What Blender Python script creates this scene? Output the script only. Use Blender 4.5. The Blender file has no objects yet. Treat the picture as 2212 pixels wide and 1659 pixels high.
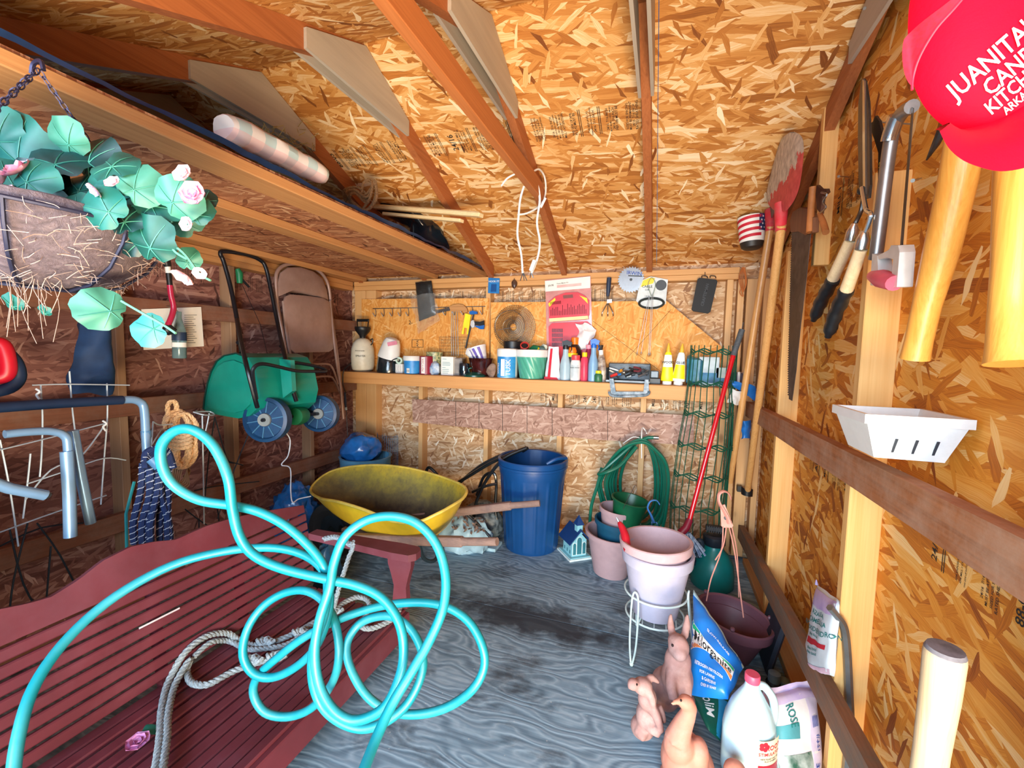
import bpy, math, random
from mathutils import Vector as V, Matrix as M, noise
random.seed(11)
R = math.radians
SC = bpy.context.scene
COL = SC.collection
# ------------------------------------------------------------------ camera, light, exposure
FPX = 936.7
CAM = V((0, 0, 1.40))
CX, CD, CF = V((.9444478, .3279920, .0209665)), V((.0446675, -.0648941, -.9968919)), V((-.3256120, .9424489, -.0759397))
cam_data = bpy.data.cameras.new('camera')
cam_data.sensor_width = 36
cam_data.lens = 36 * FPX / 2212
cam_data.clip_start = .02
cam = bpy.data.objects.new('camera', cam_data)
COL.objects.link(cam)
cam.matrix_world = M(((CX.x, -CD.x, -CF.x, CAM.x), (CX.y, -CD.y, -CF.y, CAM.y), (CX.z, -CD.z, -CF.z, CAM.z), (0, 0, 0, 1)))
SC.camera = cam
SC.view_settings.view_transform = 'Standard'
SC.view_settings.look = 'None'
SC.view_settings.gamma = 1
SC.view_settings.use_curve_mapping = False
SC.view_settings.exposure = 0.85
SC.cycles.max_bounces = 8
SC.cycles.diffuse_bounces = 5
SC.cycles.caustics_reflective = False
SC.cycles.caustics_refractive = False
wd = bpy.data.worlds.new('sky')
SC.world = wd
wd.use_nodes = True
nt = wd.node_tree
bgn = nt.nodes['Background']
sky = nt.nodes.new('ShaderNodeTexSky')
sky.sky_type = 'HOSEK_WILKIE'
sky.sun_direction = (-.3, -.6, .74)
sky.turbidity = 3
sky.ground_albedo = .5
nt.links.new(sky.outputs[0], bgn.inputs[0])
bgn.inputs[1].default_value = 1.0
def area(name, loc, target, sx, sy, power, col):
    l = bpy.data.lights.new(name, 'AREA')
    l.shape = 'RECTANGLE'
    l.size, l.size_y, l.energy, l.color = sx, sy, power, col
    o = bpy.data.objects.new(name, l)
    COL.objects.link(o)
    o.location = loc
    o.rotation_euler = (V(target) - V(loc)).to_track_quat('-Z', 'Y').to_euler()
    return o
area('doorway_daylight', (-.45, -2.3, 1.55), (-.6, 2.6, .75), 2.8, 1.9, 185, (.66, .83, 1.0))
area('sunlit_ground_bounce', (.55, -.85, .06), (.25, 1.5, 2.2), 1.5, 1.1, 195, (1.0, .79, .52))

# ------------------------------------------------------------------ pixel-measured points at their own depth
def ray(px, py): return CX * ((px - 1106) / FPX) + CD * ((py - 829.5) / FPX) + CF
def aY(px, py, y): d = ray(px, py); return CAM + d * (y / d.y)
def aX(px, py, x): d = ray(px, py); return CAM + d * (x / d.x)
def aZ(px, py, z): d = ray(px, py); return CAM + d * ((z - 1.40) / d.z)
def aD(px, py, d): return CAM + ray(px, py) * d
def mpp(p): return (V(p) - CAM).dot(CF) / FPX          # metres per pixel at a point

# ------------------------------------------------------------------ mesh builder
def frame(o, x, y, z):
    return M(((x[0], y[0], z[0], o[0]), (x[1], y[1], z[1], o[1]), (x[2], y[2], z[2], o[2]), (0, 0, 0, 1)))
def zframe(o, z, hint=(0, 0, 1)):
    z = V(z).normalized(); h = V(hint)
    if abs(z.dot(h)) > .98: h = V((1, 0, 0))
    x = h.cross(z).normalized(); y = z.cross(x)
    return frame(o, x, y, z)
def spl(pts, n=8, closed=False):
    P = [V(p) for p in pts]; L = len(P); out = []
    if L < 3 and not closed: return P
    for i in range(L if closed else L - 1):
        if closed: a, b, c, d = P[i - 1], P[i], P[(i + 1) % L], P[(i + 2) % L]
        else: a, b, c, d = P[max(i - 1, 0)], P[i], P[i + 1], P[min(i + 2, L - 1)]
        for k in range(n):
            t = k / n
            out.append(.5 * (2 * b + (c - a) * t + (2 * a - 5 * b + 4 * c - d) * t * t + (3 * b - a - 3 * c + d) * t ** 3))
    if not closed: out.append(P[-1])
    return out
MW = {}
class MB:
    def __init__(s): s.v, s.f, s.mi, s.m, s.T = [], [], [], 0, None
    def add(s, vs, fs):
        n = len(s.v)
        s.v += [(s.T @ V(p)) if s.T else V(p) for p in vs]
        s.f += [tuple(i + n for i in f) for f in fs]
        s.mi += [s.m] * len(fs)
        return s
    def box(s, c, d, rot=None, bev=0):
        hx, hy, hz = d[0] / 2, d[1] / 2, d[2] / 2
        T = M.Translation(V(c)) @ (rot.to_4x4() if rot else M.Identity(4))
        if bev <= 0:
            vs = [(x * hx, y * hy, z * hz) for x in (-1, 1) for y in (-1, 1) for z in (-1, 1)]
            fs = [(0, 1, 3, 2), (4, 6, 7, 5), (0, 4, 5, 1), (2, 3, 7, 6), (0, 2, 6, 4), (1, 5, 7, 3)]
        else:
            b = min(bev, hx * .9, hy * .9, hz * .9); vs = []; ix = {}
            for x in (-1, 1):
                for y in (-1, 1):
                    for z in (-1, 1):
                        for a in range(3):
                            p = [x * (hx - b), y * (hy - b), z * (hz - b)]; p[a] += (x, y, z)[a] * b
                            ix[(x, y, z, a)] = len(vs); vs.append(p)
            I = ix; fs = []; S = (-1, 1)
            for q in S:
                fs.append((I[q, -1, -1, 0], I[q, 1, -1, 0], I[q, 1, 1, 0], I[q, -1, 1, 0])[::q])
                fs.append((I[-1, q, -1, 1], I[-1, q, 1, 1], I[1, q, 1, 1], I[1, q, -1, 1])[::q])
                fs.append((I[-1, -1, q, 2], I[1, -1, q, 2], I[1, 1, q, 2], I[-1, 1, q, 2])[::q])
            for p in S:
                for q in S:
                    o = p * q
                    fs.append((I[p, q, -1, 0], I[p, q, -1, 1], I[p, q, 1, 1], I[p, q, 1, 0])[::o])
                    fs.append((I[p, -1, q, 2], I[p, -1, q, 0], I[p, 1, q, 0], I[p, 1, q, 2])[::-o])
                    fs.append((I[-1, p, q, 1], I[-1, p, q, 2], I[1, p, q, 2], I[1, p, q, 1])[::-o])
                    for r in S:
                        fs.append((I[p, q, r, 0], I[p, q, r, 1], I[p, q, r, 2])[::o * r])
        return s.add([T @ V(v) for v in vs], fs)
    def bb(s, a, b, bev=0):
        a, b = V(a), V(b)
        return s.box((a + b) / 2, [abs(q) for q in (b - a)], None, bev)
    def bar(s, p, q, w, h, up=(0, 0, 1), bev=0):          # box from p to q, w across, h along 'up'
        p, q = V(p), V(q); T = zframe((p + q) / 2, q - p, up); L = (q - p).length
        return s.box((p + q) / 2, (w, h, L), T.to_3x3(), bev)
    def tube(s, pts, r, n=8, closed=False, cap=True, flat=1):
        P = [V(p) for p in pts]; L = len(P); rr = r if isinstance(r, (list, tuple)) else [r] * L
        tan = []
        for i in range(L):
            a = P[i - 1] if (i or closed) else P[0]; b = P[(i + 1) % L] if (i < L - 1 or closed) else P[-1]
            t = b - a; tan.append(t.normalized() if t.length > 1e-9 else V((0, 0, 1)))
        h = V((0, 0, 1)) if abs(tan[0].z) < .9 else V((1, 0, 0))
        x = h.cross(tan[0]).normalized(); vs = []
        for i in range(L):
            if i:
                x = x - tan[i] * x.dot(tan[i])
                x = x.normalized() if x.length > 1e-6 else tan[i].orthogonal().normalized()
            y = tan[i].cross(x)
            for k in range(n):
                a = 2 * math.pi * k / n
                vs.append(P[i] + (x * math.cos(a) + y * math.sin(a) * flat) * rr[i])
        fs = []
        for i in range(L if closed else L - 1):
            j = (i + 1) % L
            for k in range(n):
                fs.append((i * n + k, i * n + (k + 1) % n, j * n + (k + 1) % n, j * n + k))
        if cap and not closed:
            fs.append(tuple(range(n))[::-1]); fs.append(tuple((L - 1) * n + k for k in range(n)))
        return s.add(vs, fs)
    def lathe(s, prof, n=24, o=(0, 0, 0), T=None, sx=1, sy=1, rib=None, cap=(1, 1)):
        T = T or M.Translation(V(o)); vs = []
        for (r, z) in prof:
            for k in range(n):
                a = 2 * math.pi * k / n; q = r * (rib(a, z) if rib else 1)
                vs.append(T @ V((q * math.cos(a) * sx, q * math.sin(a) * sy, z)))
        fs = []
        for i in range(len(prof) - 1):
            for k in range(n):
                fs.append((i * n + k, i * n + (k + 1) % n, (i + 1) * n + (k + 1) % n, (i + 1) * n + k))
        if cap[0]: fs.append(tuple(range(n))[::-1])
        if cap[1]: fs.append(tuple((len(prof) - 1) * n + k for k in range(n)))
        return s.add(vs, fs)
    def prism(s, poly, off):                               # 3-D outline pushed along off
        n = len(poly); off = V(off); P = [V(p) for p in poly]
        vs = P + [p + off for p in P]
        fs = [tuple(range(n)), tuple(range(n, 2 * n))[::-1]]
        fs += [((i + 1) % n, i, i + n, (i + 1) % n + n) for i in range(n)]
        nn = sum(((P[i] - P[0]).cross(P[(i + 1) % n] - P[0]) for i in range(1, n - 1)), V())
        if nn.dot(off) > 0: fs = [f[::-1] for f in fs]
        return s.add(vs, fs)
    def pY(s, px, y, t): return s.prism([aY(a, b, y) for a, b in px], (0, t, 0))
    def pX(s, px, x, t): return s.prism([aX(a, b, x) for a, b in px], (t, 0, 0))
    def grid(s, fn, nu, nv, cu=False, cv=False):
        U = nu if cu else nu + 1; W = nv if cv else nv + 1
        vs = [fn(i / nu, j / nv) for i in range(U) for j in range(W)]
        fs = [(i * W + j, ((i + 1) % U) * W + j, ((i + 1) % U) * W + (j + 1) % W, i * W + (j + 1) % W) for i in range(nu) for j in range(nv)]
        return s.add(vs, fs)
    def ball(s, c, r, n=14, T=None):
        r = r if isinstance(r, (tuple, list)) else (r, r, r); c = V(c); T = T or M.Identity(4)
        k = max(4, n // 2)
        prof = [(math.sin(math.pi * i / k), -math.cos(math.pi * i / k)) for i in range(k + 1)]
        prof[0] = (1e-3, -1); prof[-1] = (1e-3, 1)
        Q = M.Translation(c) @ T.to_3x3().to_4x4() @ M.Diagonal((r[0], r[1], r[2], 1))
        return s.lathe(prof, n, T=Q)
    def jig(s, a, f=20.0):                                  # crumple
        for i, p in enumerate(s.v):
            s.v[i] = p + V(noise.noise_vector(p * f)) * a
        return s
    def build(s, name, mat, parent=None, smooth=True, ang=38):
        me = bpy.data.meshes.new(name)
        if parent is not None:
            Mi = MW[parent.name].inverted(); vs = [Mi @ v for v in s.v]
        else:
            xs = [v.x for v in s.v]; ys = [v.y for v in s.v]; zs = [v.z for v in s.v]
            o = V(((min(xs) + max(xs)) / 2, (min(ys) + max(ys)) / 2, min(zs))); vs = [v - o for v in s.v]
        me.from_pydata([tuple(v) for v in vs], [], s.f)
        for mm in (mat if isinstance(mat, (list, tuple)) else [mat]): me.materials.append(mm)
        if isinstance(mat, (list, tuple)): me.polygons.foreach_set('material_index', s.mi)
        if smooth:
            me.polygons.foreach_set('use_smooth', [True] * len(s.f))
            me.set_sharp_from_angle(angle=R(ang))
        me.update()
        ob = bpy.data.objects.new(name, me)
        COL.objects.link(ob)
        if parent is not None: ob.parent = parent; MW[ob.name] = MW[parent.name]
        else: ob.location = o; MW[ob.name] = M.Translation(o)
        return ob
def thing(name, label, cat, loc, group=None, kind=None):
    o = bpy.data.objects.new(name, None); COL.objects.link(o)
    o.empty_display_size = .05; o.location = loc; o['label'] = label; o['category'] = cat
    if group: o['group'] = group
    if kind: o['kind'] = kind
    MW[o.name] = M.Translation(V(loc))
    return o
def tag(o, label, cat, group=None, kind=None):
    o['label'] = label; o['category'] = cat
    if group: o['group'] = group
    if kind: o['kind'] = kind
    return o
def struct(o): o['kind'] = 'structure'; return o
def dup(o, off, label=None, parent=None):
    c = o.copy(); COL.objects.link(c)
    if parent is not None: c.parent = parent
    else:
        c.location = o.location + V(off)
        if label: c['label'] = label
    for ch in list(o.children): dup(ch, off, None, c)
    MW[c.name] = M.Translation(c.location) if parent is None else MW[parent.name]
    return c
TXT = {}
def txt(s, fn, mat, parent, size=1.0, name='lettering', space=1.0):
    """flat lettering: the glyphs (baseline at 0, centred) mapped through fn(x, y) -> point"""
    key = (s, space)
    if key not in TXT:
        cu = bpy.data.curves.new('t', 'FONT'); cu.body = s; cu.align_x = 'CENTER'; cu.align_y = 'CENTER'; cu.space_character = space
        cu.resolution_u = 2; cu.offset = .012
        ob = bpy.data.objects.new('t', cu)
        me = bpy.data.meshes.new_from_object(ob)
        TXT[key] = ([tuple(v.co) for v in me.vertices], [tuple(p.vertices) for p in me.polygons])
        bpy.data.objects.remove(ob); bpy.data.curves.remove(cu); bpy.data.meshes.remove(me)
    vs, fs = TXT[key]; mb = MB()
    mb.add([fn(x * size, y * size) for x, y, z in vs], fs)
    return mb.build(name, mat, parent, smooth=False)
def flat(o, x, y):
    o, x, y = V(o), V(x).normalized(), V(y).normalized()
    return lambda a, b: o + x * a + y * b
def blob(parts, vox, name, mat, parent=None, smooth=6):
    """one continuous skin around overlapping ellipsoids and tapering limbs"""
    mb = MB()
    for p in parts:
        if p[0] == 'b': mb.ball(p[1], p[2], 18, p[3] if len(p) > 3 else None)
        else: mb.tube(spl(p[1], 5), [x for x in lerpl(p[2], (len(p[1]) - 1) * 5 + 1)], 12)
    me = bpy.data.meshes.new('b'); me.from_pydata([tuple(v) for v in mb.v], [], mb.f)
    ob = bpy.data.objects.new('b', me); COL.objects.link(ob)
    m1 = ob.modifiers.new('r', 'REMESH'); m1.mode = 'VOXEL'; m1.voxel_size = vox
    m2 = ob.modifiers.new('s', 'SMOOTH'); m2.iterations = smooth; m2.factor = .5
    dg = bpy.context.evaluated_depsgraph_get()
    e = ob.evaluated_get(dg).to_mesh()
    out = MB(); out.add([v.co.copy() for v in e.vertices], [tuple(p.vertices) for p in e.polygons])
    ob.evaluated_get(dg).to_mesh_clear()
    bpy.data.objects.remove(ob); bpy.data.meshes.remove(me)
    return out.build(name, mat, parent, ang=80)
def lerpl(a, n):
    L = len(a) - 1; o = []
    for i in range(n):
        t = i / (n - 1) * L; k = min(int(t), L - 1); o.append(a[k] + (a[k + 1] - a[k]) * (t - k))
    return o

# ------------------------------------------------------------------ materials
def lin(h):
    if not isinstance(h, str): return tuple(h)
    h = h.lstrip('#'); c = [int(h[i:i + 2], 16) / 255 for i in (0, 2, 4)]
    return tuple((x / 12.92 if x <= .04045 else ((x + .055) / 1.055) ** 2.4) for x in c) + (1,)
MATS = {}
class N:
    def __init__(s, name):
        s.m = bpy.data.materials.new(name); s.m.use_nodes = True; s.t = s.m.node_tree
        s.b = s.t.nodes['Principled BSDF']
    def n(s, typ, **k):
        o = s.t.nodes.new('ShaderNode' + typ)
        for a, b in k.items(): setattr(o, a, b)
        return o
    def l(s, a, b): s.t.links.new(a, b)
    def noise(s, vec, scale, detail=3, rough=.55, dist=0):
        o = s.n('TexNoise'); o.inputs['Scale'].default_value = scale; o.inputs['Detail'].default_value = detail
        o.inputs['Roughness'].default_value = rough; o.inputs['Distortion'].default_value = dist
        if vec is not None: s.l(vec, o.inputs['Vector'])
        return o
    def ramp(s, fac, stops, interp='LINEAR'):
        o = s.n('ValToRGB'); e = o.color_ramp; e.interpolation = interp
        while len(e.elements) < len(stops): e.elements.new(.5)
        for el, (p, c) in zip(e.elements, stops): el.position = p; el.color = lin(c)
        s.l(fac, o.inputs[0]); return o
    def mix(s, fac, a, b, mode='MIX'):
        o = s.n('MixRGB', blend_type=mode)
        for i, q in ((0, fac), (1, a), (2, b)):
            if hasattr(q, 'is_output'): s.l(q, o.inputs[i])
            else: o.inputs[i].default_value = q if i == 0 else lin(q)
        return o
    def math(s, op, a, b=0):
        o = s.n('Math', operation=op)
        for i, q in ((0, a), (1, b)):
            if hasattr(q, 'is_output'): s.l(q, o.inputs[i])
            else: o.inputs[i].default_value = q
        return o.outputs[0]
    def map(s, vec, scale=(1, 1, 1), rot=(0, 0, 0), loc=(0, 0, 0), typ='POINT'):
        o = s.n('Mapping', vector_type=typ)
        o.inputs['Scale'].default_value = scale; o.inputs['Rotation'].default_value = rot; o.inputs['Location'].default_value = loc
        s.l(vec, o.inputs[0]); return o.outputs[0]
    def bump(s, h, dist=.002, st=.5):
        o = s.n('Bump'); o.inputs['Distance'].default_value = dist; o.inputs['Strength'].default_value = st
        s.l(h, o.inputs['Height']); s.l(o.outputs[0], s.b.inputs['Normal'])
    def coord(s, k='Object'): return s.n('TexCoord').outputs[k]
    def set(s, **k):
        for a, b in k.items(): s.b.inputs[a.replace('_', ' ')].default_value = b
def mat(name, col, rough=.5, metal=0, var=.12, scale=14, dirt=None, dirt_amt=.5, bump=0, trans=0, alpha=1, coat=0, col2=None, sub=0):
    if name in MATS: return MATS[name]
    q = N(name); q.set(Roughness=rough, Metallic=metal)
    c = q.coord(); nz = q.noise(c, scale, 4)
    base = lin(col); lo = tuple(x * (1 - var) for x in base[:3]) + (1,); hi = tuple(min(1, x * (1 + var)) for x in base[:3]) + (1,)
    if col2: lo, hi = lin(col), lin(col2)
    r = q.ramp(nz.outputs[0], [(.35, lo), (.65, hi)]); out = r.outputs[0]
    if dirt:
        d = q.noise(c, scale * .45, 6, .7); k = q.ramp(d.outputs[0], [(.45, (0, 0, 0, 1)), (.72, (dirt_amt,) * 3 + (1,))])
        out = q.mix(k.outputs[0], out, dirt).outputs[0]
    q.l(out, q.b.inputs['Base Color'])
    if bump: q.bump(q.noise(c, scale * 3, 5, .6).outputs[0], bump, .6)
    if trans: q.set(Transmission_Weight=trans, IOR=1.35)
    if alpha < 1: q.set(Alpha=alpha)
    if coat: q.set(Coat_Weight=coat, Coat_Roughness=.1)
    MATS[name] = q.m; return q.m
def wood(name, c1, c2, axis='Z', rough=.62, ring=38, dirt=None, dirt_amt=.4, knots=True):
    if name in MATS: return MATS[name]
    q = N(name); q.set(Roughness=rough)
    oi = q.n('ObjectInfo'); sh = q.n('VectorMath', operation='SCALE'); q.l(oi.outputs['Random'], sh.inputs['Scale']); sh.inputs[0].default_value = (13, 7, 29)
    ad = q.n('VectorMath', operation='ADD'); q.l(q.coord(), ad.inputs[0]); q.l(sh.outputs[0], ad.inputs[1]); c = ad.outputs[0]
    lo, hi = .9, ring
    sc = {'X': (lo, hi, hi), 'Y': (hi, lo, hi), 'Z': (hi, hi, lo)}[axis]
    g = q.noise(q.map(c, sc), 1.0, 4, .6, .35)
    fine = q.noise(q.map(c, tuple(x * 4.5 if x > 1 else 3 for x in sc)), 1.0, 2)
    col = q.ramp(g.outputs[0], [(.25, c2), (.48, c1), (.75, c2)])
    out = q.mix(.35, col.outputs[0], q.ramp(fine.outputs[0], [(.3, c2), (.7, c1)]).outputs[0]).outputs[0]
    if knots:
        ks = {'X': (2.4, 5, 5), 'Y': (5, 2.4, 5), 'Z': (5, 5, 2.4)}[axis]
        vo = q.n('TexVoronoi'); q.l(q.map(c, ks), vo.inputs['Vector']); vo.inputs['Scale'].default_value = 1
        kr = q.ramp(vo.outputs['Distance'], [(.03, (.9, .9, .9, 1)), (.075, (.55, .55, .55, 1)), (.10, (.15, .15, .15, 1)), (.16, (0, 0, 0, 1))])
        dk = tuple(x * .35 for x in lin(c2)[:3]) + (1,)
        out = q.mix(kr.outputs[0], out, dk).outputs[0]
    if dirt:
        d = q.noise(c, 7, 6, .7); k = q.ramp(d.outputs[0], [(.42, (0, 0, 0, 1)), (.7, (dirt_amt,) * 3 + (1,))])
        out = q.mix(k.outputs[0], out, dirt).outputs[0]
    q.l(out, q.b.inputs['Base Color'])
    q.bump(fine.outputs[0], .0008, .4)
    MATS[name] = q.m; return q.m
def osb(name, plane, pal, size=1.0, rough=.7, swirl=1.0, dark=.22, con=.5):
    """strand board: layers of long flat chips lying at different angles"""
    if name in MATS: return MATS[name]
    q = N(name); q.set(Roughness=rough)
    sp = q.n('SeparateXYZ'); q.l(q.coord(), sp.inputs[0]); cb = q.n('CombineXYZ')
    a, b = {'XZ': (0, 2), 'YZ': (1, 2), 'XY': (0, 1), 'ZX': (2, 0), 'ZY': (2, 1)}[plane]
    q.l(sp.outputs[a], cb.inputs[0]); q.l(sp.outputs[b], cb.inputs[1])
    wob = q.noise(cb.outputs[0], 9, 2); wv = q.n('VectorMath', operation='MULTIPLY_ADD')
    q.l(wob.outputs['Color'], wv.inputs[0]); wv.inputs[1].default_value = (.02, .02, 0); q.l(cb.outputs[0], wv.inputs[2])
    uv = wv.outputs[0]
    tone_all = None
    layers = [(3, .10, .013, 0, 1), (-12, .11, .015, .40, 1), (15, .09, .014, .50, 1), (-30 * swirl, .075, .014, .78, 1.1), (34 * swirl, .08, .015, .82, 1.1), (5, .13, .018, .72, 1.25), (62 * swirl, .06, .013, .93, 1.7), (-70 * swirl, .06, .012, .94, 1.7)]
    for i, (an, la, lb, th, cc) in enumerate(layers):
        mp = q.map(uv, (la * size, lb * size, 1), (0, 0, R(an)), (i * 3.1, i * 1.7, 0), 'TEXTURE')
        vo = q.n('TexVoronoi', voronoi_dimensions='2D'); q.l(mp, vo.inputs['Vector']); vo.inputs['Scale'].default_value = 1
        cs = q.n('SeparateColor'); q.l(vo.outputs['Color'], cs.inputs[0])
        gr = q.noise(q.map(mp, (.8, 7, 1)), 1.5, 3)
        t0 = q.math('MULTIPLY', q.math('SUBTRACT', cs.outputs[0], .5), con * cc)
        tone = q.math('ADD', q.math('ADD', t0, .5), q.math('MULTIPLY', q.math('SUBTRACT', gr.outputs[0], .5), .55))
        if i == 0: tone_all = tone
        else:
            k = q.math('GREATER_THAN', cs.outputs[1], th)
            mxn = q.n('Mix'); q.l(k, mxn.inputs[0]); q.l(tone_all, mxn.inputs[2]); q.l(tone, mxn.inputs[3]); tone_all = mxn.outputs[0]
    big = q.noise(cb.outputs[0], 1.8, 3)
    tone_all2 = q.math('ADD', tone_all, q.math('MULTIPLY', q.math('SUBTRACT', big.outputs[0], .5), dark))
    rp = q.ramp(tone_all2, pal)
    q.l(rp.outputs[0], q.b.inputs['Base Color'])
    q.bump(tone_all, .0015, .3)
    MATS[name] = q.m; return q.m
# ================================================================== THE SHED SHELL
XL, XR, D = -2.70, .66, 3.30
PLT = 1.977                                    # top of the wall plates
TAN = math.tan(R(22.5)); RY = 1.645
def roofz(y): return 2.02 + (D - y) * TAN if y >= RY else 2.02 + (D - RY) * TAN - (RY - y) * TAN
RZ = roofz(RY)
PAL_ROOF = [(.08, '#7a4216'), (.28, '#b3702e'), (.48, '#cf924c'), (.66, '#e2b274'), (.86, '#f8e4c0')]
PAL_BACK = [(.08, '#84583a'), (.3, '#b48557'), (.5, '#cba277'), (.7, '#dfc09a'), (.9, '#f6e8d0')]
PAL_LEFT = [(.08, '#462a28'), (.3, '#704641'), (.5, '#865a52'), (.7, '#9b6f66'), (.92, '#c6a296')]  # same kind of board, with the left side's cool shade put into the colours
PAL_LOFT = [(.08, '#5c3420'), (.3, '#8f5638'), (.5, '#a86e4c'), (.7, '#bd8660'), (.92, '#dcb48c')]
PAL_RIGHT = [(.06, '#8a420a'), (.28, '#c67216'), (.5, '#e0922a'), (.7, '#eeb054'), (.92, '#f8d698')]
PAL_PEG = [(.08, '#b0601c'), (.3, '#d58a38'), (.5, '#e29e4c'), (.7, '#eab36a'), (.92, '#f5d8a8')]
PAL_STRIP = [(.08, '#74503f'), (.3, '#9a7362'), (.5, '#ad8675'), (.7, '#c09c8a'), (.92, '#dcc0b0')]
o_roof = osb('osb_roof', 'XY', PAL_ROOF, 1.25)
o_back = osb('osb_back', 'XZ', PAL_BACK, 1.0)
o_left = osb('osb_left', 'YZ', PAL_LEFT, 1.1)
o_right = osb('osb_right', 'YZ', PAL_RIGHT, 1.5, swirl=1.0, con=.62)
o_peg = osb('osb_peg', 'ZX', PAL_PEG, .8, con=.34)
o_strip = osb('osb_strip', 'XZ', PAL_STRIP, .8, con=.45)
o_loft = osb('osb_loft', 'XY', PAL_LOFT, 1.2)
pineX = wood('pine_x', '#d9a468', '#c28a4e', 'X'); pineY = wood('pine_y', '#c4905c', '#a87040', 'Y'); pineZ = wood('pine_z', '#dfb179', '#cf9a5e', 'Z')
pineZr = wood('pine_right', '#ecbd78', '#dba055', 'Z')
fir = wood('rafter_fir', '#b06a3c', '#8c4c26', 'Y', knots=False)
railm = wood('rail_stain', '#84543f', '#66402f', 'Y', .7, dirt='#8a7468', dirt_amt=.5)
railr = wood('rail_worn', '#a5683e', '#74421f', 'Y', .75, 30, dirt='#b59a84', dirt_amt=.55)
greyw = wood('weathered_rail', '#8a6248', '#64442f', 'Y', .8, 40, dirt='#55605c', dirt_amt=.7)
gusm = wood('gusset_ply', '#b5aa9c', '#a3988b', 'Y', .75, 14, knots=False)
ink = mat('stamp_ink', '#2a2320', .8)
def panel(mb, name, m, par): return mb.build(name, m, par, smooth=False)
# ---- floor: two weathered plywood sheets
q = N('weathered_plywood'); q.set(Roughness=.72)
cc = q.coord()
wn = q.noise(q.map(cc, (1.1, 3.2, 1)), 1.0, 3, .5); 
warp = q.n('VectorMath', operation='MULTIPLY_ADD'); q.l(wn.outputs['Color'], warp.inputs[0]); warp.inputs[1].default_value = (.5, .85, 0); q.l(cc, warp.inputs[2])
wv = q.n('TexWave', wave_type='BANDS', bands_direction='Y'); wv.inputs['Scale'].default_value = 5.2; wv.inputs['Distortion'].default_value = 2.5; wv.inputs['Detail'].default_value = 3; wv.inputs['Detail Scale'].default_value = 1.6
q.l(warp.outputs[0], wv.inputs['Vector'])
fg = q.noise(q.map(cc, (3, 90, 1)), 1.0, 3)
c1 = q.ramp(wv.outputs[0], [(.0, '#547287'), (.35, '#7fa0b5'), (.7, '#a3bfd0'), (1, '#7494aa')])  # grey plywood grain, with the blue of the sky light put into its colours
c2 = q.mix(.35, c1.outputs[0], q.ramp(fg.outputs[0], [(.3, '#567488'), (.7, '#a9c4d6')]).outputs[0])
st = q.noise(q.map(cc, (1.2, 2.2, 1)), 2.6, 6, .65)
c3 = q.mix(q.ramp(st.outputs[0], [(.52, (0, 0, 0, 1)), (.66, (.75,) * 3 + (1,))]).outputs[0], c2.outputs[0], '#30343a')
sp_ = q.n('TexVoronoi'); sp_.inputs['Scale'].default_value = 17; q.l(cc, sp_.inputs['Vector'])
c4 = q.mix(q.ramp(sp_.outputs['Distance'], [(.03, (.8,) * 3 + (1,)), (.06, (0, 0, 0, 1))]).outputs[0], c3.outputs[0], '#b9c2c4')
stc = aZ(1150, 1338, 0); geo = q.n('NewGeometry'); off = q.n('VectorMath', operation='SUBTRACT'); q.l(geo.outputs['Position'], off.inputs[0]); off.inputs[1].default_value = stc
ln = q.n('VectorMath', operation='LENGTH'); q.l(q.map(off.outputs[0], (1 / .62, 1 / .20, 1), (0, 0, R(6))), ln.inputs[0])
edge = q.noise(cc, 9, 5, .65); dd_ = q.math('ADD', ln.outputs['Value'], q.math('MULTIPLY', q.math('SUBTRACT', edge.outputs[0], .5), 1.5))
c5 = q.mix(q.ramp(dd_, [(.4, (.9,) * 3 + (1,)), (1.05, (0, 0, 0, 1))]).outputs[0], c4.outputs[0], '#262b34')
q.l(c5.outputs[0], q.b.inputs['Base Color']); q.bump(wv.outputs[0], .002, .3)
floor_m = q.m
seam = aZ(1100, 1318, 0).y
fl = struct(MB().bb((XL - .1, -1.2, -.06), (XR + .1, D + .1, -.02)).build('floor', mat('floor_joist', '#4a443e', .9)))
for a, b in ((-1.2, seam - .002), (seam + .002, D)):
    MB().bb((XL, a, -.02), (XR, b, 0), .002).build('plywood_sheet', floor_m, fl, smooth=False)
# ---- back wall
wb = struct(MB().bb((XL, D, 0), (XR, D + .012, 2.06)).build('wall_back', o_back, smooth=False))
for x in (-1.93, -1.325, -.72, -.115, .40):
    MB().bb((x - .019, 3.211, .04), (x + .019, D, 1.90), .002).build('stud', pineZ, wb, smooth=False)
for x0, x1 in ((aY(768, 900, 3.21).x, aY(790, 900, 3.21).x), (aY(791, 900, 3.21).x, aY(812, 900, 3.21).x), (.447, .485), (.50, .57), (.598, .634)):
    MB().bb((x0, 3.211, .04), (x1, D, 1.90), .002).build('corner_stud', pineZ, wb, smooth=False)
MB().bb((XL + .1, 3.205, 1.901), (.447, D, 1.938), .002).build('plate', pineX, wb, smooth=False)
MB().bb((XL + .1, 3.203, 1.939), (.450, D, PLT), .002).build('plate', pineX, wb, smooth=False)
MB().bb((XL + .1, 3.211, 0), (.45, D, .038), .002).build('sole_plate', pineX, wb, smooth=False)
# strand board strip nailed across the studs under the shelf, cut marks drawn on it
stp = MB().pY([(890, 862), (1480, 897), (1500, 898), (1498, 962), (1290, 950), (892, 912)], 3.199, .011).build('nailing_strip', o_strip, wb, smooth=False)
for x in (984, 1034, 1085, 1138, 1192, 1312):
    y0 = 862 + (x - 890) * .0593; y1 = 912 + (x - 892) * .095
    MB().pY([(x, y0), (x + .9, y0), (x + .9, y1), (x, y1)], 3.1983, .001).build('pencil_mark', ink, stp, smooth=False)
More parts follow.
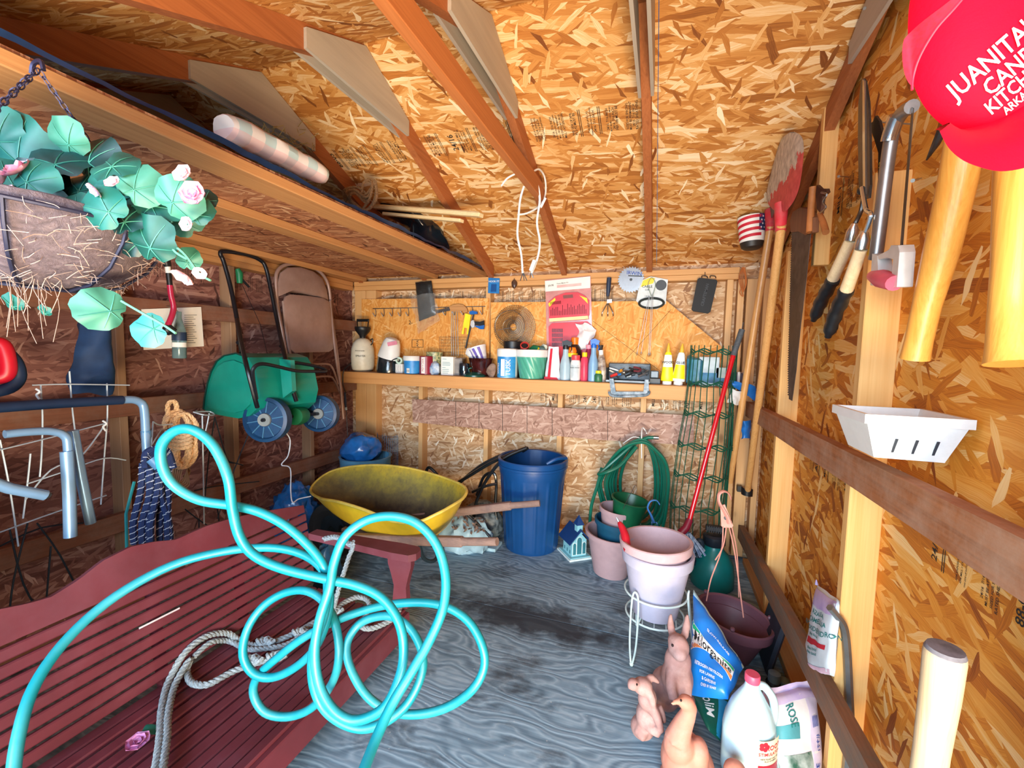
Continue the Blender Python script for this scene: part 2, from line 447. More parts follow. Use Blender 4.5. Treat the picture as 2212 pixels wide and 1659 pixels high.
# ---- left wall
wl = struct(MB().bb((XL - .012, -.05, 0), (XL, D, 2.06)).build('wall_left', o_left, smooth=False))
for y in (.83, 1.44, 2.06, 2.71):
    MB().bb((XL, y - .019, .04), (XL + .089, y + .019, 1.90), .002).build('stud', wood('stud_left', '#a58468', '#8a6a50', 'Z'), wl, smooth=False)
MB().bb((XL, .1, 0), (XL + .089, D - .1, .038), .002).build('sole_plate', railm, wl, smooth=False)
for z0, z1 in ((1.901, 1.938), (1.939, PLT)):
    MB().bb((XL, .1, z0), (XL + .093, 3.20, z1), .002).build('plate', pineY, wl, smooth=False)
for z0, z1 in ((1.545, 1.634), (1.025, 1.114), (.435, .53)):
    MB().bb((XL + .090, .15, z0), (XL + .128, 3.20, z1), .003).build('rail', railm, wl, smooth=False)
# ---- right gable wall
wr = struct(MB().bb((XR, -.05, 0), (XR + .012, D, RZ)).build('wall_right', o_right, smooth=False))
# the gable sheet is cut to the roof slope
wr_me = wr.data
for v in wr_me.vertices:
    if v.co.z > 1: v.co.z = 2.02 if True else v.co.z
MB().prism([(XR, -.05, 2.02), (XR, D, 2.02), (XR, RY, RZ)], (.012, 0, 0)).build('gable_sheet', o_right, wr, smooth=False)
sy1 = aX(1662, 1150, .571).y; sy2 = aX(1872, 620, .571).y
for y, zt in ((sy1, 1.93), (sy2, aX(1990, 326, .62).z), (.80, 1.93)):
    MB().bb((.571, y, .04), (XR, y + .038, zt), .002).build('stud', pineZr, wr, smooth=False)
gp = aX(1771, 380, .602).y
MB().bb((.602, gp, 1.80), (XR, gp + .038, RZ - .12), .002).build('gable_post', pineZr, wr, smooth=False)
MB().bar((.60, 3.2, .25), (.60, .2, .40), .038, .089, bev=.003)
def railbar(pts, z_h, m, name):
    mb = MB()
    (y0, z0), (y1, z1) = pts
    mb.prism([(.533, y0, z0), (.571, y0, z0), (.571, y0, z0 + z_h), (.533, y0, z0 + z_h)], V((0, y1 - y0, z1 - z0)))
    return mb.build(name, m, wr, smooth=False)
pa, pb = aX(1650, 925, .533), aX(2212, 1303, .533)
k = (pb.z - pa.z) / (pb.y - pa.y)
railbar(((3.2, pa.z + k * (3.2 - pa.y)), (.3, pa.z + k * (.3 - pa.y))), .094, railr, 'rail')
pa, pb = aX(1592, 1128, .533), aX(1876, 1659, .533); k = (pb.z - pa.z) / (pb.y - pa.y)
railbar(((3.2, pa.z + k * (3.2 - pa.y) - .09), (.3, pa.z + k * (.3 - pa.y) - .09)), .09, greyw, 'rail')
MB().bb((.571, .1, 0), (XR, D - .1, .038), .002).build('sole_plate', pineY, wr, smooth=False)
# ---- front wall with the open doorway behind the camera
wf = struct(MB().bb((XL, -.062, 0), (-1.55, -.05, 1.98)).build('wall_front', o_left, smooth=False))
# ---- roof
ce = struct(MB().bb((XL - .1, RY - .012, RZ + .012), (XR + .1, RY + .012, RZ + .03)).build('ceiling', mat('ridge_cap', '#3b2e26', .9), smooth=False))
def roof_sheet(x0, x1, ya, yb, name='roof_sheet'):
    MB().prism([(x0, ya, roofz(ya)), (x1, ya, roofz(ya)), (x1, yb, roofz(yb)), (x0, yb, roofz(yb))], (0, 0, .012)).build(name, o_roof, ce, smooth=False)
for xa, xb in ((XL - .05, -1.293), (-1.290, -.072), (-.069, XR + .05)):
    roof_sheet(xa, xb, RY + .004, D + .03)
    roof_sheet(xa, xb, -.05, RY - .004)
def rafter(x, g=1, m=fir):
    c = .096
    ra = None
    mb = MB()
    for ya, yb in ((RY + .0, 3.20), (RY - .0, .1)):
        za, zb = roofz(ya) - .001, roofz(yb) - .001
        mb.prism([(x - .019, ya, za), (x - .019, yb, zb), (x - .019, yb, zb - c), (x - .019, ya, za - c)], (.038, 0, 0))
    ra = mb.build('rafter', m, ce, smooth=False)
    L = .335
    for sx in ((-1, 1) if g == 1 else (-1,)):
        xo = x + (.019 if sx > 0 else -.019 - .013)
        poly = [(xo, RY, RZ - .012), (xo, RY + L, roofz(RY + L) - .02), (xo, RY + L, roofz(RY + L) - .092), (xo, RY - L, roofz(RY - L) - .092), (xo, RY - L, roofz(RY - L) - .02)]
        gm = MB().prism(poly, (.013, 0, 0)).build('gusset', gusm, ra, smooth=False)
    return ra
for x in (-.115, -.715, -1.295, -1.89, -2.52): rafter(x)
rafter(.625, 2)
# the level tie beam beside the second rafter
tb = aX(1168, 412, -.665)
MB().bb((-.694, .1, tb.z - .045), (-.656, tb.y + .03, tb.z + .044), .003).build('tie_beam', wood('tie', '#b9713d', '#9a5628', 'Y', knots=False), ce, smooth=False)
# ---- loft of flat planks and sheet on the plates
lo = thing('storage_loft', 'plank and strand board storage loft under the dark side of the roof', 'loft', (-2.0, 1.6, PLT))
for x0, x1 in ((-1.475, -1.345), (-1.90, -1.79), (XL + .004, XL + .2)):
    MB().bb((x0, .1, PLT + .002), (x1, 3.25, PLT + .04), .003).build('plank', pineY, lo, smooth=False)
for x0, x1 in ((XL, -2.02), (-2.015, -1.36)):
    MB().bb((max(x0, XL + .004), .1, PLT + .041), (x1, 3.25, PLT + .052)).build('deck_sheet', o_loft, lo, smooth=False)
# ---- stamps on the sheets (flat print)
W_ = ['APA', 'RATED SHEATHING', '24/16  7/16 INCH', 'EXPOSURE 1', 'SIZED FOR SPACING', 'ATTENTION', 'PERMANENT', 'MUST BE', 'PRP-108', 'MILL 1', 'THIS SIDE UP', '88-05', 'PS 2-92', 'HUD-UM-40C']
def stamp_row(fn0, par, n, step, rnd, H=.15):
    """rows of small turned stamps along one line; fn0(along, up) -> point"""
    a = 0
    while a < step:
        k = rnd.random()
        if k < .3:
            s = rnd.choice(('APA', '88-05', '24/16', 'MILL 1', 'PS 2-92')); sz = min(.045, H / (.62 * len(s)))
            txt(s, lambda x, y, u=a + .02: fn0(u - y, x), ink, par, sz, 'stamp'); a += .05
        else:
            for j in range(rnd.choice((2, 3, 4, 5))):
                s = rnd.choice(W_); s2 = s
                while len(s2) < 15: s2 += ' ' + rnd.choice(W_)
                txt(s2, lambda x, y, u=a + .007: fn0(u - y, x), ink, par, H / (.58 * len(s2)), 'stamp'); a += .0145
            a += .012
        if rnd.random() < .5:
            for w in (0, .008):
                mb = MB(); mb.add([fn0(a + w, -H / 2), fn0(a + w + .003, -H / 2), fn0(a + w + .003, H / 2), fn0(a + w, H / 2)], [(0, 1, 2, 3)])
                mb.build('stamp', ink, par, smooth=False)
            a += .03
        a += rnd.uniform(0, .03)
rn = random.Random(5)
ry0 = aY(1300, 250, 2.3)
yr = None
for yy in [2.0 + .01 * i for i in range(100)]:
    p = aY(1290, 262, yy)
    if p.z > roofz(yy): break
    yr = yy
def on_roof(x0):
    return lambda u, w: V((x0 + u, yr - w * .92, roofz(yr - w * .92) - .0015))
roof_kids = [c for c in ce.children if c.name.startswith('roof_sheet')]
stamp_row(on_roof(-2.05), roof_kids[0], 40, .65, rn)
stamp_row(on_roof(-1.25), roof_kids[2], 40, .50, rn)
stamp_row(on_roof(-.66), roof_kids[2], 40, .52, rn)
def on_back(x0, z0): return lambda u, w: V((x0 + u, D - .0012, z0 + w))
for x0, x1, z0 in ((-2.3, -1.97, 1.83), (-1.88, -1.35, 1.83), (-1.28, -.76, 1.82), (-.68, -.30, 1.82), (-.9 - .0, -.75, 1.06), (-.67, -.17, 1.06), (-.07, .36, 1.06)):
    stamp_row(on_back(x0, z0), wb, 40, x1 - x0 - .04, rn, .11)
def on_left(y0, z0): return lambda u, w: V((XL + .0012, y0 + u, z0 + w))
for y0, y1 in ((1.48, 2.0), (2.1, 2.66), (2.76, 3.2)): stamp_row(on_left(y0, 1.82), wl, 30, y1 - y0 - .05, rn, .10)
def on_right(y0, z0): return lambda u, w: V((XR - .0012, y0 - u, z0 + w))
stamp_row(on_right(1.35, .94), wr, 30, .62, rn, .10)
stamp_row(on_right(2.3, .94), wr, 20, .5, rn, .10)
stamp_row(on_right(2.2, 2.05), wr, 20, .25, rn)
# ================================================================== BENCH SWING, HOSE, ROPES
maroon = mat('maroon_paint', '#662a35', .55, var=.14, scale=5, dirt='#855a68', dirt_amt=.35)
rope_g = mat('grey_rope', '#8d9ba3', .9, scale=160, var=.3, bump=.002)
seat_z, fx, bx, ye, yn = .20, -1.063, -1.60, 1.665, .12
bn = thing('porch_swing', 'maroon slatted wooden porch swing seat resting on the plywood floor', 'swing', (-1.35, .9, 0))
ns = 12
for i in range(ns):
    t = i / (ns - 1); x = fx - .028 - t * .515; z = seat_z - .012 - .025 * math.sin(math.pi * min(1, t * 1.1)) * .9
    MB().box((x, (ye + yn) / 2, z), (.038, ye - yn, .018), M.Rotation(R(-4 + 8 * t), 3, 'Y'), .004).build('seat_slat', maroon, bn, smooth=False)
ba = V((bx, 0, seat_z + .01)); bd = V((-.16, 0, .985)).normalized()     # back plane, leaning away
bnm = V((bd.z, 0, -bd.x))
nb = 8
for i in range(nb):
    s = .02 + i * .0435
    c = ba + bd * (s + .018); 
    MB().box((c.x, (ye + yn) / 2, c.z), (.016, ye - yn, .0345), M.Rotation(math.atan2(bd.x, bd.z), 3, 'Y'), .004).build('back_slat', maroon, bn, smooth=False)
# scalloped crest board
def on_back(px, py):
    d = ray(px, py); return CAM + d * ((ba + V((0, 0, 0)) - CAM).dot(bnm) / d.dot(bnm))
S0 = .02 + nb * .0435
cpx = [(-160, 1345), (-80, 1330), (0, 1316), (60, 1304), (112, 1289), (171, 1252), (223, 1211), (283, 1181), (335, 1170), (380, 1166), (415, 1150), (447, 1136), (506, 1118), (581, 1103), (640, 1094), (692, 1086)]
cys = sorted([(p.y, (p - ba).dot(bd) - S0) for p in (on_back(*c_) for c_ in cpx)])
def crest(y):
    if y <= cys[0][0]: return cys[0][1]
    for (y0_, s0_), (y1_, s1_) in zip(cys, cys[1:]):
        if y <= y1_: return max(.03, s0_ + (s1_ - s0_) * (y - y0_) / (y1_ - y0_))
    return max(.03, cys[-1][1])
NY = 80; top = []; low = []
for i in range(NY + 1):
    y = yn + (ye - yn) * i / NY
    s0 = S0
    top.append(ba + bd * (s0 + crest(y)) + V((0, y, 0))); low.append(ba + bd * s0 + V((0, y, 0)))
mb = MB()
n_ = NY + 1; th = bnm * .018
vs = low + top + [p - th for p in low] + [p - th for p in top]
fs = []
for i in range(NY):
    a, b, c_, d_ = i, i + 1, n_ + i + 1, n_ + i
    fs += [(a, b, c_, d_), (2 * n_ + b, 2 * n_ + a, 2 * n_ + d_, 2 * n_ + c_), (d_, c_, 2 * n_ + c_, 2 * n_ + d_), (b, a, 2 * n_ + a, 2 * n_ + b)]
fs += [(0, n_, 3 * n_, 2 * n_), (NY, 2 * n_ + NY, 3 * n_ + NY, n_ + NY)]
mb.add(vs, fs).build('crest_board', maroon, bn, ang=50)
MB().bb((fx - .012, yn, seat_z - .112), (fx + .012, ye, seat_z - .012), .004).build('front_apron', maroon, bn, smooth=False)
for y in (yn + .03, .55, .98, 1.30, ye - .05):
    MB().bb((bx - .06, y - .018, seat_z - .115), (fx - .013, y + .018, seat_z - .052), .003).build('seat_rib', maroon, bn, smooth=False)
    MB().bar(ba + V((-.014, y, -.12)) , ba + bd * .40 + V((-.022, y, 0)), .03, .026, (0, 1, 0)).build('back_rib', maroon, bn, smooth=False)
for y in (yn - .02, ye + .01):
    az = seat_z + .245
    mb = MB(); pl = []
    for (x, dy) in ((bx - .02, -.028), (fx - .28, -.040), (fx - .06, -.052), (fx + .025, -.048), (fx + .05, -.02), (fx + .05, .02), (fx + .025, .048), (fx - .06, .052), (fx - .28, .040), (bx - .02, .028)):
        pl.append((x, y + dy, az))
    mb.prism(pl, (0, 0, .032)).build('armrest', maroon, bn, smooth=False)
    mb = MB()
    prof = [(.045, 0), (.04, .05), (.036, .10), (.05, .15), (.068, .2), (.07, .24)]
    xa = fx - .035
    pl = [(xa - w, y - .016, seat_z + .003 + h) for w, h in prof] + [(xa + w * .8, y - .016, seat_z + .003 + h) for w, h in prof[::-1]]
    mb.prism(pl, (0, .032, 0)).build('arm_post', maroon, bn, smooth=False)
wp0, wp1 = on_back(295, 1357) + bnm * .013, on_back(383, 1313) + bnm * .013
MB().bar(wp0, wp1, .006, .001, bnm).build('paint_scrape', mat('scrape_white', '#c9c3cc', .7), bn, smooth=False)
# hose: one stiff turquoise garden hose in open coils on and above the seat (pixel, distance)
turq = mat('turquoise_hose', '#0b8797', .38, var=.06, scale=6, dirt='#8fd6d8', dirt_amt=.18)
hp = [(25, 1720, .86), (38, 1600, .90), (75, 1480, .96), (150, 1375, 1.04), (250, 1288, 1.12), (370, 1222, 1.20), (480, 1192, 1.26), (580, 1183, 1.29), (650, 1196, 1.29), (695, 1228, 1.27), (712, 1280, 1.25), (706, 1340, 1.24), (682, 1398, 1.25), (640, 1440, 1.27), (590, 1463, 1.28), (548, 1455, 1.28), (525, 1415, 1.28), (534, 1360, 1.29), (566, 1312, 1.31), (612, 1282, 1.32), (660, 1276, 1.31), (700, 1300, 1.29), (725, 1350, 1.26), (732, 1420, 1.24), (715, 1480, 1.26), (672, 1530, 1.29), (620, 1548, 1.30), (572, 1538, 1.30), (548, 1500, 1.30), (556, 1462, 1.30), (600, 1420, 1.29), (660, 1375, 1.28), (740, 1335, 1.28), (820, 1310, 1.28), (900, 1301, 1.26), (962, 1310, 1.24), (1010, 1340, 1.22), (1040, 1390, 1.20), (1046, 1440, 1.19), (1020, 1490, 1.18), (965, 1528, 1.19), (900, 1543, 1.20), (840, 1535, 1.21), (790, 1500, 1.22), (756, 1440, 1.24), (750, 1390, 1.26), (774, 1350, 1.28), (810, 1333, 1.28), (850, 1333, 1.27), (888, 1360, 1.25), (912, 1410, 1.22), (910, 1460, 1.20), (880, 1520, 1.18), (835, 1558, 1.17), (785, 1574, 1.17), (735, 1560, 1.17), (695, 1525, 1.18), (675, 1470, 1.18), (677, 1400, 1.18), (700, 1330, 1.17), (708, 1270, 1.16), (700, 1225, 1.15), (672, 1185, 1.15), (620, 1138, 1.14), (560, 1106, 1.13), (500, 1092, 1.12), (430, 1080, 1.10), (375, 1048, 1.08), (350, 1005, 1.06), (350, 960, 1.05), (380, 930, 1.05), (420, 930, 1.05), (462, 965, 1.06), (492, 1030, 1.07), (502, 1100, 1.085), (518, 1160, 1.10), (550, 1200, 1.11), (610, 1228, 1.12), (700, 1250, 1.125), (770, 1265, 1.12), (825, 1292, 1.11), (862, 1345, 1.10), (872, 1410, 1.09), (860, 1470, 1.08), (828, 1530, 1.07), (770, 1556, 1.07), (722, 1535, 1.07), (690, 1480, 1.08), (680, 1410, 1.09), (690, 1340, 1.10), (712, 1270, 1.11), (722, 1215, 1.12), (745, 1160, 1.13), (790, 1125, 1.14), (845, 1115, 1.14), (900, 1130, 1.13), (942, 1175, 1.12), (962, 1240, 1.10), (958, 1310, 1.08), (930, 1380, 1.06), (890, 1450, 1.03), (848, 1520, 1.0), (815, 1590, .96), (785, 1665, .90), (760, 1730, .85)]
P = spl([aD(a, b, d) for a, b, d in hp], 5)
ho = MB().tube(P, .0120, 10).build('garden_hose', turq)
tag(ho, 'turquoise garden hose in loose open coils on and above the maroon swing seat', 'hose')
# swing ropes: laid rope tied at the arm and lying over the seat
def laid(path, r, strands=3, pitch=.05, n=6):
    P = spl(path, 10); mb = MB(); L = 0; acc = [0]
    for i in range(1, len(P)): L += (P[i] - P[i - 1]).length; acc.append(L)
    m = max(8, int(L / (pitch / 8)))
    Q = []; j = 0
    for i in range(m + 1):
        d = L * i / m
        while j < len(acc) - 2 and acc[j + 1] < d: j += 1
        t = (d - acc[j]) / max(1e-9, acc[j + 1] - acc[j]); Q.append((P[j].lerp(P[j + 1], min(1, max(0, t))), d))
    for s in range(strands):
        pts = []
        for i, (p, d) in enumerate(Q):
            tg = (Q[min(i + 1, m)][0] - Q[max(i - 1, 0)][0]).normalized(); a = tg.orthogonal().normalized()
            h = V((0, 0, 1)) if abs(tg.z) < .9 else V((1, 0, 0)); a = h.cross(tg).normalized(); b = tg.cross(a)
            th = 2 * math.pi * (d / pitch + s / strands)
            pts.append(p + (a * math.cos(th) + b * math.sin(th)) * r * .52)
        mb.tube(pts, r * .58, n)
    return mb
def seatp(px, py, dz=.012):
    p = aZ(px, py, seat_z + dz); o_ = ba + bnm * (.012 + dz * .5); d = ray(px, py); b_ = CAM + d * ((o_ - CAM).dot(bnm) / d.dot(bnm))
    return b_ if (b_ - CAM).length < (p - CAM).length else p
sr = thing('swing_rope', 'grey twisted rope tied round the swing armrest and looped over its seat', 'rope', seatp(620, 1400))
laid([aD(750, 1172, 1.95), aD(762, 1180, 1.93), aD(755, 1200, 1.93), aD(742, 1240, 1.88), aD(728, 1285, 1.84), seatp(722, 1310, .05), seatp(720, 1330)], .010).build('rope_tail', rope_g, sr)
laid([aD(700, 1164, 2.0), aD(724, 1160, 1.98), aD(745, 1168, 1.95), aD(756, 1176, 1.93), aD(764, 1172, 1.92)], .012).build('arm_hitch', rope_g, sr)
laid([seatp(722, 1322, .03), seatp(742, 1303, .03), seatp(772, 1290, .03), seatp(795, 1298, .03), seatp(797, 1320, .02), seatp(780, 1350, .015), seatp(800, 1358, .012), seatp(835, 1345, .012), seatp(858, 1328, .02), seatp(866, 1305, .03)], .011).build('rope_loop', rope_g, sr)
laid([seatp(330, 1700), seatp(345, 1600), seatp(350, 1530), seatp(365, 1470), seatp(400, 1410), seatp(445, 1375), seatp(490, 1368), seatp(520, 1385), seatp(560, 1395), seatp(610, 1380), seatp(655, 1358), seatp(690, 1338), seatp(722, 1322)], .011).build('rope_run', rope_g, sr)
laid([seatp(345, 1700, .014), seatp(360, 1600, .014), seatp(363, 1545, .014), seatp(378, 1480, .016), seatp(410, 1425, .02), seatp(404, 1450), seatp(415, 1475), seatp(450, 1478), seatp(500, 1452), seatp(545, 1435), seatp(590, 1422)], .011).build('rope_run', rope_g, sr)
laid([seatp(420, 1418), seatp(455, 1388), seatp(495, 1385), seatp(535, 1402), seatp(580, 1400), seatp(620, 1392), seatp(660, 1368)], .010).build('rope_run', rope_g, sr)
for px, py in ((575, 1386), (598, 1418), (652, 1366), (548, 1425), (724, 1318)):
    mb = MB(); c = seatp(px, py, .02)
    for k in range(3): mb.tube([c + V((math.cos(a) * .022, math.sin(a) * .013, .008 * math.sin(2 * a + k)) ) + V((.012 * (k - 1), .006 * (k - 1), 0)) for a in [i * math.pi / 6 for i in range(12)]], .0085, 6, closed=True)
    mb.build('knot', rope_g, sr)
# fallen artificial blossom on the seat
lf = mat('leaf_dark', '#14705f', .5, scale=30, var=.2); pk = mat('petal_pink', '#e8a0bc', .6, scale=30, var=.15); pkl = mat('petal_pale', '#f2ccd6', .6, scale=30, var=.08)
def petals(mb, c, nrm, r, rings=3, n=6):
    T = zframe(c, nrm)
    for k in range(rings):
        for i in range(n - k):
            a = 2 * math.pi * i / (n - k) + k * .6
            rr = r * (1 - .28 * k); tilt = .25 + .35 * k
            def fn(u, v, a=a, rr=rr, tilt=tilt):
                w = (v - .5) * 1.25 * math.sin(math.pi * min(1, .12 + u * .88)) ** .7 * rr
                h = rr * (.15 + .85 * u); x = h * math.cos(tilt * u); z = h * math.sin(tilt * u) + .15 * rr * (abs(v - .5) * 2) ** 2 + k * .08 * rr
                return T @ V((x * math.cos(a) - w * math.sin(a), x * math.sin(a) + w * math.cos(a), z))
            mb.grid(fn, 4, 4)
    return mb
bl = thing('fallen_blossom', 'mauve pink artificial blossom lying on the maroon swing seat', 'flower', seatp(300, 1605, 0))
petals(MB(), seatp(298, 1606, .012), (.1, -.1, 1), .032).build('blossom', mat('petal_mauve', '#c07fb4', .6), bl)
c = seatp(325, 1578, .012)
MB().grid(lambda u, v: c + V(((u - .5) * .05, (v - .5) * .04 * math.sin(math.pi * (.1 + .8 * u)), .008 * math.sin(3 * u + 2 * v))), 5, 4).build('leaf', lf, bl)
# ================================================================== BACK WALL: SHELF, PANELS, HUNG THINGS
white = mat('white_plastic', '#e8e8e4', .45, var=.04); black = mat('black_plastic', '#15171a', .42, var=.2); dgrey = mat('dark_grey', '#3a3f44', .5)
steel = mat('steel', '#8d9296', .32, .9, dirt='#6d655c', dirt_amt=.5); wire_m = mat('wire_grey', '#8a8580', .4, .8); red = mat('red_plastic', '#c8142e', .4, var=.06)
redmould = mat('red_mould', '#cf3040', .4, var=.06); yellow = mat('yellow_plastic', '#efd21c', .45, var=.05); blue = mat('blue_plastic', '#1560b4', .42, var=.08)
green = mat('green_plastic', '#0f6b45', .42, var=.08); cardw = mat('white_card', '#ecebe6', .7, var=.03); clear = mat('clear_film', '#e8eef0', .12, trans=.6, alpha=.26)
inkb = mat('print_black', '#17181b', .7); inkblue = mat('print_blue', '#1f4aa0', .6); inkred = mat('print_red', '#c41f33', .6); inkpink = mat('print_pink', '#e48fa4', .6)
SZ = 1.20; SF = 3.02
sh = thing('wall_shelf', 'long pine plank shelf across the back wall', 'shelf', (-1.05, 3.1, SZ - .09))
sxl, sxr = aY(741, 812, SF).x, aY(1590, 838, SF).x
MB().bb((sxl, SF - .038, SZ - .096), (sxr, SF - .0005, SZ - .003), .003).build('front_rail', wood('shelf_pine', '#d9a063', '#c4864a', 'X'), sh, smooth=False)
MB().bb((sxl + .0, SF, SZ - .018), (sxr, 3.195, SZ), .002).build('shelf_board', wood('shelf_board', '#b5865a', '#98693f', 'X'), sh, smooth=False)
# strand-board hanging panels
pa_ = MB().pY([(781, 646), (1056, 644), (1056, 815), (781, 800)], 3.199, .011).build('strand_board', o_peg, smooth=False); tag(pa_, 'orange strand board panel with the hook strip, above the shelf', 'panel')
pb_ = MB().pY([(1060, 653), (1440, 650), (1558, 748), (1558, 832), (1060, 815)], 3.199, .011).build('strand_board', o_peg, smooth=False); tag(pb_, 'orange strand board panel with one sloping corner, above the shelf', 'panel')
mb = MB()
for a, b in (((1280, 693), (1440, 812)), ((1450, 668), (1340, 790)), ((1062, 690), (1150, 655)), ((1200, 740), (1240, 815))):
    p, q_ = aY(*a, 3.1985), aY(*b, 3.1985); mb.bar(p, q_, .0025, .001, (0, 1, 0))
o_ = mb.build('saw_line', mat('pencil', '#6b4420', .8), pb_, smooth=False); o_['kind'] = 'stuff'
for cx, cy in ((902, 742),):
    mb = MB()
    for dx, dy, w, h in ((0, -8, 24, 1), (0, 8, 24, 1), (-12, 0, 1, 17), (12, 0, 1, 17)): mb.pY([(cx + dx - w / 2, cy + dy - h / 2), (cx + dx + w / 2, cy + dy - h / 2), (cx + dx + w / 2, cy + dy + h / 2), (cx + dx - w / 2, cy + dy + h / 2)], 3.1982, .0005)
    mb.build('stamp', ink, pa_, smooth=False)
txt('APA', flat(aY(902, 742, 3.198), (0, 0, 1), (-1, 0, 0)), ink, pa_, .03, 'stamp'); txt('2-', flat(aY(887, 697, 3.198), (1, 0, 0), (0, 0, 1)), ink, pa_, .045, 'stamp')
# hook strip
hk = thing('hook_strip', 'grey wire hook strip along the orange panel', 'hooks', aY(930, 668, 3.195))
MB().pY([(805, 666), (1048, 661), (1048, 662.5), (805, 667.5)], 3.193, .004).build('strip', steel, hk, smooth=False)
for x in (811, 829, 847, 865, 882, 962, 982, 1001, 1020, 1042):
    y = 667 - (x - 805) * .02
    MB().tube(spl([aY(x, y, 3.192), aY(x + 1, y + 12, 3.186), aY(x - 1, y + 17, 3.172), aY(x - 6, y + 9, 3.160)], 4), .0030, 6).build('hook', steel, hk)
# wrapped black bit holder in a clear bag
c0 = aY(915, 645, 3.185)
bw = thing('wrapped_case', 'black tool case wrapped in clear plastic, hung above the hook strip', 'case', c0)
bagm = mat('bagged_black', '#1d2528', .22, var=.35, scale=40, bump=.004, coat=.6)
def pillow(O, U, W, Nn, t, nu=14, nv=18, p=.55, back=True, flatv=0):
    """stuffed-bag surface: O corner, U and W full edges, Nn bulge direction"""
    O, U, W, Nn = V(O), V(U), V(W), V(Nn).normalized()
    def bul(u, v): return (max(0, 1 - abs(2 * u - 1) ** 2.6) * max(0, 1 - abs(2 * v - 1) ** 3.2)) ** p
    f = lambda u, v: O + U * u + W * v + Nn * (t * bul(u, v))
    g = lambda u, v: O + U * u + W * v - Nn * (t * bul(u, v) * (1 if back else 0))
    mb = MB(); mb.grid(lambda v, u: f(u, v), nv, nu); mb.grid(lambda u, v: g(u, v), nu, nv)
    return mb, f
p = [aY(a, b, 3.17) for a, b in ((897, 610), (932, 606), (905, 694), (942, 680))]
mb = MB()
def qf(u, v, t=.02):
    q_ = (p[0] * (1 - u) + p[1] * u) * (1 - v) + (p[2] * (1 - u) + p[3] * u) * v
    return q_ + V((0, -t * (max(0, 1 - (2 * u - 1) ** 4) * max(0, 1 - (2 * v - 1) ** 6)) ** .5, 0))
mb.grid(lambda v, u: qf(u, v), 16, 10); mb.grid(lambda u, v: qf(u, v, -.012), 10, 16)
mb.jig(.003, 30); mb.build('case', bagm, bw)
mb = MB(); p2 = [aY(a, b, 3.16) for a, b in ((886, 640), (940, 632), (905, 722), (950, 692))]
mb.grid(lambda v, u: (p2[0] * (1 - u) + p2[1] * u) * (1 - v) + (p2[2] * (1 - u) + p2[3] * u) * v + V((0, -.03 * math.sin(math.pi * u) * (1 - .6 * v), 0)), 14, 10); mb.jig(.012, 18)
mb.build('clear_bag', clear, bw)
# scraper with wooden handle
sc = thing('keyhole_saw', 'small keyhole saw with a curved tan wooden handle on the hooks', 'saw', aY(990, 668, 3.17))
MB().pY([(942, 671), (971, 664), (972, 671), (943, 677)], 3.172, .002).build('blade', steel, sc, smooth=False)
MB().pY([(970, 663), (978, 659), (990, 657), (1001, 659), (1008, 666), (1010, 674), (1003, 676), (998, 671), (994, 676), (984, 673), (974, 673)], 3.165, .018).build('handle', wood('tan_handle', '#c8935c', '#a87442', 'X', knots=False), sc, smooth=False)
# hinged wire grill basket
gb = thing('grill_basket', 'wire grill basket with long twin handles on the orange panel', 'basket', aY(985, 780, 3.17))
mb = MB()
for x in (975, 979, 984, 989): mb.tube([aY(x + 4 * (x - 981) * -.02, 673, 3.165), aY(x, 735, 3.165), aY(x + 1, 768, 3.165)], .0022, 6)
mb.build('handles', steel, gb)
mb = MB()
for i in range(15): x = 949 + i * 4.1; mb.tube([aY(x, 728, 3.168), aY(x + 1, 786, 3.168)], .0011, 4)
for j in range(9): y = 728 + j * 6.5; mb.tube([aY(949, y, 3.167), aY(1008, y, 3.167)], .0011, 4)
o = mb.build('wire_grid', wire_m, gb); o['kind'] = 'stuff'
# quick clamp on its yellow card
qc = thing('bar_clamp', 'blue and black bar clamp on a yellow card', 'clamp', aY(1020, 720, 3.17))
MB().pY([(1005, 677), (1017, 680), (1011, 722), (1008, 722), (1009, 709), (1003, 708), (1001, 722), (997, 721)], 3.168, .003).build('card', mat('yellow_card', '#f2e32a', .6), qc, smooth=False)
MB().bar(aY(1024, 676, 3.155), aY(1006, 752, 3.155), .008, .016, (0, 1, 0)).build('bar', dgrey, qc, smooth=False)
MB().pY([(1013, 674), (1020, 671), (1030, 673), (1030, 678), (1021, 679), (1015, 679)], 3.145, .022).build('jaw', blue, qc, smooth=False)
MB().pY([(1017, 694), (1022, 691), (1025, 698), (1024, 707), (1019, 708), (1016, 702)], 3.14, .026).build('slide', mat('clamp_grey', '#c9cdd2', .5), qc, smooth=False)
MB().pY([(1025, 694), (1037, 695), (1045, 692), (1045, 702), (1036, 703), (1026, 702)], 3.145, .016).build('handle', black, qc, smooth=False)
MB().pY([(1025, 703), (1036, 704), (1046, 702), (1044, 711), (1037, 711), (1029, 707)], 3.145, .016).build('trigger', blue, qc, smooth=False)
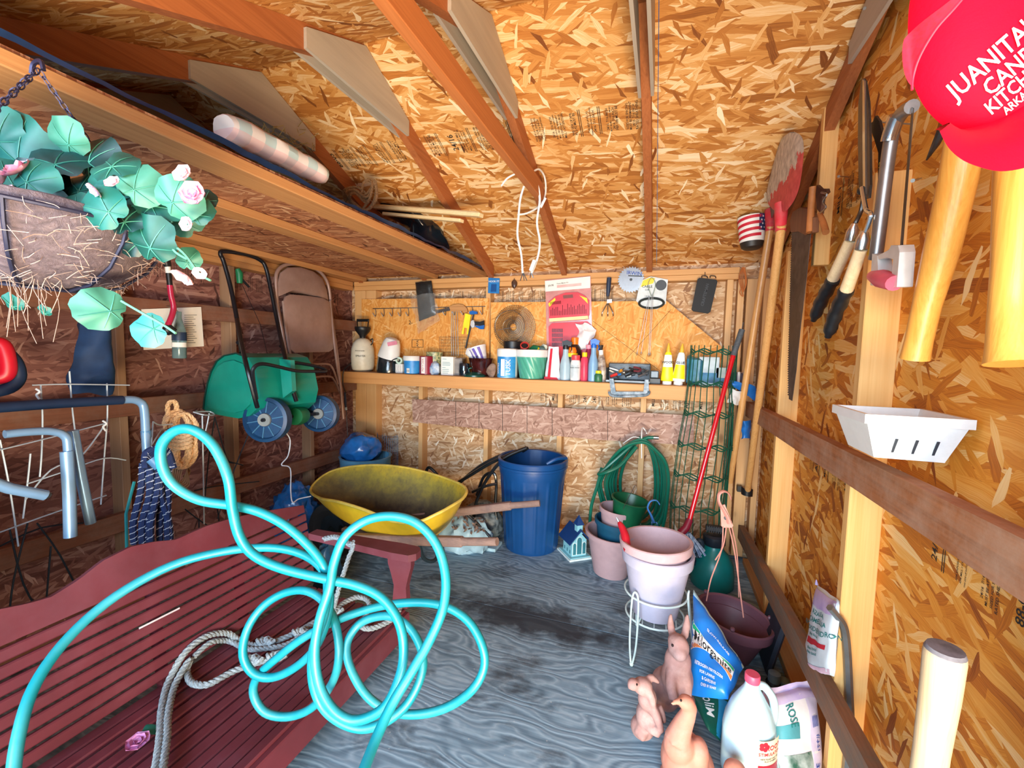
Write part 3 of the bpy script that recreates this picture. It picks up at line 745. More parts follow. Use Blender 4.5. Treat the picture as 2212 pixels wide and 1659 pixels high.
# round wire mesh basket
c = aY(1110, 707, 3.17); k_ = mpp(c)
rb = thing('mesh_basket', 'round grey wire mesh basket hung flat on the sloping panel', 'basket', c)
T = zframe(c, (0, -1, 0))
mb = MB()
for r_ in [i * 3.6 for i in range(2, 14)]:
    mb.tube([T @ V((r_ * k_ * math.cos(a), r_ * k_ * math.sin(a), .012 * math.cos(r_ * .06))) for a in [i * math.pi / 18 for i in range(36)]], .0011, 4, closed=True)
for i in range(72):
    a = i * math.pi / 36; mb.tube([T @ V((r_ * k_ * math.cos(a + s), r_ * k_ * math.sin(a + s), .012 * math.cos(r_ * .06))) for r_, s in ((8, 0), (28, .18), (48.5, .36))], .001, 3)
    mb.tube([T @ V((r_ * k_ * math.cos(a - s), r_ * k_ * math.sin(a - s), .012 * math.cos(r_ * .06))) for r_, s in ((8, 0), (28, .18), (48.5, .36))], .001, 3)
o = mb.build('mesh', mat('mesh_wire', '#75695c', .5, .7), rb); o['kind'] = 'stuff'
T2 = zframe(aY(1101, 705, 3.145), (0, -1, 0))
MB().tube([T2 @ V((34 * k_ * math.cos(a), 34 * k_ * math.sin(a), 0)) for a in [i * math.pi / 20 for i in range(40)]], .0025, 6, closed=True).build('ring', steel, rb)
MB().tube([T2 @ V((15 * k_ * math.cos(a), 15 * k_ * math.sin(a), .004)) for a in [i * math.pi / 14 for i in range(20)]], .002, 6).build('lid_ring', steel, rb)
MB().tube([aY(1075, 713, 3.142), aY(1115, 706, 3.142)], .0018, 5).build('latch', steel, rb)
# blue hook card
hc = thing('hook_card', 'bright blue hook packet pinned to the top plate', 'packet', aY(1067, 632, 3.19))
MB().pY([(1055, 600), (1079, 601), (1078, 634), (1054, 633)], 3.192, .006).build('card', mat('card_blue', '#1c78c0', .6), hc, smooth=False)
txt('HOOK IT!', flat(aY(1067, 608, 3.1915), (1, 0, -.02), (0, 0, 1)), white, hc, .02)
MB().pY([(1061, 614), (1072, 614), (1071, 630), (1060, 630)], 3.184, .006).build('blister', mat('blister_blue', '#114f92', .3), hc, smooth=False)
hp_ = thing('hardware_pouch', 'small dark pouch of hardware pinned to the top plate', 'pouch', aY(1111, 625, 3.19))
mb = MB(); mb.ball(aY(1111, 614, 3.185), (.022, .014, .036), 10); mb.jig(.008, 40); mb.build('pouch', mat('pouch_dark', '#4a3328', .35, var=.4, scale=60, coat=.5), hp_)
MB().tube([aY(1111, 601, 3.19), aY(1110, 606, 3.185)], .002, 5).build('tie', black, hp_)
# red power-bit set in its blister
dk = thing('drill_bit_set', 'red drill bit kit in a tall clear blister pack', 'drill kit', aY(1228, 790, 3.18))
MB().pY([(1178, 605), (1276, 596), (1280, 760), (1278, 800), (1182, 800)], 3.188, .004).build('backing', mat('blister_back', '#c98a86', .25, coat=.6), dk, smooth=False)
MB().pY([(1177, 607), (1275, 597), (1275, 622), (1178, 630)], 3.184, .003).build('header_card', cardw, dk, smooth=False)
MB().pY([(1203, 616), (1256, 611), (1256, 617), (1203, 622)], 3.1835, .0006).build('header_band', mat('band_pink', '#eab7b4', .6), dk, smooth=False)
txt('Power Master Kit', flat(aY(1215, 611.5, 3.1832), (1, 0, .09), (0, 0, 1)), inkb, dk, .012)
txt('59.95', flat(aY(1190, 617, 3.1832), (1, 0, .12), (0, 0, 1)), inkb, dk, .02)
MB().pY([(1185, 652), (1200, 640), (1222, 632), (1248, 631), (1263, 638), (1272, 648), (1272, 680), (1266, 690), (1192, 695), (1186, 688)], 3.170, .016).build('lid_shell', redmould, dk, smooth=False)
MB().pY([(1185, 706), (1192, 698), (1268, 694), (1275, 700), (1277, 800), (1187, 800)], 3.170, .016).build('tray_shell', redmould, dk, smooth=False)
MB().pY([(1216, 638), (1237, 636), (1238, 643), (1217, 645)], 3.169, .002).build('handle_slot', mat('slot_dark', '#7c4038', .5), dk, smooth=False)
MB().pY([(1186, 688), (1270, 682), (1271, 689), (1187, 695)], 3.168, .002).build('label_strip', mat('label_cream', '#e8d9a0', .6), dk, smooth=False)
for pl in ([(1184, 656), (1199, 643), (1200, 648), (1187, 663)], [(1251, 638), (1268, 644), (1270, 656), (1256, 642)]): MB().pY(pl, 3.168, .002).build('yellow_flash', yellow, dk, smooth=False)
mb = MB(); rr = random.Random(3)
for i in range(22): x = 1190 + i * 3.6; y1 = 682 - i * .2; y0 = y1 - rr.uniform(9, 24); mb.tube([aY(x, y0, 3.167), aY(x, y1, 3.167)], .0022, 5)
for i in range(9): x = 1190 + i * 2.6; mb.tube([aY(x, 658 - i * .2, 3.167), aY(x, 652 - i * .3, 3.167)], .0022, 5)
o = mb.build('drill_bits', mat('bit_dark', '#5a2026', .35, .6), dk); o['kind'] = 'stuff'
mb = MB()
for j in range(4):
    for i in range(9): x = 1193 + i * 2.7; mb.tube([aY(x, 710 + j * 10, 3.166), aY(x, 718 + j * 10, 3.166)], .003, 5)
o = mb.build('sockets', mat('socket_grey', '#4e4a4e', .3, .8), dk); o['kind'] = 'stuff'
mb = MB(); mb.grid(lambda u, v: aY(1243 + u * 36 + 6 * math.sin(v * 5), 700 + v * 55, 3.15 - .03 * math.sin(math.pi * u) * math.sin(math.pi * v)), 10, 12); mb.jig(.022, 22)
o = mb.build('plastic_sack', mat('sack_white', '#e9e6e8', .35, var=.06), None); tag(o, 'crumpled white plastic sack hung over the red drill kit', 'bag')
# hand cultivator
hcv = thing('hand_cultivator', 'three pronged hand cultivator with a navy blue grip', 'cultivator', aY(1315, 670, 3.17))
MB().tube([aY(1316, 600, 3.18), aY(1315, 612, 3.178), aY(1314, 628, 3.178), aY(1313, 640, 3.178)], [.016, .0165, .015, .011], 12).build('grip', mat('navy_grip', '#24324a', .5), hcv)
MB().tube([aY(1313, 640, 3.178), aY(1313, 656, 3.176)], .0055, 8).build('shaft', steel, hcv)
for dx in (-12, 0, 11): MB().tube(spl([aY(1313, 654, 3.176), aY(1313 + dx * .5, 664, 3.16), aY(1313 + dx, 676, 3.15), aY(1313 + dx * 1.05, 683, 3.165)], 5), .0035, 6).build('tine', steel, hcv)
MB().pY([(1311, 647), (1322, 646), (1322, 654), (1311, 655)], 3.168, .002).build('price_tag', cardw, hcv, smooth=False)
# circular saw blade
c = aY(1363, 604, 3.192); k_ = mpp(c); T = zframe(c, (0, -1, 0))
sb = thing('circular_saw_blade', 'silver circular saw blade hung on the top plate', 'saw blade', c)
pl = []
for i in range(28):
    a = 2 * math.pi * i / 28; b = a + .16
    pl += [T @ V((24.8 * k_ * math.cos(a), 24.8 * k_ * math.sin(a), 0)), T @ V((28.6 * k_ * math.cos(b), 28.6 * k_ * math.sin(b), 0))]
MB().prism(pl, (0, .002, 0)).build('blade', steel, sb, smooth=False)
MB().lathe([(3 * k_, 0), (3 * k_, .0008)], 16, T=zframe(c + V((0, -.0012, 0)), (0, -1, 0))).build('arbor_hole', dgrey, sb)
txt('IRWIN', flat(c + V((.02, -.0015, 13 * k_)), (1, 0, -.15), (0, 0, 1)), inkblue, sb, .036)
MB().bar(c + V((-.02, -.0012, 8.5 * k_)), c + V((.075, -.0012, 6.2 * k_)), .006, .0008, (0, 1, 0)).build('print_bar', inkb, sb, smooth=False)
# cable coil on a card
wc = thing('cable_pack', 'coiled cable on a white and yellow retail card', 'packet', aY(1405, 668, 3.18))
MB().pY([(1388, 605), (1406, 597), (1443, 604), (1438, 656), (1420, 668), (1393, 667), (1374, 650), (1380, 622)], 3.187, .004).build('card', mat('card_cool', '#d4dcdc', .6), wc, smooth=False)
MB().pY([(1389, 606), (1406, 599), (1415, 601), (1411, 612), (1384, 620)], 3.186, .001).build('yellow_print', yellow, wc, smooth=False)
for yy, ww, tx in ((619, .03, 'CABLE'), (626, .02, 'LUB'), (640, .016, '1/4 IN'), (648, .012, 'STEEL WIRE')): txt(tx, flat(aY(1398, yy, 3.1855), (1, 0, -.05), (0, 0, 1)), inkb, wc, ww * .8)
T = zframe(aY(1428, 616, 3.1862), (0, -1, 0)); MB().lathe([(.036, 0), (.036, .001)], 20, T=T).build('photo_disc', dgrey, wc)
T = zframe(aY(1407, 655, 3.18), (0, -1, 0)); mb = MB()
for j in range(4): mb.tube([T @ V(((.075 + j * .004) * math.cos(a), (.028 + j * .004) * math.sin(a), .002 * j)) for a in [i * math.pi / 14 for i in range(28)]], .0022, 6, closed=True)
mb.build('cable', mat('cable_dark', '#3d4442', .4, .4), wc)
# skewers hanging in a bunch
sk = thing('skewers', 'bunch of long thin metal skewers hanging before the cable pack', 'skewers', aY(1395, 768, 3.16))
for (xa, ya, xb, yb) in ((1402, 640, 1376, 764), (1404, 640, 1385, 764), (1408, 636, 1401, 767), (1411, 636, 1404, 766)):
    MB().tube([aY(xa, ya, 3.165), aY(xb, yb, 3.165)], .0015, 5).build('skewer', wire_m, sk)
    T = zframe(aY(xb, yb, 3.165), (0, -1, 0)); MB().tube([T @ V((.006 * math.cos(a), .011 * math.sin(a), 0)) for a in [i * math.pi / 6 for i in range(12)]], .0014, 5, closed=True).build('eye', wire_m, sk)
MB().tube(spl([aY(1407, 640, 3.165), aY(1400, 615, 3.165), aY(1408, 600, 3.165), aY(1416, 615, 3.165), aY(1409, 640, 3.165)], 5), .0018, 5).build('wire_loop', mat('wire_green', '#7f9a86', .4), sk)
# black hard case
bc = thing('socket_case', 'flat black hard case with moulded lettering hung by its hook', 'case', aY(1522, 676, 3.18))
def ppoly(q4, y):
    return [aY(a, b, y) for a, b in q4]
MB().pY([(1511, 600), (1547, 604), (1550, 608), (1535, 673), (1530, 677), (1498, 672), (1494, 668), (1507, 603)], 3.168, .025).build('shell', mat('case_black', '#0d0f11', .65), bc, smooth=False)
txt('CRAFTSMAN', flat(aY(1523, 637, 3.1672), (aY(1528, 618, 3.167) - aY(1518, 657, 3.167)), (-1, 0, .2)), mat('case_emboss', '#2c3034', .5), bc, .026)
for x in (1522, 1540): MB().tube(spl([aY(x - 6, 600, 3.18), aY(x - 5, 596, 3.18), aY(x + 5, 597, 3.18), aY(x + 6, 601, 3.18)], 4), .003, 6).build('hinge', black, bc)
MB().tube([aY(1523, 588, 3.195), aY(1523, 597, 3.178)], .0022, 6).build('nail', dgrey, bc)
# orange twine
tw = thing('twine_hank', 'small orange twine hank on the end of the top plate', 'twine', aY(1606, 630, 3.17)); mb = MB()
for i in range(4): mb.tube(spl([aY(1604 + i, 577, 3.17), aY(1596 + i * 3, 598, 3.165), aY(1600 + i * 2, 620, 3.165), aY(1606, 630, 3.165), aY(1610 + i, 610, 3.165), aY(1606 + i, 578, 3.17)], 5), .0022, 5)
mb.tube(spl([aY(1603, 620, 3.16), aY(1598, 632, 3.16), aY(1605, 640, 3.16), aY(1602, 622, 3.16)], 4), .003, 5)
mb.build('twine', mat('twine_orange', '#b8672c', .8), tw)

# ------------------------------------------------------------------ things standing on the shelf
def at(px, y=3.09): return V((aY(px, 800, y).x, y, SZ))
def jar(px, prof, y=3.09, n=24, mb=None, **k):
    o = at(px, y); q = mpp(o)
    return (mb or MB()).lathe([(r * q, z * q) for r, z in prof], n, o=o, **k), o, q
def wrap(o, r, z0, a0=-math.pi / 2):
    """lettering bent round an upright cylinder"""
    return lambda x, y: V((o.x + (r + .0008) * math.cos(a0 + x / r), o.y + (r + .0008) * math.sin(a0 + x / r), o.z + z0 + y))
def label_band(o, q, r, z0, z1, a0, a1, m, par, name='label'):
    mb = MB(); mb.grid(lambda u, v: V((o.x + (r * q + .0006) * math.cos(a0 + (a1 - a0) * u), o.y + (r * q + .0006) * math.sin(a0 + (a1 - a0) * u), o.z + (z0 + (z1 - z0) * v) * q)), 14, 1)
    return mb.build(name, m, par)
A0, A1 = -math.pi, 0
# pump sprayer
o = at(784, 3.10); s = thing('pump_sprayer', 'translucent white pump sprayer with black handle at the shelf end', 'sprayer', o)
jar(784, [(16, 0), (22, 4), (24, 14), (24.5, 32), (23.5, 48), (20, 60), (13, 68), (7, 71)], 3.10)[0].build('tank', mat('milky', '#ddd8c4', .4, var=.06, dirt='#b9a98a', dirt_amt=.4), s)
m_, o, q = jar(784, [(6, 71), (7, 76), (15, 86), (17, 92), (16, 95), (6, 95)], 3.10); m_.build('collar', black, s)
mb = MB(); mb.bb(o + V((-15 * q, -.008, 106 * q)), o + V((16 * q, .008, 112 * q)), .003)
mb.bar(o + V((-13 * q, 0, 94 * q)), o + V((-14 * q, 0, 107 * q)), .007, .007, (0, 1, 0)); mb.bar(o + V((13 * q, 0, 94 * q)), o + V((15 * q, 0, 107 * q)), .007, .007, (0, 1, 0))
mb.build('pump_handle', black, s)
mb = MB(); mb.tube(spl([o + V((20 * q, 0, 56 * q)), o + V((25 * q, 0, 62 * q)), o + V((25 * q, 0, 70 * q)), o + V((19 * q, 0, 66 * q))], 4), .005, 6); mb.build('wand_clip', black, s)
mb = MB(); mb.tube(spl([o + V((-18 * q, -.02, 24 * q)), aY(752, 790, 2.99), aY(742, 802, 2.97), aY(741, 830, 2.97), aY(747, 850, 2.97)], 6), .0045, 8); mb.build('spray_hose', black, s)
MB().tube([aY(745, 847, 2.97), aY(746, 868, 2.97), aY(747, 880, 2.97)], [.007, .011, .008], 8).build('wand_grip', mat('wand_navy', '#202b44', .45), s)
MB().tube([aY(747, 880, 2.97), aY(748, 886, 2.97)], .010, 8).build('wand_collar', mat('pale_blue', '#9fb6c6', .5), s)
MB().tube([aY(748, 886, 2.97), aY(751, 942, 2.97)], .003, 6).build('wand_tip', black, s)
txt('SPRAYER', wrap(o, 24.5 * q, 33 * q, -math.pi / 2 + .45), inkb, s, .021); txt('Home & Garden', wrap(o, 24 * q, 44 * q, -math.pi / 2 + .4), inkb, s, .012)
# hand vacuum on its side
o = at(842, 3.10); q = mpp(o); s = thing('hand_vacuum', 'white and black hand vacuum tilted upright beside the pump sprayer', 'vacuum', o)
mb = MB(); T = frame(aY(842, 762, 3.07), (.97, 0, -.25), (0, 1, 0), (.25, 0, .97))
mb.lathe([(25 * q, -12 * q), (24 * q, -3 * q), (22 * q, 8 * q), (19 * q, 22 * q), (15 * q, 30 * q), (7 * q, 33 * q)], 20, T=T, sy=.8); mb.build('motor_cover', white, s)
mb = MB(); mb.lathe([(24 * q, 0), (25 * q, 8 * q), (23 * q, 22 * q), (21 * q, 34 * q), (17 * q, 44 * q)], 18, o=at(838, 3.08), sy=.85); mb.jig(.006, 22); mb.build('dust_cup', mat('smoke_black', '#1c2428', .18, var=.3, coat=.5), s)
mb = MB(); mb.tube(spl([at(815, 3.06) + V((0, 0, .004)), at(826, 3.03) + V((0, 0, .03)), at(846, 3.02) + V((0, 0, .1)), at(858, 3.02) + V((0, 0, .12))], 5), .004, 6); mb.build('strap', black, s)
mb = MB(); T3 = zframe(aY(844, 742, 3.02), (0, -1, .15)); mb.box((0, 0, 0), (.001, .001, .001)); mb = MB().pY([(836, 740), (856, 736), (858, 744), (838, 748)], 3.006, .002); mb.build('label', inkpink, s, smooth=False)
# white fan-shaped package
o = at(863, 3.06); s = MB().bb(o + V((-.034, -.012, .0)), o + V((.034, .03, .076)), .004).build('hinge_packet', cardw, smooth=False); tag(s, 'small white packet printed with curved lines beside the blue tub', 'packet')
for dx in (-.02, -.004, .012): MB().tube(spl([o + V((dx, -.0125, .01)), o + V((dx + .008, -.0125, .035)), o + V((dx, -.0125, .066))], 4), .0012, 4).build('print_line', mat('ink_grey', '#8b9090', .7), s)
# tube roll
o = at(867, 3.10) + V((0, 0, .10)); s = MB().lathe([(.014, -.06), (.028, -.06), (.028, .06), (.014, .06)], 18, T=zframe(o, (.25, -1, .05)), cap=(0, 0)).build('tape_roll', mat('mint_tube', '#bcd6c4', .5)); tag(s, 'pale green roll lying on the white packet', 'roll')
# tub, cans, tin
def simple(px, name, label, cat, bodyprof, m, y=3.08, **k):
    mb, o, q = jar(px, bodyprof, y, **k); s = thing(name, label, cat, o); mb.build('body', m, s); return s, o, q
s, o, q = simple(891, 'plastic_tub', 'bright blue tub with white lid on the shelf', 'tub', [(16, 0), (17.5, 1), (18.5, 28), (18.5, 29)], mat('tub_blue', '#2b86d0', .4, col2='#3f9ee2'), 3.06)
jar(891, [(19.5, 28), (19.8, 30), (19.8, 36), (18.5, 38), (10, 38.4)], 3.06)[0].build('lid', white, s)
label_band(o, q, 18, 2, 12, -1.75, -1.35, cardw, s); txt('|||||', wrap(o, 18.2 * q, 7 * q, -1.55), inkb, s, .02, 'bar_code')
s, o, q = simple(921, 'spice_can', 'dark red can with a white lettered stripe beside the blue tub', 'can', [(15, 0), (15, 1), (15, 38), (14, 39), (3, 39)], mat('can_maroon', '#8c1d34', .35), 3.06)
label_band(o, q, 15, 2, 37, -1.85, -1.25, cardw, s); txt('POWDER', (lambda x, y: wrap(o, 15 * q, 20 * q, -1.55)(-y, x)), inkred, s, .024)
s, o, q = simple(939, 'tea_tin', 'green and cream patterned tin behind the dark red can', 'tin', [(18, 0), (18, 44), (18.6, 44), (18.6, 47), (17, 48)], mat('tin_green', '#4f6a46', .4, col2='#c9c08e', scale=60), 3.13)
mb, o, q = jar(940, [(8, 0), (12, 5), (13, 16), (9, 24), (3, 27)], 3.06, 14); mb.jig(.012, 30); s = mb.build('seed_sack', mat('sack_bluewhite', '#d8e2ea', .5, col2='#7fa3cc', scale=26)); tag(s, 'crumpled white and blue sachet before the patterned tin', 'bag')
o = at(967, 3.04); q = mpp(o); s = thing('medicine_box', 'white cardboard box with printed columns on the shelf', 'box', o)
MB().bb(o + V((-16.5 * q, 0, 0)), o + V((13 * q, .06, 40 * q)), .002).build('carton', cardw, s, smooth=False)
mb = MB()
for i, (w_, h_) in enumerate(((10, 34), (18, 27), (20, 24), (19, 21), (8, 16), (16, 12), (16, 8), (14, 4))): mb.bb(o + V((-13 * q, -.0008, h_ * q)), o + V(((-13 + w_) * q, 0, (h_ + 1) * q)))
mb.build('print_lines', mat('ink_teal', '#6fa3a8', .7), s, smooth=False)
o = at(990, 3.10); mb = MB(); mb.bb(o + V((-.05, -.03, 0)), o + V((.045, .04, .14)), .012); mb.jig(.018, 16); s = mb.build('grey_sack', mat('sack_grey', '#9a9490', .6, var=.2)); tag(s, 'greyish sack standing behind the white carton', 'bag')
# glazed pots
s, o, q = simple(1003, 'glazed_cup', 'black glossy cup planter before the wire grill basket', 'planter', [(8, 0), (11, 1), (12.5, 10), (12, 24), (11, 27), (10, 24), (9, 4)], mat('glaze_black', '#14202a', .12, coat=.8), 3.05)
s, o, q = simple(1039, 'glazed_pot', 'dark red brown glazed pot holding a tilted white cup', 'pot', [(14, 0), (16, 1), (21, 14), (25, 30), (27, 38), (28, 39), (26, 39), (23, 28), (10, 4)], mat('glaze_brown', '#3a1414', .1, var=.5, scale=18, coat=1), 3.09)
T = frame(o + V((.012, 0, 22 * q)), (.95, 0, .31), (0, 1, 0), (-.31, 0, .95)); s = thing('paper_cup', 'white and purple printed tub tilted inside the glazed pot', 'cup', T.to_translation())
MB().lathe([(11 * q, 0), (19 * q, 40 * q), (20 * q, 41 * q), (20 * q, 43 * q), (18.5 * q, 43 * q), (10 * q, 2 * q)], 24, T=T).build('body', mat('cup_white', '#e9e7ec', .5), s)
for a in (-2.2, -1.55, -.9):
    mb = MB(); mb.grid(lambda u, v, a=a: T @ V(((11 + 8 * v) * q * 1.012 * math.cos(a + .34 * (u - v)), (11 + 8 * v) * q * 1.012 * math.sin(a + .34 * (u - v)), 40 * q * v)), 4, 6); mb.build('purple_band', mat('band_purple', '#6a5bb0', .5), s)
txt('CUP', lambda x, y: T @ V(((15.5) * q * 1.03 * math.cos(-1.9 + x / (15 * q)), 15.5 * q * 1.03 * math.sin(-1.9 + x / (15 * q)), 20 * q + y)), inkb, s, .03)
mb = MB(); mb.ball(at(1016, 3.07) + V((0, 0, 48 * q)), (.03, .03, .045), 10); mb.jig(.02, 24); s = mb.build('rag', mat('rag_white', '#dcdcda', .8)); tag(s, 'white rag tucked in the glazed pot', 'rag')
mb, o, q = jar(1026, [(24, 0), (24, 3), (16, 8), (8, 10), (2, 10.5)], 3.04); s = thing('pot_lid', 'dark green glass pot lid with wire handle at the shelf edge', 'lid', o); mb.build('dome', mat('lid_green', '#12483e', .25), s)
MB().tube(spl([o + V((-14 * q, 0, 9 * q)), o + V((-13 * q, 0, 17 * q)), o + V((8 * q, 0, 17 * q)), o + V((9 * q, 0, 9 * q))], 4), .0035, 6).build('handle', mat('handle_teal', '#3f7f78', .4), s)
mb = MB(); mb.ball(at(1062, 3.06) + V((0, 0, .05)), (.032, .026, .052), 14); mb.jig(.022, 14); s = mb.build('field_stone', mat('stone', '#8f7566', .9, var=.35, scale=24, bump=.004)); tag(s, 'small brown stone beside the blue wipes tub', 'stone')
s, o, q = simple(1096, 'wipes_tub', 'blue and white wipes canister beside the green ribbed pot', 'canister', [(21, 0), (22, 1), (22, 46), (23, 46.5), (23, 60), (21, 62), (8, 62.5)], white, 3.07)
label_band(o, q, 22, 1, 45, -2.6, -.35, mat('wipes_blue', '#1d7fc4', .4, col2='#4aa6de', scale=9), s); label_band(o, q, 22.2, 4, 40, -1.9, -1.5, cardw, s)
txt('TUSK', (lambda x, y: wrap(o, 22.6 * q, 22 * q, -1.15)(-y, x)), white, s, .05); txt('WIPES', (lambda x, y: wrap(o, 22.6 * q, 20 * q, -2.25)(-y, x)), white, s, .03)
s, o, q = simple(1107, 'black_canister', 'black lidded canister behind the blue wipes canister', 'canister', [(20, 0), (20, 66), (21, 66), (21, 76), (19, 77), (5, 77)], black, 3.15)
# green ribbed pot with white rim and its contents
mb, o, q = jar(1149, [(24, 0), (26, 1)] + [(26 + 6.5 * i / 20, 1 + 46 * i / 20) for i in range(1, 21)] + [(33, 48)], 3.08, 120, rib=lambda a, z: 1 + .05 * abs(math.sin(7 * a + z * 34)) ** .5 - .03); s = thing('ribbed_planter', 'green spiral ribbed planter pot with a white rim on the shelf', 'planter', o)
mb.build('body', mat('planter_green', '#4fa48c', .3, var=.08), s); jar(1149, [(33, 46), (35, 48), (35.5, 61), (33.5, 62), (32, 60), (31, 48), (24, 6)], 3.08, 30)[0].build('rim', white, s)
s = thing('hose_nozzle', 'green hose nozzle with yellow mark lying in the ribbed planter', 'nozzle', o + V((.02, 0, 58 * q)))
MB().tube([o + V((-4 * q, 0, 60 * q)), o + V((6 * q, -.02, 65 * q)), o + V((18 * q, -.03, 65 * q))], [.02, .026, .018], 12).build('body', green, s)
MB().lathe([(.008, -.008), (.022, -.008), (.022, .01), (.009, .012)], 16, T=zframe(o + V((24 * q, -.035, 64 * q)), (.2, -1, .1))).build('tip', mat('nozzle_dark', '#12382c', .4), s)
MB().tube([o + V((14 * q, -.045, 60 * q)), o + V((19 * q, -.05, 66 * q))], [.001, .008], 6).build('yellow_mark', yellow, s)
T = zframe(o + V((-15 * q, -.03, 68 * q)), (.25, -.8, .5)); s = thing('tape_ring', 'red and black ring lying in the ribbed planter', 'ring', T.to_translation()); MB().lathe([(.030, -.02), (.032, .02), (.026, .022), (.025, 0)], 20, T=T, cap=(1, 0)).build('ring', mat('ring_red', '#c9403a', .4), s); MB().lathe([(.026, .006), (.02, .01), (.004, .008)], 16, T=T).build('core', black, s)
T = zframe(o + V((23 * q, .02, 62 * q)), (.35, -.1, 1)); s = MB().lathe([(.024, -.06), (.026, 0), (.024, .03), (.016, .042)], 16, T=T).build('bottle_top', mat('pale_mint', '#d3e2d6', .45)); tag(s, 'pale mint round bottle top poking from the ribbed planter', 'bottle')
# red and white pouch, spray bottles, bottles
p = [at(1177, 3.06), at(1210, 3.06)]; q = mpp(p[0])
mb = MB(); mb.grid(lambda u, v: p[0].lerp(p[1], u * (1 - .35 * v) + .22 * v) + V((0, -.02 * math.sin(math.pi * u) * (1 - v) ** .5, 70 * q * v)), 8, 10); mb.grid(lambda v, u: p[0].lerp(p[1], u * (1 - .35 * v) + .22 * v) + V((0, .02 * math.sin(math.pi * u) * (1 - v) ** .5, 70 * q * v)), 10, 8); mb.jig(.006, 26)
s = thing('seed_pouch', 'white foil pouch with a red stripe beside the ribbed planter', 'pouch', at(1193, 3.06)); mb.build('pouch', mat('pouch_white', '#dfe3e6', .35, col2='#c3d2dd', scale=18), s)
MB().prism([p[0] + V((.026, -.024, .002)), p[0] + V((.046, -.026, .002)), p[0] + V((.056, -.012, 66 * q)), p[0] + V((.040, -.010, 66 * q))], (0, .004, 0)).build('red_stripe', red, s, smooth=False)
MB().prism([p[0] + V((.0, -.02, .0)), p[1] + V((-.006, -.02, 0)), p[1] + V((-.02, -.022, .016)), p[0] + V((.004, -.022, .02))], (0, .004, 0)).build('red_corner', red, s, smooth=False)
def sprayer(px, h, r, mbody, mhead, y, name, label, flip=1):
    mb, o, q = jar(px, [(r - 1, 0), (r, 1), (r, h * .5), (r * .82, h * .66), (r * .55, h * .82), (r * .5, h)], y); s = thing(name, label, 'spray bottle', o); mb.build('bottle', mbody, s)
    T = o + V((0, 0, h * q)); hd = MB(); hd.lathe([(r * .55 * q, 0), (r * .6 * q, 3 * q), (r * .5 * q, 9 * q)], 14, o=T)
    hd.prism([T + V((-r * .6 * q, -.012, 6 * q)), T + V((r * 1.0 * q, -.012, 7 * q)), T + V((r * 1.2 * q, -.012, 15 * q)), T + V((r * .2 * q, -.012, 20 * q)), T + V((-r * .7 * q, -.012, 17 * q))], (0, .024, 0)); hd.build('spray_head', mhead, s)
    MB().tube(spl([T + V((r * .9 * q, 0, 8 * q)), T + V((r * 1.1 * q, 0, 2 * q)), T + V((r * .9 * q, 0, -5 * q))], 4), .004, 6).build('trigger', mhead, s); return s, o, q
sprayer(1221, 66, 11.5, mat('bottle_bluegrey', '#a4bdca', .35, var=.06), black, 3.06, 'spray_bottle', 'blue grey spray bottle with a black head on the shelf')
sprayer(1281, 72, 10.5, mat('bottle_skyblue', '#7ea8cc', .35, var=.05), mat('head_blue', '#1c64c4', .35), 3.05, 'spray_bottle', 'sky blue spray bottle with a royal blue head on the shelf')
s, o, q = simple(1243, 'powder_bottle', 'white squat bottle with a red cap between the spray bottles', 'bottle', [(10, 0), (11, 1), (11, 38), (9, 44)], white, 3.05); jar(1243, [(9, 44), (9.5, 45), (9.5, 54), (8, 55)], 3.05)[0].build('cap', mat('cap_red', '#d8404a', .4), s)
label_band(o, q, 11, 6, 34, -2.3, -.8, mat('label_grey', '#c3cfd4', .6), s); txt('PLANT FOOD', wrap(o, 11.1 * q, 28 * q, -1.57), inkb, s, .012)
s, o, q = simple(1240, 'oil_bottle', 'dark brown bottle with a bright orange cap behind the white bottle', 'bottle', [(14, 0), (15, 2), (15, 60), (12, 70), (8, 76)], mat('brown_bottle', '#2a1a16', .25), 3.13); jar(1240, [(8, 76), (8, 90), (7, 91)], 3.13)[0].build('cap', mat('cap_orange', '#f07a18', .4), s)
s, o, q = simple(1235, 'orange_canister', 'low black jar with orange and yellow lid between the spray bottles', 'jar', [(12, 0), (12, 50), (9, 52)], mat('jar_black', '#1d1a18', .4), 3.09); jar(1235, [(12, 50), (12.5, 52), (12, 58)], 3.09)[0].build('yellow_band', yellow, s); jar(1235, [(9, 58), (10, 62), (7, 70), (3, 71)], 3.09)[0].build('cap', mat('cap_orange', '#f07a18', .4), s)
s, o, q = simple(1262, 'glue_bottle', 'pink red slim bottle with a yellow cap on the shelf', 'bottle', [(7.5, 0), (8, 1), (8, 48), (5, 52)], mat('bottle_rosered', '#d5405c', .4), 3.05); jar(1262, [(5, 52), (5.5, 53), (5.5, 61), (4, 62)], 3.05)[0].build('cap', yellow, s)
s, o, q = simple(1270, 'magenta_bottle', 'dark magenta bottle behind the pink red bottle', 'bottle', [(10, 0), (10.5, 1), (10.5, 54), (6, 62), (5, 68)], mat('bottle_magenta', '#8a1f42', .35), 3.12); jar(1270, [(5.5, 68), (6, 76), (4, 77)], 3.12)[0].build('cap', inkpink, s)
o = at(1303, 3.05); q = mpp(o); T = frame(o, (1, 0, .1), (0, 1, 0), (-.10, .05, 1)); s = thing('sealant_tube', 'brown and cream sealant tube with a black tip near the tool caddy', 'tube', o)
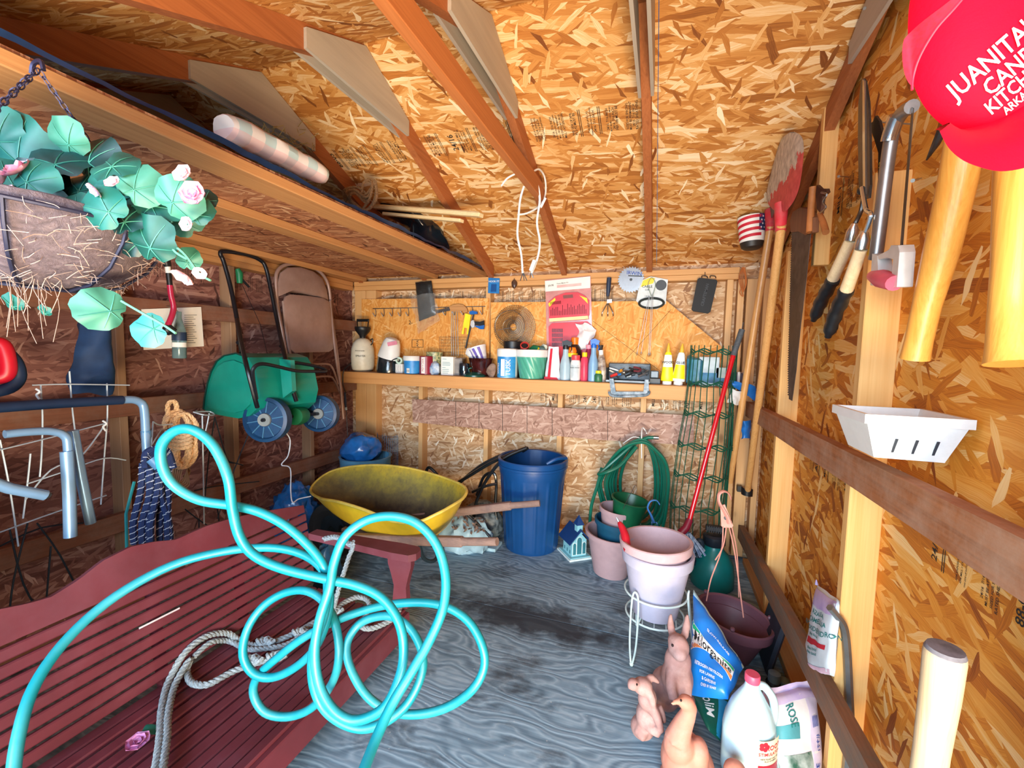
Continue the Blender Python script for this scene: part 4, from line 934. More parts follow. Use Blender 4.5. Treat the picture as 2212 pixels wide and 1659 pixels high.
MB().lathe([(10 * q, 0), (9.5 * q, 20 * q), (8 * q, 48 * q), (5 * q, 58 * q)], 16, T=T, sy=.6).build('tube', mat('tube_cream', '#cbbca8', .4, col2='#5a3a2e', scale=22), s); MB().lathe([(5 * q, 58 * q), (5 * q, 68 * q)], 12, T=T).build('cap', white, s); MB().lathe([(3 * q, 68 * q), (6 * q, 78 * q), (3 * q, 79 * q)], 10, T=T).build('tip', black, s)
mb, o, q = jar(1293, [(8, 0), (9, 2), (9, 14), (6, 18)], 3.03, 16); s = thing('green_pot_small', 'little dark green and yellow jar before the sealant tube', 'jar', o); mb.build('body', mat('jar_green', '#2f6b4a', .4), s); jar(1293, [(6, 18), (6.5, 20), (6, 24)], 3.03, 16)[0].build('cap', yellow, s)
# tool caddy hanging over the edge
o = at(1358, 3.06); q = mpp(o)
s = thing('tool_caddy', 'black and grey tool caddy with its handle over the shelf edge', 'caddy', o)
mb = MB(); mb.bb(o + V((-46 * q, -.03, .004)), o + V((44 * q, .11, .014))); mb.bb(o + V((-46 * q, .10, .014)), o + V((44 * q, .112, .13)), .004); mb.bb(o + V((-47 * q, -.03, .014)), o + V((-45 * q, .10, .10)), .003); mb.bb(o + V((43 * q, -.03, .014)), o + V((45 * q, .10, .12)), .003)
mb.build('tray', mat('caddy_black', '#20272c', .4, dirt='#8ea0ac', dirt_amt=.5), s)
MB().bb(o + V((-46 * q, -.052, .004)), o + V((45 * q, -.032, .018)), .003).build('front_lip', mat('caddy_grey', '#93a6b2', .4, dirt='#2a333a', dirt_amt=.6), s)
yh = 2.955; hm = mat('caddy_handle', '#4f6778', .4, dirt='#dfe8ee', dirt_amt=.6, scale=40)
MB().pY([(1316, 818), (1325, 818), (1330, 846), (1390, 846), (1393, 820), (1401, 820), (1402, 852), (1320, 853)], yh, .022).build('handle', hm, s, smooth=False)
MB().tube(spl([aY(1316, 846, yh - .004), aY(1319, 853, yh - .008), aY(1335, 856, yh - .008), aY(1385, 855, yh - .008), aY(1400, 851, yh - .004), aY(1402, 845, yh - .004)], 4), .009, 8).build('handle_rim', hm, s)
tl = [('screwdriver', '#d8332f', (-38, 12), (-10, 24)), ('screwdriver', '#2f7fd0', (-30, 16), (-4, 20)), ('spanner', None, (-44, 30), (-8, 20)), ('spanner', None, (-42, 26), (-20, 14)), ('pliers', '#15171a', (-8, 16), (24, 32)), ('pliers', '#6a2a34', (10, 30), (36, 26)), ('screwdriver', '#f0a030', (-20, 22), (-12, 30)), ('spanner', None, (20, 14), (40, 22)), ('pliers', '#22262a', (0, 28), (28, 18)), ('screwdriver', '#f4f0e6', (-6, 12), (12, 16))]
for i, (nm, c_, a, b) in enumerate(tl):
    yy = .0 + (i * .037) % .085
    A = o + V((a[0] * q, yy - .01, a[1] * q)); B = o + V((b[0] * q, yy + .015, b[1] * q))
    col = {'#d8332f': 'red', '#2f7fd0': 'blue', '#15171a': 'black', '#6a2a34': 'dark red', '#f0a030': 'orange', '#22262a': 'charcoal', '#f4f0e6': 'cream'}.get(c_, 'steel')
    th_ = thing(nm, {'screwdriver': f'{col} handled screwdriver lying in the tool caddy', 'pliers': f'{col} gripped pliers lying in the tool caddy', 'spanner': {2: 'long steel spanner reaching out over the caddy end', 3: 'short steel spanner under the long one in the caddy', 7: 'steel spanner at the far inner corner of the caddy'}.get(i, 'spanner')}[nm], 'spanner' if nm == 'spanner' else nm, A)
    if nm == 'screwdriver':
        MB().tube([A, A.lerp(B, .5)], .010, 8).build('handle', mat('tool_' + c_, c_, .4), th_); MB().tube([A.lerp(B, .5), B], .0035, 6).build('shaft', steel, th_)
    elif nm == 'spanner':
        MB().bar(A, B, .014, .005, (0, 1, 0), .002).build('shank', steel, th_)
        MB().tube([B + V((.016 * math.cos(t), 0, .016 * math.sin(t))) for t in [j * math.pi / 7 for j in range(11)]], .005, 6).build('jaw', steel, th_)
    else:
        n1 = V((0, -.6, .8)) * .016
        for sg in (-1, 1): MB().tube(spl([A + n1 * sg, A.lerp(B, .35) + n1 * sg * .9, A.lerp(B, .62)], 4), .007, 8).build('handle', mat('tool_' + c_, c_, .4), th_)
        MB().tube([A.lerp(B, .6), A.lerp(B, .75), B], [.008, .014, .006], 8).build('jaw', dgrey, th_)
mb = MB(); o2 = at(1415, 3.07); mb.bb(o2 + V((-11 * q, -.03, 0)), o2 + V((12 * q, .03, 12 * q)), .003)
s = thing('scrub_brush', 'dark smoky block and bristle brush beside the glue bottles', 'brush', o2); mb.build('bristle_block', black, s, smooth=False); MB().bb(o2 + V((-9 * q, -.02, 12 * q)), o2 + V((8 * q, .02, 28 * q)), .006).build('handle', mat('smoke', '#545b5f', .25), s, smooth=False)
# two glue bottles standing on their caps
for px, tilt, lab in ((1442, 0, 'yellow and white glue bottle standing on its cap, beside the scrub brush'), (1466, .06, 'white glue bottle with a yellow panel, standing beside the wire trellis')):
    o = at(px, 3.04); q = mpp(o); T = frame(o, (1, 0, -tilt), (0, 1, 0), (tilt, 0, 1)); s = thing('wood_glue', lab, 'glue bottle', o)
    MB().lathe([(9 * q, 0), (9.5 * q, 1 * q), (9.5 * q, 7 * q), (8 * q, 8 * q)], 18, T=T, sy=.8).build('base_cap', white, s)
    MB().lathe([(12 * q, 8 * q), (13.5 * q, 10 * q), (12.5 * q, 22 * q), (10 * q, 46 * q), (7 * q, 66 * q), (5 * q, 70 * q)], 22, T=T, sy=.6).build('body', mat('glue_white', '#dfe5e4', .4) if tilt else mat('glue_yellow', '#efe01e', .4), s)
    MB().lathe([(5 * q, 70 * q), (4.5 * q, 76 * q), (1.2 * q, 89 * q)], 14, T=T).build('nozzle', mat('nozzle_amber', '#e6b53a', .4), s)
    mb = MB(); z0, z1 = (38, 64) if not tilt else (14, 44)
    mb.grid(lambda u, v: T @ V(((13.6 - (z0 + (z1 - z0) * v - 10) * .108) * q * 1.03 * math.cos(-2.7 + 2.2 * u), .62 * (13.6 - (z0 + (z1 - z0) * v - 10) * .108) * q * 1.06 * math.sin(-2.7 + 2.2 * u), (z0 + (z1 - z0) * v) * q)), 8, 4); mb.build('panel', white if not tilt else mat('glue_yellow', '#efe01e', .4), s)
    txt('WOOD' if not tilt else 'GLUE', lambda x, y: T @ V((x, -.62 * 10.5 * q - .004, 48 * q + y)), inkb, s, .022)
# bags and boxes behind the trellis
o = at(1500, 3.12); mb = MB(); mb.bb(o + V((-.05, -.05, 0)), o + V((.045, .03, .19)), .02); mb.jig(.025, 14); s = mb.build('teal_sack', mat('sack_teal', '#3f8ea6', .35, col2='#2a6580', scale=16)); tag(s, 'crumpled teal sack on the shelf behind the wire trellis', 'bag')
for px, w_, h_, m_, nm, lb in ((1530, 20, 62, mat('box_iceblue', '#cfe0e6', .6), 'display_box', 'pale box with blue picture behind the wire trellis'), (1560, 14, 40, mat('box_mint', '#cfdfd6', .6), 'mint_box', 'small mint box on the shelf behind the wire trellis')):
    o = at(px, 3.13); s = thing(nm, lb, 'box', o); MB().bb(o + V((-w_ * q, -.04, 0)), o + V((w_ * q, .02, h_ * q)), .003).build('carton', m_, s, smooth=False); MB().bb(o + V((-w_ * q * .8, -.0415, h_ * q * .1)), o + V((w_ * q * .8, -.04, h_ * q * .45)), 0).build('picture', mat('picture_blue', '#4f94bc', .6, col2='#1d4c74', scale=12), s, smooth=False)
for i, (px, h_, c_) in enumerate(((1588, 30, '#2c2f3a'), (1594, 32, '#e6e4e0'), (1600, 29, '#4a3b44'), (1606, 31, '#e0e2e6'))):
    o = at(px, 3.14); s = MB().bb(o + V((-.008, -.05, 0)), o + V((.008, .04, h_ * q)), .002).build('paperback', mat('book' + c_, c_, .6), smooth=False); tag(s, ['dark slate upright booklet on the shelf end', 'white upright booklet beside the dark slate one', 'plum upright booklet between two white ones', 'white upright booklet next to the corner post'][i], 'booklet', 'booklets on the shelf end')
mb = MB(); mb.grid(lambda u, v: aY(1576 + 56 * u, 822 + 12 * u + 26 * v * (.3 + u), 2.97 - .03 * math.sin(3 * u + 2 * v)), 12, 6); mb.jig(.012, 20); s = mb.build('blue_tarp_fold', mat('tarp_blue', '#1f6cb8', .35, var=.15)); tag(s, 'fold of blue tarp hanging over the shelf end behind the shovel shafts', 'tarp')
mb = MB(); mb.grid(lambda u, v: aY(1574 + 34 * u, 842 + 4 * u + 30 * v, 2.95 - .03 * math.sin(3 * u + 2 * v)), 10, 8); mb.jig(.016, 24); s = mb.build('white_cloth', mat('cloth_white', '#dedbd8', .8)); tag(s, 'crumpled white cloth under the blue tarp fold', 'cloth')
mb = MB(); mb.grid(lambda u, v: aY(1602 + 18 * u, 908 + 40 * v, 3.0 - .02 * math.sin(4 * u)), 8, 10); mb.jig(.012, 20); s = mb.build('blue_packet', mat('tarp_blue', '#1f6cb8', .35)); tag(s, 'blue foil packet tucked behind the shovel shafts below the shelf', 'packet')
# ================================================================== LEFT WALL AND BEHIND THE SWING
hop = mat('hopper_green', '#0a8474', .32, var=.06, coat=.3); frm = mat('frame_black', '#10141c', .35); whl = mat('wheel_blue', '#123c66', .45, var=.15, scale=20, dirt='#2f5878', dirt_amt=.3)
def tubeP(pts, r, n=8, s=5, m=None, name='tube', par=None): return MB().tube(spl(pts, s), r, n).build(name, m, par)
nailm0 = mat('nail', '#b9b4ac', .3, .9)
# broadcast spreader hung by its handle
sp = thing('lawn_spreader', 'green drop spreader hung on the wall rail by its black handle', 'spreader', aX(600, 930, -2.35))
Ya, Yb = aX(500, 840, -2.33).y, aX(622, 840, -2.30).y
sec = [(441, 884), (444, 858), (450, 828), (458, 802), (470, 780), (486, 768), (512, 763), (536, 772), (552, 800), (562, 850), (556, 882), (540, 898), (515, 904), (470, 896), (448, 891)]
S3 = [aY(a, b, Ya) for a, b in sec]; dy = V((.06, Yb - Ya, 0))
mb = MB(); mb.prism(S3, dy); mb.build('hopper', hop, sp, ang=30)
mb = MB(); cen = sum(S3, V()) / len(S3); mb.prism([cen + (p - cen) * .8 + V((.0, -.012, 0)) for p in S3], (0, .014, 0)); mb.build('end_panel', mat('hopper_green2', '#128c7e', .3, var=.05, coat=.3), sp, ang=30)
mb = MB(); mb.tube([p + V((-.002, -.004, 0)) for p in S3[:8]], .005, 6); mb.build('rim_bead', mat('rim_dark', '#0c3a34', .4), sp)
for y_ in (.6,): MB().prism([aY(572 + 52 * y_, 775, Ya + .12), aY(596 + 52 * y_, 778, Ya + .12), aY(600 + 52 * y_, 845, Ya + .12), aY(580 + 52 * y_, 860, Ya + .12)], (0, .03, 0)).build('hopper_rib', mat('hopper_green2', '#128c7e', .3), sp, ang=30)
HX = -2.50
tubeP([aX(522, 762, -2.30), aX(512, 690, -2.42), aX(498, 620, HX), aX(483, 565, HX - .03), aX(476, 549, HX - .03), aX(484, 543, HX - .03), aX(530, 549, HX - .03), aX(562, 562, HX - .03), aX(574, 578, HX - .02), aX(584, 620, HX), aX(600, 700, -2.42), aX(612, 755, -2.2), aX(622, 795, -2.08), aX(632, 840, -2.06), aX(640, 866, -2.06)], .0125, 10, m=frm, name='handle', par=sp)
tubeP([aX(512, 690, -2.41), aX(522, 745, -2.18), aX(534, 795, -2.04), aX(548, 850, -2.02), aX(556, 880, -2.03)], .0115, 8, m=frm, name='frame_arm', par=sp)
tubeP([aX(554, 862, -2.02), aX(546, 812, -2.0), aX(549, 794, -1.99), aX(566, 786, -1.98), aX(600, 792, -1.98), aX(640, 801, -1.98), aX(680, 802, -1.98), aX(704, 801, -1.98), aX(690, 793, -2.0), aX(640, 784, -2.04), aX(625, 788, -2.08)], .010, 8, m=frm, name='kickstand', par=sp)
MB().tube([aX(513, 580, -2.46), aX(517, 590, -2.46), aX(518, 612, -2.46)], [.012, .021, .016], 10).build('trigger_grip', green, sp)
MB().tube([aX(518, 598, -2.45), aX(538, 620, -2.45)], .007, 6).build('trigger_lever', frm, sp)
MB().tube([aX(523, 615, -2.46), aX(562, 700, -2.4), aX(586, 800, -2.2)], .0018, 5).build('control_cable', frm, sp)
for a, b in ((515, 740), (608, 748)): MB().ball(aX(a, b, -2.34), .014, 8).build('wing_nut', frm, sp)
w1, w2 = aX(578, 906, -2.13), aX(692, 893, -2.13)
def wheel(c, r, par):
    T = zframe(c, (.30, -.9, .06)); w = MB(); wd_ = .035
    w.lathe([(r * .86, -wd_), (r, -wd_ * .8), (r, wd_ * .8), (r * .86, wd_), (r * .8, wd_ * .6), (r * .3, wd_ * .7), (r * .28, wd_), (r * .08, wd_)], 32, T=T)
    o = w.build('wheel', whl, par)
    sp_ = MB()
    for i in range(10):
        a = i * math.pi / 5 + .2; sp_.bar(T @ V((r * .32 * math.cos(a), r * .32 * math.sin(a), wd_ * .72)), T @ V((r * .82 * math.cos(a), r * .82 * math.sin(a), wd_ * .68)), .006, .006, T.to_3x3() @ V((0, 0, 1)))
    q_ = sp_.build('spokes', mat('spoke_blue', '#3d6f94', .45), o, smooth=False); q_['kind'] = 'stuff'
    MB().lathe([(r * .30, wd_ * .7), (r * .28, wd_ * 1.1), (r * .10, wd_ * 1.05)], 20, T=T).build('hub', mat('hub_grey', '#7f8789', .6), o)
    MB().lathe([(r * .09, wd_ * 1.0), (r * .08, wd_ * 1.5)], 10, T=T).build('axle_end', frm, o)
wheel(w1, .128, sp); wheel(w2, .120, sp)
MB().tube([w1, w2], .012, 8).build('axle', frm, sp)
MB().lathe([(.01, -.05), (.052, -.045), (.058, 0), (.052, .045), (.01, .05)], 20, T=zframe(w1.lerp(w2, .55), (.25, -.9, .05))).build('drive_drum', green, sp)
MB().prism([aX(556, 850, -2.2), aX(640, 836, -2.2), aX(650, 868, -2.15), aX(610, 884, -2.13), aX(590, 862, -2.14)], (-.02, .01, 0)).build('frame_plate', frm, sp, smooth=False)
# folding chair
ch = thing('folding_chair', 'tan metal folding chair hung flat on the wall beside the spreader', 'chair', aX(660, 905, -2.5))
tan = mat('chair_tan', '#9c8078', .4, .25, var=.06, dirt='#b9a49c', dirt_amt=.3)
X1 = -2.52
tubeP([aX(742, 905, X1 + .08), aX(736, 840, X1 + .06), aX(727, 760, X1 + .03), aX(716, 680, X1), aX(711, 625, X1), aX(700, 597, X1), aX(680, 580, X1), aX(648, 571, X1), aX(618, 572, X1), aX(600, 585, X1), aX(596, 610, X1), aX(600, 660, X1), aX(610, 720, X1 + .02), aX(618, 770, X1 + .03), aX(630, 850, X1 + .05)], .0125, 10, m=tan, name='frame', par=ch)
tubeP([aX(612, 650, X1 + .03), aX(622, 740, X1 + .03), aX(640, 830, X1 + .02), aX(650, 890, X1 + .02)], .011, 8, m=tan, name='leg', par=ch)
tubeP([aX(712, 650, X1 + .03), aX(722, 740, X1 + .04), aX(734, 830, X1 + .05), aX(741, 880, X1 + .05)], .011, 8, m=tan, name='leg', par=ch)
tubeP([aX(628, 792, X1 + .04), aX(700, 786, X1 + .045), aX(718, 795, X1 + .05), aX(730, 830, X1 + .05)], .008, 8, m=tan, name='stretcher', par=ch)
tubeP([aX(634, 820, X1 + .04), aX(706, 813, X1 + .045), aX(722, 822, X1 + .05), aX(735, 850, X1 + .05)], .008, 8, m=tan, name='stretcher', par=ch)
def rpanel(px, x, t, m, nm, par, infl=.015):
    P = [aX(a, b, x) for a, b in px]; c = sum(P, V()) / len(P); n = len(P); mb = MB(); rings = []
    for s, o in ((1, 0), (1, t), (.93, t + infl * .5), (.6, t + infl), (.0, t + infl)):
        rings.append([c + (p - c) * max(s, .001) + V((o, 0, 0)) for p in P])
    vs = [p for r in rings for p in r]; fs = [(i * n + k, i * n + (k + 1) % n, (i + 1) * n + (k + 1) % n, (i + 1) * n + k) for i in range(len(rings) - 1) for k in range(n)] + [tuple(range(n))[::-1]]
    return mb.add(vs, fs).build(nm, m, par, ang=60)
rpanel([(600, 640), (599, 612), (604, 590), (620, 578), (648, 577), (676, 586), (695, 602), (704, 626), (708, 652), (690, 644), (650, 634), (615, 632)], X1 + .004, .008, tan, 'backrest', ch)
rpanel([(611, 652), (614, 641), (624, 636), (660, 639), (695, 644), (709, 652), (712, 670), (717, 740), (717, 754), (708, 760), (634, 762), (625, 754)], X1 + .03, .012, tan, 'seat', ch, .012)
# notice, hanging bottle and weeder
nn = aX(372, 710, -2.56); s = thing('paper_notice', 'white printed sheet stuck on the left wall behind the weeding tool', 'paper', nn) if False else thing('paper_notice', 'white printed sheet stuck to the wall rail behind the weeding tool', 'paper', nn)
MB().pX([(305, 668), (434, 663), (440, 748), (310, 756)], -2.566, .002).build('sheet', cardw, s, smooth=False)
mb = MB()
for i in range(14):
    y = 680 + i * 4.6; mb.pX([(398, y), (425 - (i * 7) % 11, y - .4), (425 - (i * 7) % 11, y + 1), (398, y + 1.4)], -2.5636, .001)
for i in range(8): y = 690 + i * 6; mb.pX([(322, y), (352 - (i * 5) % 9, y - .4), (352 - (i * 5) % 9, y + 1), (322, y + 1.4)], -2.5636, .001)
o = mb.build('print_lines', mat('ink_grey', '#8b9090', .7), s, smooth=False); o['kind'] = 'stuff'
s = thing('hanging_bottle', 'clear bottle with a dark blue label hung before the paper notice', 'bottle', aX(386, 775, -2.5)); T = frame(aX(388, 774, -2.48), (1, 0, 0), (0, 1, 0), (0, .02, 1)); q = mpp(T.to_translation())
MB().lathe([(12 * q, 0), (13 * q, 2 * q), (13 * q, 56 * q), (8 * q, 74 * q), (5 * q, 86 * q), (5 * q, 100 * q)], 18, T=T).build('glass', mat('bottle_glass', '#8fb0b4', .1, trans=.6), s)
MB().lathe([(11 * q, 1 * q), (12 * q, 3 * q), (12 * q, 24 * q)], 18, T=T).build('liquid', mat('liquid_teal', '#0e3c44', .2), s)
MB().lathe([(13.4 * q, 38 * q), (13.4 * q, 56 * q)], 18, T=T, cap=(0, 0)).build('label', mat('label_navy', '#1d3350', .5), s); MB().lathe([(13.5 * q, 24 * q), (13.5 * q, 34 * q)], 18, T=T, cap=(0, 0)).build('white_label', cardw, s); MB().tube(spl([T @ V((0, 0, 98 * q)), T @ V((-.03, .0, 106 * q)), V((-2.57, T.to_translation().y, T.to_translation().z + 112 * q))], 4), .002, 6).build('hang_cord', nailm0, s)
s = thing('weeding_tool', 'crook necked red weeding tool with black grip hung on the wall', 'weeder', aX(362, 720, -2.42))
MB().tube(spl([aX(352, 508, -2.42), aX(354, 530, -2.42), aX(358, 560, -2.42), aX(362, 576, -2.42)], 4), [.022, .024, .024, .024, .024, .022, .02, .02, .02, .019, .018, .016, .014][:13], 10).build('grip', black, s)
MB().tube([aX(354, 512, -2.42), aX(352, 506, -2.5), aX(352, 504, -2.62)], .004, 6).build('hang_nail', nailm0, s); MB().tube([aX(362, 575, -2.42), aX(364, 590, -2.42)], .013, 10).build('collar', white, s); MB().tube([aX(364, 590, -2.42), aX(367, 616, -2.42)], .0125, 10).build('sleeve', black, s)
MB().tube(spl([aX(367, 616, -2.42), aX(370, 640, -2.42), aX(375, 662, -2.42), aX(372, 680, -2.42), aX(362, 704, -2.42)], 5), .0135, 10).build('neck', mat('crimson_tube', '#b02045', .3, coat=.5), s)
mb = MB(); mb.ball(aX(364, 712, -2.42), (.022, .028, .03), 10); mb.tube([aX(362, 704, -2.42), aX(378, 716, -2.40)], .014, 8); mb.build('head', black, s)
# tan rope hank
tanr = mat('tan_rope', '#ecc79c', .85, scale=120, var=.25, bump=.002)
c = aX(380, 945, -2.30); q = mpp(c); s = thing('rope_hank', 'thick tan rope hank tied in a bundle on the wall rail', 'rope', aX(380, 1010, -2.30))
rr = random.Random(2)
def hp2(px, py, d=0): return aX(px, py, -2.30) + V((d, 0, 0))
for i in range(11):
    w = 6 + i * 2.2 + rr.uniform(-3, 3); ox = rr.uniform(-5, 5); oy = rr.uniform(-6, 6); d = .015 * (i % 3)
    laid([hp2(382 + ox - w, 925 + oy, d), hp2(380 + ox - w * .6, 902 + oy, d), hp2(384 + ox + w * .3, 893 + oy, d), hp2(388 + ox + w * .8, 915 + oy, d + .02), hp2(385 + ox + w * .55, 950 + oy, d + .04), hp2(384 + ox + w * .7, 985 + oy, d + .03), hp2(386 + ox, 1008 + oy, d), hp2(382 + ox - w * .7, 990 + oy, d), hp2(381 + ox - w * .5, 955 + oy, d)], .0095, 3, .06, 5).build('rope_loop', tanr, s)
for i in range(5):
    y = 930 + i * 8; laid([hp2(358, y + 3, .0), hp2(372, y + 4, .07), hp2(390, y - 3, .08), hp2(404, y - 6, .02)], .009, 3, .06, 5).build('rope_wrap', mat('tan_rope2', '#f0d0a6', .85, scale=120, var=.2), s)
laid([hp2(364, 900), hp2(362, 878), hp2(370, 867), hp2(380, 872), hp2(383, 898)], .011, 3, .06, 5).build('hang_loop', tanr, s)
mb = MB()
for i in range(5): mb.tube(spl([hp2(375 + i * 5, 1005, .0), hp2(372 + i * 3, 1035 + i * 4, .01), hp2(392 + i * 4, 1040 + i * 2, .0), hp2(404, 1015, .0), hp2(412 + i * 3, 1000, -.05), hp2(425 - i, 1020 + i * 3, -.05), hp2(405, 1030, -.03)], 5), .004, 5)
mb.build('loose_cord', mat('cord_brown', '#a08a70', .85), s)
# navy and white rope coil
nav = mat('navy_rope', '#152a58', .8, var=.2, scale=50); wfl = mat('fleck_white', '#c3cfe0', .8)
s = thing('navy_rope_coil', 'thick coil of navy rope flecked white hanging behind the swing', 'rope', aX(325, 1185, -2.05))
strands = []
def np_(px, py, d): return aX(px, py, -2.05) + V((d, 0, 0))
for i, (xa, xb, yb) in enumerate(((308, 288, 1175), (318, 300, 1190), (330, 312, 1195), (340, 326, 1195), (345, 338, 1190), (350, 348, 1180), (356, 360, 1165), (316, 308, 1200), (336, 352, 1185), (328, 320, 1200))):
    d = .02 * (i % 3); pts = [np_(xa, 1000 + (i % 3) * 6, d), np_(xa - 4 + (i % 2) * 4, 1060, d), np_(xb, 1130, d), np_(xb + 2, yb, d)]
    strands.append(pts)
    P = spl(pts, 10); MB().tube(P, .0125, 8).build('rope_strand', nav, s)
    mb = MB()
    for j in range(1, len(P) - 1):
        for f in (0, .5):
            p = P[j].lerp(P[j + 1], f); tg = (P[j + 1] - P[j]).normalized(); a0 = (j * 2 + f * 2) * 1.3
            for sgn in (0,):
                h = tg.orthogonal().normalized(); b = tg.cross(h)
                mb.tube([p + (h * math.cos(a0 + w) + b * math.sin(a0 + w)) * .0130 + tg * .003 * w for w in (-.7, 0, .7)], .0015, 4)
    o = mb.build('white_flecks', wfl, s); o['kind'] = 'stuff'
for i in range(5):
    w = 10 + 5 * i; P = spl([np_(330 - w, 1010, .01 * i), np_(326 - w * .6, 985 - i * 2, .02), np_(334, 974 - i * 2, .03), np_(342 + w * .5, 984 - i * 2, .02), np_(344 + w * .6, 1010, .01 * i)], 6)
    MB().tube(P, .0125, 8).build('rope_strand', nav, s)
    mb = MB()
    for j in range(1, len(P) - 1):
        p = P[j]; tg = (P[j + 1] - P[j]).normalized(); h = tg.orthogonal().normalized(); b = tg.cross(h)
        mb.tube([p + (h * math.cos(a) + b * math.sin(a)) * .0130 for a in [j * 1.3 + w for w in (-.7, 0, .7)]], .0015, 4)
    o = mb.build('white_flecks', wfl, s); o['kind'] = 'stuff'
# tubular frame leaning on the left wall
alu = mat('alu_blue', '#86b0da', .3, .35, var=.05); pad = mat('pad_navy', '#10294a', .6)
s = thing('chair_frame', 'folded tubular aluminium chair frame leaning behind the swing', 'chair frame', aX(170, 1180, -2.1))
tubeP([aX(262, 864, -2.15), aX(290, 864, -2.15), aX(308, 874, -2.15), aX(313, 900, -2.14), aX(316, 960, -2.12), aX(322, 1040, -2.1)], .0165, 10, m=alu, name='top_bend', par=s)
MB().tube([aX(-60, 884, -2.12), aX(100, 873, -2.14), aX(264, 864, -2.15)], .019, 10).build('top_pad', pad, s)
MB().tube([aX(315, 930, -2.13), aX(316, 945, -2.13)], .019, 10).build('collar', mat('collar_blue', '#4d7ba6', .4), s)
tubeP([aX(10, 938, -2.0), aX(60, 933, -2.0), aX(110, 932, -2.0), aX(140, 942, -2.0), aX(147, 970, -2.0), aX(150, 1060, -2.0), aX(151, 1150, -2.0)], .0135, 10, m=alu, name='inner_frame', par=s)
MB().tube([aX(144, 975, -2.0), aX(150, 1070, -1.99), aX(152, 1160, -1.98)], .019, 10).build('leg', alu, s)
MB().tube([aX(157, 930, -2.05), aX(175, 1030, -2.05), aX(196, 1130, -2.05)], .017, 10).build('leg', alu, s)
MB().tube([aX(-40, 1033, -1.9), aX(20, 1055, -1.9), aX(98, 1070, -1.9)], .017, 10).build('arm_tube', alu, s)
T = aX(98, 1070, -1.9); MB().tube([T + V((.001, .001, 0)), T + (aX(99, 1070.3, -1.9) - T) * 1.5], .0135, 10).build('tube_mouth', dgrey, s)
MB().tube([aX(328, 990, -1.95), aX(346, 1008, -1.93)], .022, 12).build('tube_end', mat('collar_blue', '#4d7ba6', .4), s)
# white wire trellis panel
wt = mat('wire_white', '#b9c9d6', .5, .3)
s = thing('garden_trellis', 'bent white wire trellis panel leaning by the aluminium frame', 'trellis', aX(120, 1240, -2.25)); mb = MB()
for pts in ([(88, 832), (92, 900), (90, 980), (86, 1030)], [(150, 802), (156, 880), (162, 930)], [(231, 828), (232, 900), (226, 980), (218, 1090)], [(0, 950), (22, 1060), (40, 1180)], [(66, 980), (60, 1040), (50, 1120)]): mb.tube(spl([aX(a, b, -2.2) for a, b in pts], 4), .003, 5)
for pts in ([(70, 832), (150, 830), (280, 832)], [(0, 972), (110, 945), (230, 914)], [(60, 1045), (150, 1015), (225, 990), (272, 994)], [(0, 1150), (110, 1110), (230, 1070)], [(55, 1080), (110, 1015), (170, 990), (215, 935), (226, 915)]): mb.tube(spl([aX(a, b, -2.19) for a, b in pts], 4), .0028, 5)
o = mb.build('wires', wt, s)
for a, b in ((82, 846), (226, 915)):
    MB().tube(spl([aX(a - 4, b - 6, -2.18), aX(a + 4, b, -2.17), aX(a - 3, b + 7, -2.18), aX(a + 3, b + 16, -2.18)], 4), .004, 6).build('string_knot', mat('string_pale', '#d5dde6', .8), s)
# dark tomato cages in the gloom below
dkw = mat('wire_dark', '#22303c', .5, .4); s = thing('tomato_cage', 'dark wire plant cage standing against the left wall', 'cage', aX(480, 1120, -2.35)) if False else thing('tomato_cage', 'dark wire plant cage against the wall behind the navy rope', 'cage', aX(480, 1120, -2.35)); mb = MB()
for pts in ([(464, 900), (450, 1000), (440, 1110)], [(464, 900), (490, 990), (505, 1000)], [(540, 930), (500, 1030), (470, 1120)], [(60, 1130), (30, 1250), (20, 1330)], [(80, 1130), (130, 1200), (180, 1300)], [(20, 1140), (50, 1260), (90, 1330)], [(455, 985), (470, 990), (525, 1005)], [(400, 1100), (440, 1130), (480, 1150), (520, 1150)], [(420, 1060), (470, 1050), (560, 1040)], [(430, 1120), (430, 1180)], [(470, 1100), (480, 1180)], [(110, 1180), (100, 1300)], [(0, 1180), (90, 1140), (180, 1130)]): mb.tube(spl([aX(a, b, -2.42) for a, b in pts], 3), .0035, 5)
o = mb.build('wires', dkw, s); o['kind'] = 'stuff'
# white wire plant stake
s = thing('plant_stake', 'white wire plant label stake standing before the wall beside the rope hank', 'stake', aX(441, 1135, -2.25)); mb = MB()
mb.tube([aX(437, 898, -2.2), aX(439, 1000, -2.2), aX(441, 1132, -2.2)], .0035, 6); mb.tube(spl([aX(418, 890, -2.2), aX(440, 896, -2.15), aX(463, 896, -2.2), aX(452, 889, -2.25), aX(420, 890, -2.2)], 4), .0035, 6); mb.tube([aX(452, 893, -2.2), aX(448, 915, -2.2), aX(444, 932, -2.2)], .003, 6); mb.tube([aX(420, 890, -2.2), aX(424, 888, -2.4), aX(425, 887, -2.57)], .003, 6)
mb.build('wire', wt, s)
s = thing('plant_stake', 'white wire plant stake beside the aluminium frame bend', 'stake', aX(328, 970, -2.2)); mb = MB(); mb.tube([aX(331, 910, -2.2), aX(329, 940, -2.2), aX(326, 968, -2.2)], .0035, 6); mb.tube(spl([aX(331, 911, -2.2), aX(345, 918, -2.2), aX(372, 916, -2.2)], 3), .003, 6); mb.tube([aX(350, 926, -2.2), aX(327, 962, -2.2)], .003, 6); mb.tube([aX(372, 916, -2.2), aX(372, 912, -2.4), aX(372, 905, -2.57)], .003, 6); mb.build('wire', wt, s)
